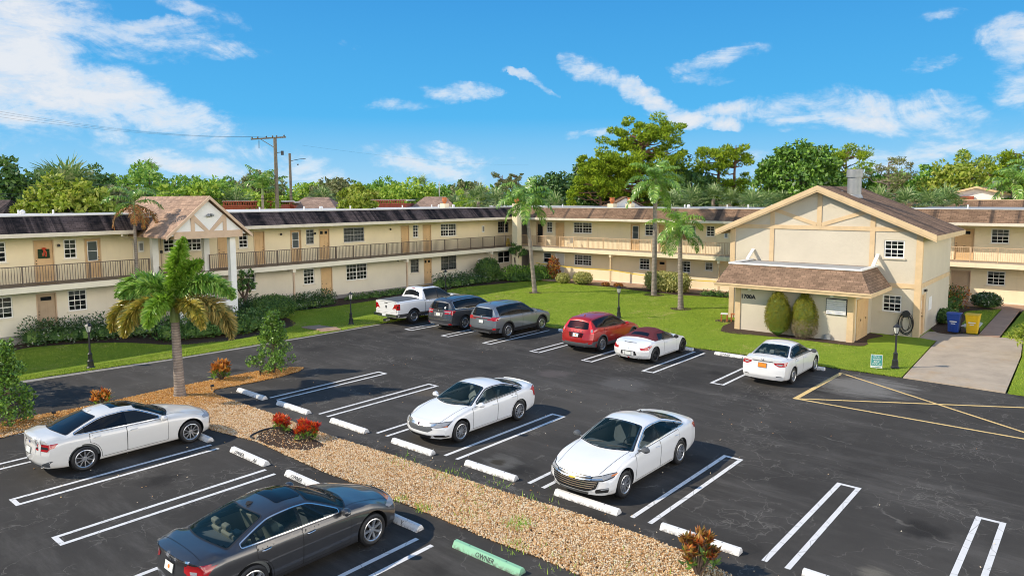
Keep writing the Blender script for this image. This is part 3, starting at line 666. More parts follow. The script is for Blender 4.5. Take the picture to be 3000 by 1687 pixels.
def stones_mesh(name, P, smin, smax, mat, zb=0.012, label=None):
    n = len(P); base = np.array([(1, 0, 0), (-1, 0, 0), (0, 1, 0), (0, -1, 0), (0, 0, 1), (0, 0, -1)], float)
    fc = np.array([(0, 2, 4), (2, 1, 4), (1, 3, 4), (3, 0, 4), (2, 0, 5), (1, 2, 5), (3, 1, 5), (0, 3, 5)])
    s = rng.uniform(smin, smax, (n, 1, 3))*np.array([1.0, 0.75, 0.6])
    v = base[None]*(1+rng.normal(0, 0.18, (n, 6, 1)))*s
    ax = rng.normal(0, 1, (n, 3)); ax /= np.linalg.norm(ax, axis=1)[:, None]; an = rng.uniform(0, 6.28, n)
    K = np.zeros((n, 3, 3)); K[:, 0, 1] = -ax[:, 2]; K[:, 0, 2] = ax[:, 1]; K[:, 1, 0] = ax[:, 2]; K[:, 1, 2] = -ax[:, 0]; K[:, 2, 0] = -ax[:, 1]; K[:, 2, 1] = ax[:, 0]
    RM = np.eye(3)[None]+np.sin(an)[:, None, None]*K+(1-np.cos(an))[:, None, None]*(K@K)
    v = np.einsum('nij,nkj->nki', RM, v)
    v[:, :, 0] += P[:, 0, None]; v[:, :, 1] += P[:, 1, None]; v[:, :, 2] += zb+rng.uniform(0.0, 0.035, (n, 1))
    f = fc[None]+(np.arange(n)*6)[:, None, None]
    o = np_mesh(name, v.reshape(-1, 3), f.reshape(-1, 3), mat); o['kind'] = 'stuff'
    if label: o['label'] = label
    return o
BED = [(10.75, 19.3), (11.2, 19.75), (11.75, 19.65), (11.95, 18.9), (11.9, 17.9), (11.8, 17.2), (11.2, 17.3), (10.85, 17.9), (10.7, 18.6)]
P = scatter(GR, 190000, (2, -8, 18, 30))
d_near = P[:, 1] < 25.0
P = P[~inside(BED, P) | (rng.random(len(P)) < 0.06)]
org = 1/(1+np.exp(-((P[:, 1]-24.6)+0.35*(P[:, 0]-10)+rng.normal(0, 0.5, len(P)))*2.2))
is_o = rng.random(len(P)) < org*0.92
big = rng.random(len(P)) < 0.5
stones_mesh('gravel', P[~is_o], 0.014, 0.036, 'stones', label='tan and white river pebbles filling the island between the parking rows')
stones_mesh('gravel', P[is_o], 0.016, 0.040, 'stones_orange', label='orange stained pebbles at the drive end of the island')
sheet('soil_bed', smooth_loop(BED, 4), 0.030, 'mulch')
tb = MB(); bb = smooth_loop(BED[:5], 6)[:-7]; tb.tube([(p[0]-0.03, p[1]+0.03, 0.06) for p in bb], 0.035, 6)
tagp(tb.build('edging_hose', 'rubber', None, True), 'black plastic edging curved round the two red crotons', 'garden edging')
# ------------------------------------------------------------------ grass blades and weeds
def blades(name, P, h0, h1, wd, mat, z0=0.035, label=None, drape=False):
    n = len(P); a = rng.uniform(0, 6.283, n); h = rng.uniform(h0, h1, n); le = rng.normal(0, 0.45, (n, 2))*h[:, None]
    v = np.zeros((n, 3, 3)); dx = np.cos(a)*wd/2; dy = np.sin(a)*wd/2
    v[:, 0, 0] = P[:, 0]-dx; v[:, 0, 1] = P[:, 1]-dy; v[:, 1, 0] = P[:, 0]+dx; v[:, 1, 1] = P[:, 1]+dy; v[:, :2, 2] = z0-0.01
    dz = np.array([swale_z(p[0], p[1]) for p in P]) if drape else 0.0
    v[:, 2, 0] = P[:, 0]+le[:, 0]; v[:, 2, 1] = P[:, 1]+le[:, 1]; v[:, 2, 2] = z0+h
    v[:, :, 2] += np.asarray(dz).reshape(-1, 1) if drape else 0.0
    o = np_mesh(name, v.reshape(-1, 3), np.arange(n*3).reshape(-1, 3), mat); o['kind'] = 'stuff'
    if label: o['label'] = label
    return o
GP = scatter(LAWN, 230000, (3, 5, 50, 41.5))
for _, pts in MULCH: GP = GP[~inside(pts, GP)]
sl = [(22.1, 32.1), (23.2, 32.0), (24.7, 36.3), (23.6, 36.6)]
GP = GP[~inside(sl, GP)]; GP = GP[~((GP[:, 0] > 36.6) & (GP[:, 1] < 16.5))]
blades('grass', GP, 0.025, 0.065, 0.022, 'blades', drape=True, label='short mown green lawn grass in front of the apartment wings')
GP2 = np.concatenate([scatter(LAWN_R, 26000, (31, -6, 45, 5)), scatter(LAWN_B, 7000)]); GP2 = GP2[~inside(MULCH[4][1], GP2)]
blades('grass', GP2, 0.025, 0.07, 0.022, 'blades', label='short lawn grass on the verge beside the concrete pad')
# ragged lawn edge and small weeds in the gravel
E2 = []
for i in range(1, 12):
    a, b = np.array(LAWN[i]), np.array(LAWN[i+1]); k = int(np.linalg.norm(b-a)*90); u = rng.random((k, 1))
    E2.append(a+(b-a)*u+rng.normal(0, 0.035, (k, 2)))
blades('grass', np.concatenate(E2), 0.03, 0.08, 0.025, 'blades', z0=0.02, label='ragged grass fringe along the edge of the parking lot')
W = []
for (x, y, n, s) in [(11.55, 9.65, 260, 0.16), (10.75, 11.9, 130, 0.12), (10.72, 12.6, 60, 0.1), (12.5, 13.0, 120, 0.25), (12.45, 14.5, 80, 0.25), (11.8, 11.2, 60, 0.3), (11.2, 10.9, 70, 0.3), (10.75, 9.0, 90, 0.2), (11.6, 6.8, 60, 0.3), (12.6, 11.6, 70, 0.3), (12.7, 10, 60, 0.3), (10.85, 7.9, 60, 0.3)]:
    W.append(rng.normal((x, y), s, (n//2, 2)))
blades('weeds', np.concatenate(W), 0.05, 0.15, 0.02, 'weed_leaf', z0=0.03, label='small green weeds coming up through the pebbles')
# ------------------------------------------------------------------ wheel stops
def wheel_stop(x, y0, y1, mat, label, face=1, text=None):
    """chamfered concrete bar along y; face=+1 shows its sloped lettering side to -x"""
    yc = (y0+y1)/2; hl = abs(y1-y0)/2; h = 0.125
    r = empty('wheel_stop', (x, yc, 0.0), 0.0, label, 'wheel stop', 'concrete wheel stops of the parking bays')
    prof = [(-0.115, 0.0), (0.115, 0.0), (0.115, 0.02), (0.055, h-0.012), (0.04, h), (-0.04, h), (-0.055, h-0.012), (-0.115, 0.02)]
    mb = MB(); n = len(prof); e = 0.035
    ys = [-hl, -hl+e, hl-e, hl]; sc = [0.95, 1, 1, 0.95]
    vs = [(p[0]*sc[i], ys[i], p[1]) for i in range(4) for p in prof]
    fs = [(i*n+k, i*n+(k+1) % n, (i+1)*n+(k+1) % n, (i+1)*n+k) for i in range(3) for k in range(n)]
    fs = [tuple(reversed(f)) for f in fs]+[tuple(range(n)), tuple(range(4*n-1, 3*n-1, -1))]
    mb.add(vs, fs); b = mb.build('concrete_bar', mat, r)
    for yo in (-hl*0.55, hl*0.55):
        MB().lathe([(0.012, 0), (0.012, 0.006)], 8, (0, yo, h-0.001)).build('spike', 'black_metal', r)
    if text:
        ang = math.atan2(0.093, 0.06)
        for s, yo in text:
            me = text_mesh(s, 0.135, 0.004, 0.002); me.materials.append(MATS['ink'])
            o = bpy.data.objects.new('lettering', me); COL.objects.link(o); o.parent = r
            # reads from -x: local x -> -y, up the slope
            ex = Vector((0, -1, 0)); ez = Vector((math.cos(ang), 0, math.sin(ang))); ey = ez.cross(ex)
            o.matrix_local = Matrix(((ex.x, ey.x, ez.x, -0.117), (ex.y, ey.y, ez.y, yo), (ex.z, ey.z, ez.z, 0.027), (0, 0, 0, 1)))
    return r
FR = [(24.86, 23.04), (22.17, 20.32), (19.03, 17.25), (16.0, 14.29), (13.08, 11.32), (10.05, 8.26), (7.18, 5.4), (4.17, 2.3)]
FL = ['plain white wheel stop at the palm end of the row beyond the gravel', 'plain white wheel stop in the palm-shadowed bay, second from the palm end', 'plain white wheel stop of the empty bay beside the red crotons', 'plain white wheel stop before the white sedan with chrome grille bar',
      'plain white wheel stop of the empty bay with the round rusty puddle stain', 'plain white wheel stop under the grille of the white sedan with gold emblem', 'scuffed white wheel stop behind the red and green croton', 'white wheel stop cut by the bottom edge of the photo']
for i, ((a, b), l) in enumerate(zip(FR, FL)): wheel_stop(13.26+0.15*(i > 3)*0.6+0.02*i, a, b, 'stop_white', l)
wheel_stop(9.82, 22.0, 20.2, 'stop_white', 'white wheel stop at the front wheel of the pearl white sedan')
wheel_stop(9.87, 18.98, 17.18, 'stop_white', 'white wheel stop lettered OWNER AA in the empty bay', 1, [('OWNER', 0.38), ('AA', -0.45)])
wheel_stop(9.90, 16.2, 14.35, 'stop_white', 'white wheel stop lettered OWNER Z behind the dark grey sedan', 1, [('OWNER', 0.38), ('Z', -0.45)])
wheel_stop(9.98, 13.0, 11.15, 'stop_white', 'white wheel stop lettered Y shaded by the dark grey sedan', 1, [('OWNER', 0.38), ('Y', -0.42)])
wheel_stop(10.02, 10.1, 8.3, 'stop_green', 'pale green wheel stop lettered OWNER at the front edge of the photo', 1, [('OWNER', 0.0)])
wheel_stop(30.62, 13.75, 11.95, 'stop_white', 'white wheel stop lettered OWNER L beside the lawn', 1, [('OWNER', 0.38), ('L', -0.45)])
wheel_stop(30.60, 10.7, 8.9, 'stop_white', 'white wheel stop at the front wheel of the white compact sedan')
wheel_stop(30.66, 16.7, 14.87, 'stop_white', 'white wheel stop at the front wheel of the roadster')
wheel_stop(30.66, 22.76, 20.95, 'stop_white', 'white wheel stop in the empty bay left of the red crossover')
# ------------------------------------------------------------------ facade kit: local x along the wall, -y outwards, z up
def holed_wall(mb, u0, u1, z0, z1, holes, y=0.0, mi=0, depth=0.14):
    us = sorted({u0, u1, *[h[0] for h in holes], *[h[1] for h in holes]}); zs = sorted({z0, z1, *[h[2] for h in holes], *[h[3] for h in holes]})
    us = [u for u in us if u0 <= u <= u1]; zs = [z for z in zs if z0 <= z <= z1]
    for i in range(len(us)-1):
        for j in range(len(zs)-1):
            cu, cz = (us[i]+us[i+1])/2, (zs[j]+zs[j+1])/2
            if any(h[0] < cu < h[1] and h[2] < cz < h[3] for h in holes): continue
            mb.quad((us[i], y, zs[j]), (us[i+1], y, zs[j]), (us[i+1], y, zs[j+1]), (us[i], y, zs[j+1]), mi)
    for a, b, c, d in holes:
        mb.quad((a, y, c), (a, y, d), (a, y+depth, d), (a, y+depth, c), mi); mb.quad((b, y, d), (b, y, c), (b, y+depth, c), (b, y+depth, d), mi)
        mb.quad((a, y, d), (b, y, d), (b, y+depth, d), (a, y+depth, d), mi); mb.quad((b, y, c), (a, y, c), (a, y+depth, c), (b, y+depth, c), mi)
def window(parent, a, b, c, d, y=0.0, kind='6', frame='white_trim', blind=0.0, sillm='stucco_cream', cols=None, label=None, rows=4):
    """sash window filling the opening a..b, c..d"""
    W_, H_ = b-a, d-c
    mb = MB(); g = 0.07+y
    mb.quad((a+.03, g, c+.03), (b-.03, g, c+.03), (b-.03, g, d-.03), (a+.03, g, d-.03), 0)
    mb.quad((a, y+0.42, c), (b, y+0.42, c), (b, y+0.42, d), (a, y+0.42, d), 1)
    for q in (((a, c), (a, d)), ((b, d), (b, c))): mb.quad((q[0][0], y+.14, q[0][1]), (q[1][0], y+.14, q[1][1]), (q[1][0], y+.42, q[1][1]), (q[0][0], y+.42, q[0][1]), 1)
    w_ = mb.build('window', ['house_glass', 'interior_dark'], parent)
    if label: w_['label'] = label
    f = MB(); t_ = 0.065
    f.box(a, a+t_, g-.035, g+.03, c, d).box(b-t_, b, g-.035, g+.03, c, d).box(a+t_, b-t_, g-.035, g+.03, d-t_, d).box(a+t_, b-t_, g-.035, g+.03, c, c+t_)
    panes = [(a+t_, b-t_)]
    if kind == '2':
        mid = (a+b)/2; f.box(mid-.035, mid+.035, g-.035, g+.03, c+t_, d-t_); panes = [(a+t_, mid-.035), (mid+.035, b-t_)]
    zm = (c+d)/2; f.box(a+t_, b-t_, g-.045, g-.036, zm-.03, zm+.03)
    for (p0, p1) in panes:
        nc = cols or (2 if (p1-p0) < 0.75 else 3)
        for i in range(1, nc):
            x = p0+(p1-p0)*i/nc; f.box(x-.015, x+.015, g-.02, g-.004, c+t_, d-t_)
        for j in range(1, rows):
            if rows % 2 == 0 and j == rows//2: continue
            z = c+(d-c)*j/rows; f.box(p0, p1, g-.022, g-.003, z-.015, z+.015)
    f.build('frame', frame, w_)
    if sillm: MB().box(a-.07, b+.07, y-.075, y+.06, c-.075, c-.002).build('sill', sillm, w_)
    if blind > 0:
        zb = d-(d-c)*blind
        m2 = MB()
        if random.random() < 0.6:
            n = max(3, int((d-zb)/0.06))
            for i in range(n): z = d-.05-(d-zb-.05)*i/n; m2.quad((a+.05, g+.06, z-.045), (b-.05, g+.06, z-.045), (b-.05, g+.085, z), (a+.05, g+.085, z))
            m2.build('blind', 'blind', w_)
        else:
            n = 14; xs = np.linspace(a+.05, b-.05, n)
            for i in range(n-1): m2.quad((xs[i], g+.07+.03*(i % 2), zb), (xs[i+1], g+.07+.03*((i+1) % 2), zb), (xs[i+1], g+.07+.03*((i+1) % 2), d-.04), (xs[i], g+.07+.03*(i % 2), d-.04))
            m2.build('curtain', 'curtain', w_)
    return w_
def door(parent, a, b, c, d, y=0.0, kind='6', mat='door_peach', frame='trim_peach', label=None, number=None, hinge=1):
    g = y+0.06; W_, H_ = b-a-.1, d-c-.05; x0, x1 = a+.05, b-.05
    mb = MB(); mb.box(x0, x1, g, g+.045, c, d-.05)
    pan = []
    if kind in ('6', 'fan', 'two'):
        rows = [(0.08, 0.42), (0.48, 0.80), (0.85, 0.95)] if kind == '6' else [(0.08, 0.42), (0.48, 0.78)]
        for r0, r1 in rows:
            for s0, s1 in ((0.12, 0.45), (0.55, 0.88)): pan.append((x0+W_*s0, x0+W_*s1, c+H_*r0, c+H_*r1))
    for p in pan:
        e = .03
        mb.box(p[0], p[1], g-.006, g-.001, p[2], p[2]+.014).box(p[0], p[1], g-.006, g-.001, p[3]-.014, p[3]).box(p[0], p[0]+.014, g-.006, g-.001, p[2]+.014, p[3]-.014).box(p[1]-.014, p[1], g-.006, g-.001, p[2]+.014, p[3]-.014)
        mb.box(p[0]+e, p[1]-e, g-.009, g-.001, p[2]+e, p[3]-e)
    dr = mb.build('door', mat, parent)
    if label: dr['label'] = label
    f = MB(); f.box(a, a+.05, y-.025, y+.12, c, d).box(b-.05, b, y-.025, y+.12, c, d).box(a+.05, b-.05, y-.025, y+.12, d-.05, d); f.build('door_frame', frame, dr)
    hx = x0+.07 if hinge > 0 else x1-.07
    h = MB(); h.lathe([(0.028, 0), (0.034, .02), (0.03, .05), (0.012, .06)], 10, (hx, g-.06, c+0.95), 'y'); h.build('handle', 'brass', dr, True); MB().lathe([(0.026, 0), (0.026, .03)], 10, (hx, g-.03, c+1.12), 'y').build('lock', 'brass', dr, True)
    lite = None
    if kind == 'lite': lite = [(x0+.14, x1-.14, c+H_*.45, c+H_*.93)]
    if kind == 'dark': lite = [(x0+.10, x1-.10, c+H_*.12, c+H_*.92)]
    if kind == 'fan': lite = [(x0+W_*.2, x1-W_*.2, c+H_*.83, c+H_*.93)]
    if kind == 'two': lite = [(x0+W_*.12, x0+W_*.4, c+H_*.84, c+H_*.94), (x0+W_*.6, x0+W_*.88, c+H_*.84, c+H_*.94)]
    for l in lite or []:
        m2 = MB(); m2.quad((l[0], g-.012, l[2]), (l[1], g-.012, l[2]), (l[1], g-.012, l[3]), (l[0], g-.012, l[3]), 0)
        m2.quad((l[0], g-.004, l[2]), (l[1], g-.004, l[2]), (l[1], g-.004, l[3]), (l[0], g-.004, l[3]), 1)
        m2.build('door_window', ['house_glass', 'blind' if kind == 'lite' else 'interior_dark'], dr)
        if kind in ('lite',):
            q = .035; m3 = MB().box(l[0]-q, l[0], g-.03, g-.002, l[2]-q, l[3]+q).box(l[1], l[1]+q, g-.03, g-.002, l[2]-q, l[3]+q).box(l[0], l[1], g-.03, g-.002, l[3], l[3]+q).box(l[0], l[1], g-.03, g-.002, l[2]-q, l[2])
            z = (l[2]+l[3])/2; m3.box(l[0], l[1], g-.028, g-.014, z-.015, z+.015); m3.build('lite_frame', 'white_trim', dr)
    if number:
        me = text_mesh(number, 0.10, 0.006); o = link_mesh('lettering', me, 'ink', dr, loc=((x0+x1)/2, g-.012, c+H_*.43))
    return dr
def wall_light(parent, u, z, y=0.0):
    mb = MB(); mb.box(u-.16, u+.16, y-.05, y-.001, z-.32, z+.32)
    o = mb.build('meter_box', 'white_trim', parent); MB().box(u-.09, u+.09, y-.09, y-.051, z-.22, z+.2).build('cover', 'grey_metal', o); return o
def railing(parent, name, u0, u1, y, z0, z1, mat, post=1.52, gap=0.125):
    mb = MB(); mb.box(u0, u1, y-.025, y+.025, z1-.04, z1); mb.box(u0, u1, y-.018, y+.018, z0+.08, z0+.115)
    n = max(1, round((u1-u0)/post)); ps = [u0+.03+(u1-u0-.06)*i/n for i in range(n+1)]
    for p in ps: mb.box(p-.027, p+.027, y-.0265, y+.0265, z0-.04, z1-.041)
    k = int((u1-u0)/gap)
    for i in range(k):
        u = u0+gap*(i+.5)
        if min(abs(u-p) for p in ps) > .045: mb.box(u-.011, u+.011, y-.011, y+.011, z0+.116, z1-.041)
    return mb.build(name, mat, parent)
def wing(name, label, loc, rz, u0, u1, ops, P):
    """one two-storey gallery wing; ops = openings; P = settings"""
    root = empty(name, loc, rz, label, 'apartment building', 'gallery apartment wings round the parking lot')
    zt, zb = 2.87, 2.52; oh = 1.42
    low = [o for o in ops if o[3] < 2.6]; up = [o for o in ops if o[3] > 2.6]
    def hole(o): return (o[1], o[2], o[3], o[4])
    hl = [hole(o) for o in low if o[0][0] in 'wdX']; hu = [hole(o) for o in up if o[0][0] in 'WDX']
    mb = MB(); holed_wall(mb, u0, u1, 0.16, zb, hl, mi=0); mb.quad((u0, -.012, -0.7), (u1, -.012, -0.7), (u1, -.012, .16), (u0, -.012, .16), 1)
    mb.quad((u0, -.012, .16), (u1, -.012, .16), (u1, 0, .16), (u0, 0, .16), 1)
    holed_wall(mb, u0, u1, zt, 5.36, hu, mi=2)
    for e, s in ((u0, 0), (u1, 1)):
        q = [(e, 0, -0.1), (e, 12, -0.1), (e, 12, 6.3), (e, 0, 6.3)]
        mb.add(q, [(3, 2, 1, 0) if s == 0 else (0, 1, 2, 3)], 0)
    mb.quad((u1, 12, -0.1), (u0, 12, -0.1), (u0, 12, 6.3), (u1, 12, 6.3), 0)
    mb.build('wall', P['walls'], root)
    s0, s1 = P.get('slab', (u0, u1))
    sb = MB(); sb.box(s0, s1, -oh, -.002, zb, zt); sb.build('gallery_floor', [P.get('slabm', 'slab_conc')], root)
    MB().box(s0, s1, -oh-.025, -oh-.001, zb-.02, zt-.06).build('gallery_fascia', [P.get('fascia', 'stucco_cream')], root)
    for a, b in P['rails']: railing(root, 'railing', a, b, -oh+.06, zt, zt+.99, P['railm'])
    # eave, gutter, mansard, flat roof
    eb, et, ey, my = P['eave']; b0, b1, t0, t1 = P['mans']
    rf = MB()
    rf.quad((b0, -.0, eb+.02), (b1, -.0, eb+.02), (b1, ey, eb+.02), (b0, ey, eb+.02), 0)
    rf.build('soffit', P.get('sofm', 'stucco_yellow'), root)
    for i, (g0, g1) in enumerate(P.get('gutters', [(b0, b1)])):
        MB().box(g0, g1, ey-.11, ey, eb-.02, et).build('gutter', P.get('gutm', 'gutter'), root)
    zt2 = P['top']
    for g0, g1, h0, h1 in P.get('mansards', [(b0, b1, t0, t1)]):
        mb = MB(); n = max(1, int(abs(g1-g0)/3)); z0 = et-.01; y0 = ey-.04
        for i in range(n):
            a0, a1 = g0+(g1-g0)*i/n, g0+(g1-g0)*(i+1)/n; c0, c1 = h0+(h1-h0)*i/n, h0+(h1-h0)*(i+1)/n
            mb.quad((a0, y0, z0), (a1, y0, z0), (c1, my, zt2), (c0, my, zt2))
        mb.quad((g0, y0, z0), (h0, my, zt2), (h0, .9, zt2), (g0, .9, z0)); mb.quad((g1, y0, z0), (g1, .9, z0), (h1, .9, zt2), (h1, my, zt2))
        mb.build('mansard_roof', P['shingle'], root)
    MB().box(t0, t1, my-.03, my+.16, zt2, zt2+.055).build('roof_edge', P.get('edgem', 'roof_white'), root)
    r0, r1 = P.get('flat', (u0, u1)); rd = P.get('depth', 12.0)
    MB().box(r0, r1, my+.161, rd, zt2-.2, zt2+.02).build('flat_roof', P.get('flatm', 'roof_white'), root)
    for (u, y, k) in P.get('vents', []):
        v = MB(); v.lathe([(.055, -.02), (.055, .26)], 10, (u, y, zt2+.02))
        if k: v.lathe([(.13, .0), (.15, .16), (.10, .24), (.02, .27)], 10, (u+.25, y+.2, zt2+.02))
        v.build('vent_pipe', 'white_wall', root, True)
    for u in P.get('posts', []):
        MB().box(u-.055, u+.055, -oh+.08, -oh+.19, -.7, zb-.22).build('post', P.get('postm', 'trim_pink'), root)
        MB().prism([(-oh+.02, zb-.001), (-.05, zb-.001), (-.05, zb-.10), (-oh+.30, zb-.24), (-oh+.02, zb-.24)], u-.10, u+.10, 'x').build('bracket', P.get('brm', 'stucco_cream'), root)
    for o in ops:
        k, a, b, c, d = o[:5]; ex = o[5] if len(o) > 5 else {}
        if k in ('W', 'w'): window(root, a, b, c, d, kind='1', blind=ex.get('blind', random.choice((0, 0, .35, .5, .6, .9))), sillm=P.get('sill', 'stucco_cream'), frame=ex.get('frame', 'white_trim'), cols=ex.get('cols'), rows=ex.get('rows', 4), label=ex.get('label'))
        elif k in ('WW', 'ww'): window(root, a, b, c, d, kind='2', blind=ex.get('blind', random.choice((0, 0, .35, .5, .6, .9))), sillm=P.get('sill', 'stucco_cream'), frame=ex.get('frame', 'white_trim'), cols=ex.get('cols'), rows=ex.get('rows', 4), label=ex.get('label'))
        elif k == 'X':
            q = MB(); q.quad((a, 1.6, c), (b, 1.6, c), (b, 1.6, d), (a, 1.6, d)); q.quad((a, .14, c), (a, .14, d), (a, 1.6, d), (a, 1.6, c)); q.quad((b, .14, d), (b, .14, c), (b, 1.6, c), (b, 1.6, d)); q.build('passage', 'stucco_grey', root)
        elif k == 'light': wall_light(root, (a+b)/2, (c+d)/2)
        else: door(root, a, b, c, d, kind=ex.get('k', '6'), mat=ex.get('m', 'door_peach'), frame=ex.get('f', P.get('doorf', 'trim_peach')), label=ex.get('label'), number=ex.get('n'), hinge=ex.get('h', 1))
    for (u, s) in P.get('downs', []):
        MB().tube([(u, ey-.05, eb), (u, ey-.05, eb-.12), (u+s, -.09, eb-.42), (u+s, -.09, zt+.05)], .045, 8).build('downpipe', P.get('gutm', 'gutter'), root, True)
    return root
# ------------------------------------------------------------------ left wing
dF = dict(k='fan', m='door_tan', f='trim_pink')
OA = [('W', 10.0, 10.83, 4.02, 5.08, dict(blind=.5)), ('D', 12.03, 12.98, 2.88, 5.1, dict(label='peach panel door hung with a dark square wreath and red bow')), ('W', 13.45, 14.09, 4.02, 5.08), ('D', 14.46, 15.3, 2.88, 5.08, dict(k='lite', h=-1)),
      ('w', 10.1, 10.95, 1.12, 2.25, dict(blind=.75)), ('d', 12.0, 12.95, .17, 2.24, dict(**dF, h=1)), ('w', 13.5, 14.45, 1.12, 2.28, dict(blind=.3)),
      ('W', 18.75, 19.42, 4.05, 5.0), ('WW', 19.9, 21.1, 4.05, 5.0), ('D', 22.1, 22.95, 2.88, 5.05, dict(n='205')), ('W', 23.55, 24.2, 4.04, 5.05), ('D', 24.6, 25.4, 2.88, 5.08, dict(h=-1)),
      ('D', 27.34, 28.2, 2.88, 5.08, dict(k='lite')), ('W', 28.6, 29.25, 4.03, 5.08, dict(blind=1.0, frame='grey_metal')), ('D', 29.66, 30.55, 2.88, 5.08, dict(k='two', n='204', h=-1)), ('WW', 31.8, 33.7, 4.0, 5.08, dict(blind=.95, frame='grey_metal')),
      ('D', 37.3, 38.18, 2.88, 5.08, dict(k='6')), ('W', 38.6, 39.2, 4.05, 5.08), ('D', 39.66, 40.6, 2.88, 5.08, dict(k='flat', h=-1, n='203')), ('WW', 41.7, 43.6, 4.0, 5.08), ('light', 46.76, 47.15, 4.18, 4.78), ('light', 17.3, 17.6, 4.2, 4.75), ('WW', 49.0, 50.5, 4.03, 5.08, dict(frame='grey_metal')),
      ('w', 23.9, 24.65, 1.18, 2.3, dict(blind=.5)), ('w', 28.3, 29.2, 1.18, 2.3, dict(blind=.4)), ('d', 29.72, 30.7, .17, 2.27, dict(m='door_peach', k='flat', n='104')), ('ww', 31.95, 33.9, 1.12, 2.35, dict(blind=.25)),
      ('w', 38.28, 39.18, 1.2, 2.3, dict(blind=.95, frame='grey_metal')), ('d', 39.72, 40.6, .17, 2.27, dict(k='two', n='103', h=-1)), ('ww', 41.7, 43.55, 1.12, 2.34, dict(blind=.9, frame='grey_metal')), ('light', 46.23, 46.56, 1.25, 1.84), ('ww', 49.0, 50.7, 1.2, 2.3, dict(rows=2, cols=1))]
VA = [(6, 3, 0), (11.3, 4.2, 0), (12.7, 4.6, 1), (14.3, 4.1, 0), (23.1, 3.6, 0), (23.9, 3.9, 0), (27.2, 3.6, 0), (31.4, 4.4, 0), (32.5, 3.9, 1), (36.2, 5.0, 0), (36.9, 5.1, 0), (41.5, 4.6, 0), (45.4, 5, 0), (46.3, 5, 1), (47.7, 4.5, 1), (50, 5, 0), (51.1, 4.6, 0), (53.5, 5.2, 0), (8.5, 6.5, 0), (25.4, 7, 0)]
wingA = wing('apartment_wing', 'two-storey cream wing at left with black-stained shingle mansard and long open gallery', (0, 43.4, 0), 0, 0.0, 51.6, OA,
     dict(walls=['stucco_cream', 'stucco_grey', 'stucco_yellow'], rails=[(0.2, 17.35), (20.85, 50.1)], railm='rail_bronze', eave=(5.34, 5.52, -1.65, -0.75), mans=(0, 49.95, 0, 50.85), top=6.36,
          shingle='shingle_dark', slab=(0.0, 50.17), flat=(0, 64), depth=11.5, flatm='roof_white', vents=VA, posts=[26.7, 36.77, 46.67], gutters=[(0, 16.55), (21.75, 49.84)], mansards=[(0, 17.2, 0, 17.2), (21.3, 49.95, 21.3, 50.85)], downs=[(15.8, 1.2), (49.3, .5)], slabm='rail_bronze', fascia='stucco_cream'))
MB().box(18.2, 18.42, -.07, -.001, 4.22, 4.44).build('alarm_box', 'ribbon', wingA); MB().box(18.52, 18.66, -.07, -.001, 4.02, 4.18).build('junction_box', 'black_metal', wingA)
MB().tube([(18.59, -.03, 5.3), (18.59, -.03, 2.9)], .018, 6).build('conduit', 'slab_conc', wingA)
for u, z in ((26.6, 4.9), (36.2, 4.9), (36.9, 2.42), (13.2, 4.85), (29.3, 4.85)): MB().lathe([(.03, 0), (.07, -.03), (.07, -.14), (.03, -.16)], 8, (u, -.09, z)).build('wall_lamp', 'black_metal', wingA, True)
# wreath on the door
mb = MB()
for z0, z1, x0, x1 in ((4.12, 4.24, 12.24, 12.76), (4.42, 4.60, 12.24, 12.76), (4.24, 4.42, 12.24, 12.40), (4.24, 4.42, 12.60, 12.76)): mb.box(x0, x1, -.04, .045, z0, z1)
wr = mb.build('wreath', 'wreath', None); wr.location = (0, 43.4, 0); tagp(wr, 'dark square wreath with a red ribbon bow hanging on a peach door', 'wreath')
mb = MB(); mb.tube([(12.46, -.06, 4.66), (12.5, -.07, 4.5), (12.44, -.06, 4.25)], .035, 6); mb.tube([(12.5, -.07, 4.6), (12.6, -.06, 4.42), (12.57, -.05, 4.2)], .035, 6); mb.lathe([(.0, 0), (.07, .03), (.0, .06)], 8, (12.48, -.1, 4.62), 'y'); mb.tube([(12.4, -.06, 4.62), (12.5, -.08, 4.66), (12.6, -.06, 4.62)], .045, 6)
mb.build('ribbon', 'ribbon', wr, True)
# ------------------------------------------------------------------ back wing
OB = [('X', -43.3, -41.75, 2.87, 5.2), ('X', -43.3, -41.75, .17, 2.4), ('D', -40.95, -40.1, 2.88, 5.05, dict(k='dark', m='door_tan')), ('W', -39.75, -39.08, 4.08, 5.05), ('D', -38.71, -37.71, 2.88, 5.05, dict(k='6', h=-1)), ('WW', -36.75, -34.77, 4.12, 5.08), ('D', -30.87, -29.98, 2.88, 5.05, dict(k='lite')), ('W', -29.55, -28.75, 4.1, 5.05, dict(blind=.6)),
      ('D', -28.25, -27.4, 2.88, 5.03, dict(k='6')), ('WW', -26.5, -25.0, 4.1, 5.05), ('W', -24.15, -23.45, 4.2, 5.03), ('light', -22.62, -22.36, 4.15, 4.7),
      ('w', -40.13, -39.2, 1.27, 2.22, dict(rows=2, cols=1, blind=.4)), ('d', -38.70, -37.7, .1, 2.23, dict(k='6', m='door_white', f='white_trim', h=-1, label='white panel door on the ground floor')), ('ww', -36.67, -34.77, 1.27, 2.22, dict(blind=.5, rows=4)), ('w', -30.02, -29.05, 1.27, 2.23, dict(blind=.2)), ('d', -28.36, -27.5, .1, 2.2, dict(k='fan', m='door_peach')), ('w', -26.33, -25.4, 1.28, 2.22, dict(blind=.2)), ('w', -24.2, -23.52, 1.55, 2.22)]
VB = [(-40.5, 3.5, 0), (-35, 4.2, 0), (-29.5, 4.4, 0), (-27.9, 3.8, 1), (-24.4, 4.4, 0), (-22.6, 4.3, 0), (-20.6, 4, 0), (-19.9, 3.8, 0), (-18, 4.1, 0)]
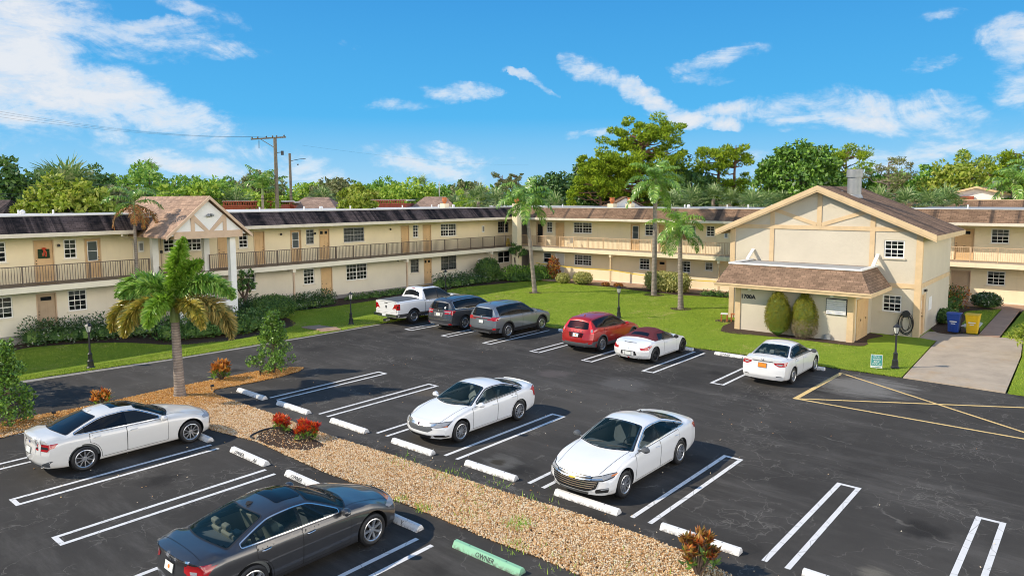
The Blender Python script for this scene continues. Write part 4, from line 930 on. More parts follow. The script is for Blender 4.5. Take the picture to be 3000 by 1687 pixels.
wingB = wing('apartment_wing', 'two-storey yellow wing at the back of the lawn with brown shingle mansard and sunlit gallery', (51.6, 0, 0), R(-90), -43.4, -12.0, OB,
     dict(walls=['stucco_yellow', 'stucco_cream', 'stucco_yellow'], rails=[(-41.85, -15.9)], railm='rail_tan', eave=(5.30, 5.47, -1.62, -0.75), mans=(-41.75, -12.0, -42.65, -12.0), top=6.345,
          shingle='shingle_brown', slab=(-43.35, -12.05), flat=(-42.65, -12), depth=11.0, flatm='roof_grey', vents=VB, posts=[-32.0, -22.45], gutters=[(-41.74, -12.0)], postm='trim_tan', brm='stucco_yellow', slabm='slab_conc', fascia='stucco_yellow', edgem='roof_white'))
OC = [('D', -8.42, -7.25, 2.88, 5.05, dict(k='fan', n='210')), ('W', -6.33, -5.3, 4.08, 5.05), ('d', -8.5, -7.34, .1, 2.15, dict(k='6', m='door_tan', f='trim_pink', n='110')), ('w', -6.42, -5.38, 1.26, 2.22, dict(blind=.2)), ('W', -9.5, -8.8, 4.05, 4.9), ('W', -3.4, -2.4, 4.08, 5.05), ('w', -2.6, -1.6, 1.26, 2.22), ('D', -1.5, -.5, 2.88, 5.05)]
wingC = wing('apartment_wing', 'two-storey yellow wing at the far right with open gallery behind the recycling bins', (57.1, 0, 0), R(-90), -12.0, 22.0, OC,
     dict(walls=['stucco_yellow', 'stucco_cream', 'stucco_yellow'], rails=[(-11.9, 21.9)], railm='rail_tan', eave=(5.30, 5.47, -1.62, -0.75), mans=(-12, 22, -12, 22), top=6.335,
          shingle='shingle_brown', depth=12.0, flatm='roof_grey', vents=[(-8.2, 3.4, 0), (-4.3, 4.4, 0), (-1, 5, 0)], postm='trim_tan', brm='stucco_yellow', fascia='stucco_yellow', posts=[-3.2]))
# far building whose roof shows over the right wing
wingD = empty('far_building', (76, 0, 0), 0, 'far tan-roofed building with small front gable showing above the right wing roof', 'apartment building')
MB().box(0.9, 22, -30, 22, 0, 6.3).build('wall', 'stucco_yellow', wingD)
mb = MB(); mb.quad((0, 20, 5.7), (0, -30, 5.7), (.9, -30, 6.85), (.9, 20, 6.85)); mb.build('mansard_roof', 'shingle_brown', wingD)
MB().box(.9, 22, -30, 20.5, 6.84, 6.90).build('flat_roof', 'trim_tan', wingD)
gx = 8.0; gy = 10.7
mb = MB(); mb.prism([(gy-4.6, 6.85), (gy+4.6, 6.85), (gy, 8.02)], gx, gx+8, 'x'); mb.build('gable_wall', 'white_wall', wingD)
for s in (-1, 1):
    mb = MB(); mb.prism([(gy+s*5.0, 6.75), (gy, 8.08), (gy, 8.20), (gy+s*5.0, 6.87)], gx-.4, gx+8.3, 'x'); mb.build('gable_roof', 'shingle_far', wingD)
    mb = MB(); mb.prism([(gy+s*5.02, 6.70), (gy, 8.03), (gy, 8.22), (gy+s*5.02, 6.89)], gx-.46, gx-.401, 'x'); mb.build('verge_board', 'trim_tan', wingD)
MB().box(gx-.35, gx-.1, gy+.2, gy+2.1, 6.9, 7.25).build('planter', 'brick_red', wingD)
MB().lathe([(.42, -.6), (.42, .78), (.50, .80), (.50, 1.18), (.42, 1.2)], 16, (gx+3, gy-1.4, 7.6)).build('flue', 'galv', wingD, True)
# ------------------------------------------------------------------ stair portico in front of the left wing
PX, PY = 19.26, 38.95
po = empty('stair_portico', (PX, PY, 0), 0, 'white gabled stair porch with pink half-timber trim standing before the left wing', 'porch')
apx = 7.32; ez = 5.13; hw = 2.42
for s in (-1, 1):
    mb = MB()
    n_ = 4
    for i in range(n_):
        y0, y1 = -.45+(9.0)*i/n_, -.45+(9.0)*(i+1)/n_
        a, b = (s*(hw+.05), y0, ez+.06), (s*(hw+.05), y1, ez+.06)
        q = [(s*(hw+.05), y0, ez+.06), (s*(hw+.05), y1, ez+.06), (0, y1, apx+.08), (0, y0, apx+.08)]
        mb.add(q, [(0, 1, 2, 3) if s > 0 else (3, 2, 1, 0)])
        q2 = [(p[0], p[1], p[2]-.09) for p in q]; mb.add(q2, [(3, 2, 1, 0) if s > 0 else (0, 1, 2, 3)])
    mb.add([(s*(hw+.05), -.45, ez+.06), (s*(hw+.05), 8.55, ez+.06), (s*(hw+.05), 8.55, ez-.03), (s*(hw+.05), -.45, ez-.03)], [(3, 2, 1, 0) if s > 0 else (0, 1, 2, 3)])
    mb.build('gable_roof', 'shingle_pink', po)
    MB().prism([(s*(hw+.07), ez-.12), (0, apx-.11), (0, apx+.085), (s*(hw+.07), ez+.065)], -.51, -.452, 'y').build('verge_board', 'trim_pink', po)
gw = 1.95; gz = 5.42; gt = 7.02
MB().prism([(-gw-.25, gz-.2), (gw+.25, gz-.2), (0, gt+.09)], -.25, -.10, 'y').build('gable_wall', 'white_wall', po)
mb = MB(); mb.box(-gw-.02, gw+.02, -.31, .16, 5.05, gz+.03)
for x in (-.92, .92): mb.box(x-.10, x+.10, -.305, -.251, gz+.031, gz+.031+(gw-abs(x)-.1)*0.80)
for s in (-1, 1):
    mb.prism([(s*.0, gz+.031), (s*.24, gz+.031), (s*1.06, gz+.78), (s*.86, gz+.96)][::s], -.30, -.252, 'y')
mb.build('timber_trim', 'trim_pink', po)
mb = MB(); mb.lathe([(.06, -.251), (.09, -.30), (.02, -.36)], 10, (0, 0, 6.33), 'y'); mb.lathe([(.05, -.05), (.10, .12)], 10, (-.12, -.38, 6.30), 'x'); mb.lathe([(.10, .0), (.05, .17)], 10, (.08, -.38, 6.33), 'x'); mb.build('floodlight', 'galv', po, True)
for cx in (-1.52, 1.52):
    for cy in (.05, 3.2):
        MB().box(cx-.17, cx+.17, cy-.02, cy+.32, -.7, 5.05).build('column', 'white_wall', po)
MB().box(-1.345, 1.345, -.0, .28, 1.05, 1.38).box(1.345-.0, 1.69, .302, 3.15, 1.05, 1.38).build('landing_beam', 'white_wall', po)
MB().box(-1.34, 1.34, .29, 1.7, 1.28, 1.40).build('landing', 'slab_conc', po)
railing(po, 'railing', -1.3, 1.3, .12, 1.42, 2.42, 'rail_tan')
mb = MB()
for i in range(8):
    z = 1.40+(2.87-1.40)*(i+1)/9; y = 1.7+.27*i; mb.box(-1.3, -.1, y, y+.30, z-.05, z)
    z2 = 1.40*(i+1)/9-.1; mb.box(.1, 1.3, 1.7+.27*(7-i), 1.7+.27*(7-i)+.30, z2-.05, z2)
mb.build('stair', 'slab_conc', po)
mb = MB(); mb.bar((-1.36, 1.7, 2.35), (-1.36, 4.0, 3.85), .05); mb.bar((-.05, 1.7, 2.35), (-.05, 4.0, 3.85), .05)
for i in range(14):
    y = 1.75+.16*i; z = 2.35+1.5*(y-1.7)/2.3
    mb.box(-1.371, -1.349, y-.011, y+.011, z-.85, z-.02); mb.box(-.061, -.039, y-.011, y+.011, z-.85, z-.02)
mb.build('handrail', 'rail_bronze', po)
# ------------------------------------------------------------------ house with the 1700A gable
X0, X1, Y0, Y1 = 40.65, 48.9, 7.37, 17.4; ymid = (Y0+Y1)/2+.02; WZ = 5.42; AP = 7.62
hb = empty('gabled_house', (X0, ymid, 0), 0, 'cream gabled laundry house with tan half-timber trim and brown shingle canopy', 'house')
def hp(mb): mb.v = [(x-X0, y-ymid, z) for x, y, z in mb.v]; return mb
mb = MB(); winf = [(8.16, 9.12, 4.05, 4.97), (8.18, 9.08, 1.24, 2.13)]
w2 = MB(); holed_wall(w2, -Y1, -Y0, -.1, WZ, [(-b, -a, c, d) for a, b, c, d in winf])
for f, mi in zip(w2.f, w2.m): mb.add([(X0+w2.v[i][1], -w2.v[i][0], w2.v[i][2]) for i in f], [tuple(range(len(f)))], 0)
mb.add([(X0, Y1, WZ), (X0, Y0, WZ), (X0, ymid, AP)], [(0, 1, 2)])
side = [(-(41.0), 0, 0)]
sd = MB(); holed_wall(sd, X0, X1, -.1, WZ, [(40.85, 42.35, 0.06, 2.2)])
for f in sd.f: mb.add([(sd.v[i][0], Y0+sd.v[i][1], sd.v[i][2]) for i in f], [tuple(range(len(f)))], 0)
mb.quad((X1, Y1, -.1), (X0, Y1, -.1), (X0, Y1, WZ), (X1, Y1, WZ)); mb.quad((X1, Y0, -.1), (X1, Y1, -.1), (X1, Y1, WZ), (X1, Y0, WZ)); mb.add([(X1, Y0, WZ), (X1, Y1, WZ), (X1, ymid, AP)], [(0, 1, 2)])
hp(mb).build('wall', 'stucco_house', hb)
sl_ = (AP-WZ)/((Y1-Y0)/2)
for s in (-1, 1):
    ye = ymid+s*((Y1-Y0)/2+.72); zz_ = AP-sl_*abs(ye-ymid)
    mb = MB(); mb.prism([(ye, zz_+.06), (ymid, AP+.06), (ymid, AP+.20), (ye, zz_+.20)], X0-.55, X1-.3, 'x'); hp(mb).build('roof', 'shingle_brown', hb)
    mb = MB(); mb.prism([(ye+s*.02, zz_-.06), (ymid, AP-.06), (ymid, AP+.215), (ye+s*.02, zz_+.215)], X0-.61, X0-.551, 'x')
    mb.prism([(ye+s*.02, zz_-.14), (ymid, AP-.14), (ymid, AP-.062), (ye+s*.02, zz_-.062)], X0-.585, X0-.545, 'x')
    hp(mb).build('verge_board', 'trim_tan', hb)
    mb = MB(); mb.box(X0-.55, X1-.3, ye+(.001 if s > 0 else -.04), ye+(.04 if s > 0 else -.001), zz_-.08, zz_+.17); hp(mb).build('eave_board', 'trim_tan', hb)
mb = MB()
def board(y0, z0, y1, z1, wd, d=.045):
    a = Vector((0, y0, z0)); b = Vector((0, y1, z1)); n_ = (b-a).normalized(); p = Vector((0, -n_.z, n_.y))*wd/2
    q = [(v.y, v.z) for v in (a-p, b-p, b+p, a+p)]; mb.prism(q, X0-d, X0-.001, 'x')
mb.box(X0-.05, X0-.001, Y0+.25, Y1-.25, 5.42, 5.64)                     # belt under the gable
for y in (9.69, 14.98): mb.box(X0-.046, X0-.001, y-.12, y+.12, 3.5, 5.419); mb.box(X0-.046, X0-.001, y-.12, y+.12, 5.641, AP-sl_*abs(y-ymid)-.1)
mb.box(X0-.048, X0-.001, ymid-.12, ymid+.12, 5.641, AP-.12)
board(9.75, 6.52, ymid-.13, 5.70, .20); board(14.92, 6.52, ymid+.13, 5.70, .20)
mb.box(X0-.049, X0-.001, Y0+.25, 8.9, 2.52, 2.76)                        # belt between floors
mb.box(X0-.052, X0-.001, Y0-.05, Y0+.249, -.05, WZ-.02); mb.box(X0-.001, X0+.20, Y0-.05, Y0-.001, -.05, WZ-.02)   # corner boards
mb.box(X0-.052, X0-.001, Y1-.249, Y1+.05, -.05, WZ-.02)
mb.box(X0+.201, X1-.2, Y0-.04, Y0-.001, 2.55, 2.78)
hp(mb).build('timber_trim', 'trim_tan', hb)
# windows in the front wall: a turned frame of reference (local x runs to -y)
def turned(parent, x, y, name):
    o = bpy.data.objects.new(name, None); COL.objects.link(o); return o
def front_window(a, b, c, d, blind, label):
    W_ = window(None, -b, -a, c, d, kind='1', blind=blind, sillm='stucco_house', rows=4, cols=3, label=label)
    W_.parent = hb; W_.location = (0, -ymid, 0); W_.rotation_euler = (0, 0, R(-90)); return W_
wn = front_window(8.16, 9.12, 4.05, 4.97, 0, None); front_window(8.18, 9.08, 1.24, 2.13, .45, None)
D_ = door(None, 40.87, 41.75, 0.06, 2.2, kind='6', mat='trim_tan', frame='trim_tan', hinge=-1); D_.parent = hb; D_.location = (-X0, Y0-ymid, 0)
mb = MB(); mb.box(41.751, 42.349, Y0+.03, Y0+.06, .06, 2.2); hp(mb).build('door_panel', 'trim_tan', hb)
mb = MB(); mb.box(41.15, 41.4, Y0+.035, Y0+.055, 1.45, 1.85); mb.box(43.0, 43.8, Y0-.02, Y0-.001, 1.15, 1.85); hp(mb).build('notice', 'white_trim', hb)
mb = MB(); mb.box(41.6, 41.9, Y0-.12, Y0-.041, 2.3, 2.42); hp(mb).build('lamp', 'black_metal', hb)
# flue on the right slope
fy, fx = 11.2, 42.6; fz = AP-sl_*abs(fy-ymid)+.18
mb = MB(); mb.lathe([(.36, -.3), (.36, 1.0), (.42, 1.02), (.42, 1.45), (.36, 1.46)], 20, (fx, fy, fz)); fl = hp(mb).build('flue', 'galv', hb, True)
mb = MB(); mb.lathe([(.46, -.12), (.40, .06)], 20, (fx, fy, fz)); mb.tube([(fx-.3, fy+.55, fz-.1), (fx-.3, fy+.55, fz+.28)], .06, 8); hp(mb).build('flashing', 'galv', hb, True)
# annex with the shingle canopy
AX, AY0, AY1 = 37.15, 9.58, 15.52
mb = MB(); mb.box(AX, X0-.001, AY0, AY1, -.1, 3.3); hp(mb).build('annex_wall', 'stucco_house', hb)
mb = MB()
for y in (AY1-.20, AY0): mb.box(AX-.06, AX-.001, y-.03, y+.26, -.05, 2.45)
mb.box(AX-.001, AX+.2, AY0-.06, AY0-.001, -.05, 2.45); mb.box(AX-.05, AX-.001, 13.05, 13.25, -.05, 2.45); mb.box(AX-.001, AX+.2, AY1+.001, AY1+.06, -.05, 2.45)
hp(mb).build('annex_trim', 'trim_tan', hb)
ex0 = AX-.85; ya, yb = AY0-.95, AY1+.85; zt_ = 3.58; ti = AX+.25; ta, tb_ = AY0-.22, AY1+.55
mb = MB()
nseg = 3
for i in range(nseg):
    a0, a1 = yb+(ya-yb)*i/nseg, yb+(ya-yb)*(i+1)/nseg; c0, c1 = tb_+(ta-tb_)*i/nseg, tb_+(ta-tb_)*(i+1)/nseg
    mb.quad((ex0, a0, 2.60), (ex0, a1, 2.60), (ti, c1, zt_), (ti, c0, zt_))
mb.quad((ex0, ya, 2.60), (X0-.3, ya, 2.60), (X0-.3, ta, zt_), (ti, ta, zt_)); mb.quad((X0-.3, yb, 2.60), (ex0, yb, 2.60), (ti, tb_, zt_), (X0-.3, tb_, zt_))
mb.quad((X0-.3, ya, 2.60), (X0-.3, yb, 2.60), (X0-.3, tb_, zt_), (X0-.3, ta, zt_))
hp(mb).build('canopy_roof', 'shingle_annex', hb)
mb = MB(); mb.box(ex0-.05, ex0-.001, ya-.05, yb+.05, 2.43, 2.63); mb.box(ex0, X0-.3, ya-.05, ya-.001, 2.43, 2.63); mb.box(ex0, X0-.3, yb+.001, yb+.05, 2.43, 2.63); mb.box(ex0-.09, ex0-.051, ya-.09, yb+.09, 2.55, 2.64)
hp(mb).build('canopy_fascia', 'trim_tan', hb)
mb = MB(); mb.quad((ex0, ya, 2.45), (ex0, yb, 2.45), (X0-.31, yb, 2.45), (X0-.31, ya, 2.45)); hp(mb).build('canopy_soffit', 'stucco_yellow', hb)
mb = MB(); mb.box(ti-.06, ti+.16, ta-.06, tb_+.06, zt_, zt_+.08); mb.box(ti+.161, X0-.06, ta-.06, ta+.12, zt_, zt_+.08); mb.box(ti+.161, X0-.06, tb_-.12, tb_+.06, zt_, zt_+.08)
mb.bar((X0-.9, ta+.03, zt_+.1), (X0-.02, ta+.03, zt_+.62), .17, .07); mb.bar((X0-.9, tb_-.03, zt_+.1), (X0-.02, tb_-.03, zt_+.62), .17, .07)
hp(mb).build('parapet_cap', 'white_trim', hb)
mb = MB(); mb.box(ti+.161, X0-.002, ta+.121, tb_-.121, zt_-.15, zt_-.02); hp(mb).build('canopy_deck', 'roof_grey', hb)
me = text_mesh('1700A', .30, .02, .035); o = link_mesh('lettering', me, 'ink', hb); o.location = (AX-.015-X0, 14.88-ymid, 1.78); o.rotation_euler = (0, 0, R(-90))
mb = MB(); mb.box(AX-.03, AX-.001, 9.86, 10.86, 1.36, 2.16, 0)
for i in range(8): z = 1.42+i*.093; mb.prism([(AX-.03, z), (AX-.10, z-.03), (AX-.10, z-.01), (AX-.03, z+.045)], 9.90, 10.82, 'y', 1)
hp(mb).build('louvre_vent', ['interior_dark', 'white_trim'], hb)
mb = MB(); mb.box(37.75, 39.75, AY0-.05, AY0-.001, .02, 2.1, 0)
for k in range(2):
    a = 37.85+k*.95
    for i in range(26): z = .30+i*.062; mb.box(a+.08, a+.80, AY0-.065, AY0-.051, z, z+.035, 0)
    mb.box(a+.42, a+.46, AY0-.09, AY0-.066, .98, 1.08, 1)
hp(mb).build('louvre_door', ['door_peach', 'brass'], hb)
mb = MB()
for y in (14.75, 10.55): mb.box(AX-.24, AX-.08, y-.08, y+.08, 2.24, 2.42)
hp(mb).build('canopy_lamp', 'white_trim', hb)
mb = MB(); mb.box(AX-.16, AX-.001, 10.55, 10.85, .08, .32); hp(mb).build('crawl_vent', 'galv', hb)
# hose reel with coiled hose
hz, hy = 1.22, 7.92
ho = empty('garden_hose', (X0-.06, hy, 0), 0, 'black garden hose coiled on a wall reel beside the house corner', 'garden hose')
mb = MB(); mb.lathe([(.17, 0), (.17, .02), (.09, .03), (.09, .13), (.17, .14), (.17, .16)], 16, (-.17, 0, hz), 'x'); mb.build('reel', 'black_metal', ho, True)
mb = MB(); pts = []
for i in range(150):
    a = i/150*5*2*math.pi; k = i/150
    rx_ = .26+.10*math.sin(k*9); rz_ = .50+.10*math.sin(k*7+1)
    pts.append((-.06-.05*math.sin(k*23), .0+rx_*math.sin(a), hz-.50-rz_*math.cos(a)*.95+.06*math.sin(k*5)))
mb.tube(pts, .016, 6); mb.tube([pts[-1], (-.08, .3, .35), (-.12, .55, .06), (-.2, .7, .03)], .016, 6); mb.build('coil', 'rubber', ho, True)
# ------------------------------------------------------------------ vehicles: lofted shells with projected panels
def curve(pts, sm=0.10):
    xs = np.array([p[0] for p in pts], float); ys = np.array([p[1] for p in pts], float)
    o = np.argsort(xs); xs, ys = xs[o], ys[o]
    g = np.linspace(xs[0]-.3, xs[-1]+.3, 600); v = np.interp(g, xs, ys)
    k = max(1, int(sm/(g[1]-g[0]))); ker = np.hanning(2*k+3); ker /= ker.sum()
    v = np.convolve(np.pad(v, k+1, mode='edge'), ker, 'valid')
    return lambda x: np.interp(x, g, v)
def round_poly(pts, r=0.03, n=4):
    out = []; k = len(pts)
    for i in range(k):
        p0, p1, p2 = np.array(pts[i-1], float), np.array(pts[i], float), np.array(pts[(i+1) % k], float)
        a, b = p0-p1, p2-p1; la, lb = np.linalg.norm(a), np.linalg.norm(b)
        q = min(r, la*.45, lb*.45)
        if q < 1e-4: out.append(tuple(p1)); continue
        A, B = p1+a/la*q, p1+b/lb*q
        for j in range(n+1):
            u = j/n; out.append(tuple((1-u)**2*A+2*u*(1-u)*p1+u*u*B))
    return out
def inset(pts, d):
    """grow (d>0) or shrink a polygon"""
    P = [np.array(p, float) for p in pts]; k = len(P)
    area = sum(P[i][0]*P[(i+1) % k][1]-P[(i+1) % k][0]*P[i][1] for i in range(k)); s = 1 if area > 0 else -1
    out = []
    for i in range(k):
        e1 = P[i]-P[i-1]; e2 = P[(i+1) % k]-P[i]
        e1 /= max(np.linalg.norm(e1), 1e-9); e2 /= max(np.linalg.norm(e2), 1e-9)
        n1, n2 = np.array([e1[1], -e1[0]])*s, np.array([e2[1], -e2[0]])*s
        b = n1+n2; L_ = np.linalg.norm(b); b = b/L_ if L_ > 1e-6 else n1
        out.append(tuple(P[i]+b*d/max(0.5, float(b@n1))))
    return out
class Car:
    def __init__(s, name, label, loc, head, sp, cat='car'):
        s.sp = sp; s.root = empty(name, (loc[0], loc[1], 0.012), R(head), label, cat, 'vehicles parked in the lot')
        wb = s.wb = sp['wb']; s.xF = wb/2+sp['fo']; s.xR = -(wb/2+sp['ro']); s.w = sp['w']/2
        s.T = curve(sp['top'], sp.get('tsm', .14)); s.Zs = curve(sp['belt'], .12)
        w = s.w
        s.Wd = curve([(s.xF, w-.07), (s.xF-.35, w-.02), (wb/2-.2, w), (-wb/2+.2, w), (s.xR+.35, w-.02), (s.xR, w-.06)], .2)
        c = sp['cab']  # cowl corner, roof front corner, roof rear corner, backlight base corner
        xc, xf, xr, xb = c; d = sp.get('cantd', .075); T, Zs = s.T, s.Zs
        ho = sp.get('hood_edge', .03)
        pts = [(s.xF, T(s.xF)-ho), (xc+.30, T(xc+.30)-ho), (xc, Zs(xc)+.025)]
        for u in np.linspace(0, 1, 9)[1:-1]: pts.append((xc+(xf-xc)*u, Zs(xc)+.025+(T(xf)-d-Zs(xc)-.025)*(u**.86)))
        for u in np.linspace(0, 1, 8): x = xf+(xr-xf)*u; pts.append((x, T(x)-d))
        if xb > s.xR+.12:
            for u in np.linspace(0, 1, 8)[1:-1]: pts.append((xr+(xb-xr)*u, T(xr)-d+(Zs(xb)+.025-T(xr)+d)*(u**1.15)))
            pts += [(xb, Zs(xb)+.025), (xb-.28, T(xb-.28)-ho), (s.xR, T(s.xR)-ho)]
        else: pts += [(s.xR, T(s.xR)-d)]
        s.Zr = curve(pts, .07); rh = sp['roofw']/2
        hw_ = w-sp.get('hoodin', .15)
        yp = [(s.xF, hw_-.08), (xc+.3, hw_), (xc, w-.115), (xf, rh), ((xf+xr)/2, rh+.02), (xr, rh-.01)]
        yp += [(xb, w-.15), (xb-.28, w-.17), (s.xR, hw_-.05)] if xb > s.xR+.12 else [(s.xR, rh-.05)]
        s.Yr = curve(yp, .12)
        s.shell()
    def section(s, x):
        sp = s.sp; w = float(s.Wd(x)); zb = sp['clear']+.02; zs = float(s.Zs(x)); zr = float(s.Zr(x)); yr = float(s.Yr(x)); zt = float(s.T(x))
        zr = min(zr, zt-.004); zs = min(zs, zr-.012); ys = w-sp.get('shoulder', .065)
        rise = zb+max(0, (x-s.wb/2)/sp['fo'])**2*sp.get('frise', .05)+max(0, (-s.wb/2-x)/sp['ro'])**2*sp.get('rrise', .07)
        ctl = [(w-.16, rise), (w-.075, rise+.02), (w-.035, rise+.10), (w-.012, zs*.52), (w, zs*.72), (w-.014, zs-.10), (ys, zs)]
        P = []
        # catmull through the body side
        for i in range(len(ctl)-1):
            p0, p1, p2, p3 = [np.array(ctl[min(max(j, 0), len(ctl)-1)]) for j in (i-1, i, i+1, i+2)]
            m_ = 2 if i < 2 else 4
            for j in range(m_):
                u = j/m_; P.append(.5*((2*p1)+(p2-p0)*u+(2*p0-5*p1+4*p2-p3)*u*u+(3*p1-p0-3*p2+p3)*u**3))
        a, b = np.array([ys, zs]), np.array([yr, zr]); bl = min(.03, .10*abs(zr-zs))
        for j in range(7):
            u = j/7; q = a+(b-a)*u; q[0] += bl*4*u*(1-u); P.append(q)
        for j in range(9):
            u = j/8; ang = u*math.pi/2
            P.append(np.array([yr*math.cos(ang) if False else yr*(1-u), zr+(zt-zr)*(1-(1-u)**2.3)]))
        P = np.array(P); P[:, 1] = np.maximum.accumulate(P[:, 1]+np.arange(len(P))*1e-5)
        return P
    def disp(s, x, y, z):
        sp = s.sp; a, n = sp.get('fplan', (.30, 3.0)); dF = -a*np.abs(y/s.w)**n+np.interp(z, [p[0] for p in sp['fprof']], [p[1] for p in sp['fprof']])
        a2, n2 = sp.get('rplan', (.20, 3.2)); dR = a2*np.abs(y/s.w)**n2+np.interp(z, [p[0] for p in sp['rprof']], [p[1] for p in sp['rprof']])
        xa = s.wb/2-.05; wt = np.clip((x-xa)/(s.xF-xa), 0, 1)**1.8
        xb = -s.wb/2+sp.get('rstart', .10); wr = np.clip((xb-x)/(xb-s.xR), 0, 1)**sp.get('rpow', 1.8)
        return x+dF*wt+dR*wr
    def shell(s):
        xs = np.linspace(s.xR, s.xF, 92); secs = [s.section(x) for x in xs]; n = len(secs[0]); rows = []
        V = []; F = []
        for x, P in zip(xs, secs):
            ring = [(x, -p[0], p[1]) for p in P]+[(x, p[0], p[1]) for p in P[-2::-1]]; rows.append(range(len(V), len(V)+len(ring))); V += ring
        m_ = len(rows[0])
        for i in range(len(rows)-1):
            for k in range(m_): F.append((rows[i][k], rows[i][(k+1) % m_], rows[i+1][(k+1) % m_], rows[i+1][k]))
        K = 14
        for ri, fl in ((0, False), (len(rows)-1, True)):
            grid = []
            P = secs[ri]; x = xs[ri]
            for j in range(n-1):
                row = [rows[ri][j]]
                for k in range(1, K): V.append((x, -P[j][0]+2*P[j][0]*k/K, P[j][1])); row.append(len(V)-1)
                row.append(rows[ri][m_-1-j]); grid.append(row)
            top = rows[ri][n-1]
            for j in range(n-2):
                for k in range(K):
                    q = (grid[j][k], grid[j][k+1], grid[j+1][k+1], grid[j+1][k]); F.append(q if fl else q[::-1])
            for k in range(K):
                q = (grid[-1][k], grid[-1][k+1], top); F.append(q if fl else q[::-1])
        V = np.array(V, float); V[:, 0] = s.disp(V[:, 0], V[:, 1], V[:, 2])
        s.V, s.F = V, F
        bm = bmesh.new(); vs = [bm.verts.new(v) for v in V]
        # the ring closing face (underside) plus end caps lie between first and last ring vertices
        for f in F:
            try: bm.faces.new([vs[i] for i in f])
            except ValueError: pass
        bmesh.ops.recalc_face_normals(bm, faces=bm.faces)
        s.bvh = BVHTree.FromBMesh(bm); s.bm = bm
    def hit(s, p, d):
        """cast from far along -d, return point and normal"""
        d = Vector(d).normalized(); o = Vector(p)-d*6
        r = s.bvh.ray_cast(o, d, 20)
        return (r[0], r[1]) if r[0] is not None else (None, None)
    AX = {'L': ((0, -1, 0), (-1, 0, 0)), 'R': ((0, 1, 0), (1, 0, 0)), 'F': ((-1, 0, 0), (0, 1, 0)), 'B': ((1, 0, 0), (0, -1, 0)), 'T': ((0, 0, -1), (1, 0, 0))}
    def frame(s, view):
        """view: ray direction; polygon coords (a,b) in a plane: side views (x,z); front/back (y,z); top (x,y)"""
        if view in 'LR': return lambda a, b: (a, 0, b), Vector((0, -1, 0) if view == 'L' else (0, 1, 0))
        if view in 'FB': return lambda a, b: (0, a, b), Vector((-1, 0, 0) if view == 'F' else (1, 0, 0))
        return lambda a, b: (a, b, 0), Vector((0, 0, -1))
    def patch(s, name, poly, view, mat, off=.004, parent=None, grid=.07, thick=0.0, label=None, r=.03, mats=None, cut=False, ring=0.0):
        """panel that follows the shell inside a polygon drawn on one of its views"""
        if view in 'FB' and ('light' in name or 'lens' in name): poly = [(max(-s.w+.055, min(s.w-.055, p[0])), p[1]) for p in poly]
        poly = round_poly(poly, r) if r else poly
        fr, d = s.frame(view); bm = bmesh.new(); vs = [bm.verts.new((a, b, 0)) for a, b in poly]
        if view in 'FB': grid = min(grid, .03)
        if ring:
            Q = [bm.verts.new((a, b, 0)) for a, b in inset(poly, ring)]; n_ = len(vs)
            for i in range(n_): bm.faces.new((vs[i], vs[(i+1) % n_], Q[(i+1) % n_], Q[i]))
        else:
            try: bm.faces.new(vs)
            except ValueError: bm.free(); return None
        A = np.array(poly); lo, hi = A.min(0), A.max(0)
        for ax in (0, 1):
            n = int((hi[ax]-lo[ax])/grid)
            for i in range(1, n+1):
                c = [0, 0, 0]; c[ax] = lo[ax]+(hi[ax]-lo[ax])*i/(n+1); no = [0, 0, 0]; no[ax] = 1
                bmesh.ops.bisect_plane(bm, geom=bm.verts[:]+bm.edges[:]+bm.faces[:], plane_co=c, plane_no=no)
        bad = []
        for v in bm.verts:
            p, nr = s.hit(fr(v.co.x, v.co.y), d)
            if p is None or (view == 'B' and p.x > s.xR+s.sp.get('deep', .50)) or (view == 'F' and p.x < s.xF-.70): bad.append(v)
            else:
                if nr.dot(d) > 0: nr = -nr
                v.co = p+nr*off
        if bad: bmesh.ops.delete(bm, geom=bad, context='VERTS')
        for it in range(3):
            lim = .075 if grid > .08 else .05
            le = [e for e in bm.edges if e.calc_length() > lim]
            if not le: break
            old = set(bm.verts); bmesh.ops.subdivide_edges(bm, edges=le, cuts=1, use_grid_fill=True)
            for v in bm.verts:
                if v in old: continue
                p, nr, _, _ = s.bvh.find_nearest(v.co)
                if nr.dot(d) > .3: nr = -nr
                v.co = p+nr*off
        if not bm.faces: bm.free(); return None
        bm.normal_update()
        tot = sum((f.normal.dot(d)*f.calc_area() for f in bm.faces))
        if tot > 0: bmesh.ops.reverse_faces(bm, faces=bm.faces)
        if thick > 0:
            bm.normal_update()
            ed = [e for e in bm.edges if e.is_boundary]; r_ = bmesh.ops.extrude_edge_only(bm, edges=ed)
            nv = [g for g in r_['geom'] if isinstance(g, bmesh.types.BMVert)]
            for v in nv:
                q = min(bm.verts, key=lambda w: (w.co-v.co).length_squared if w is not v else 9) if False else None
                nn_ = s.bvh.find_nearest(v.co); v.co = v.co-(nn_[1] if nn_[1].dot(d) < 0 else -nn_[1])*thick
        me = bpy.data.meshes.new(name); bm.to_mesh(me); bm.free()
        o = link_mesh(name, me, mat, parent or s.root, True, 50)
        if label: o['label'] = label
        if cut: s.cuts.append((inset(poly, -.02), view, d))
        return o
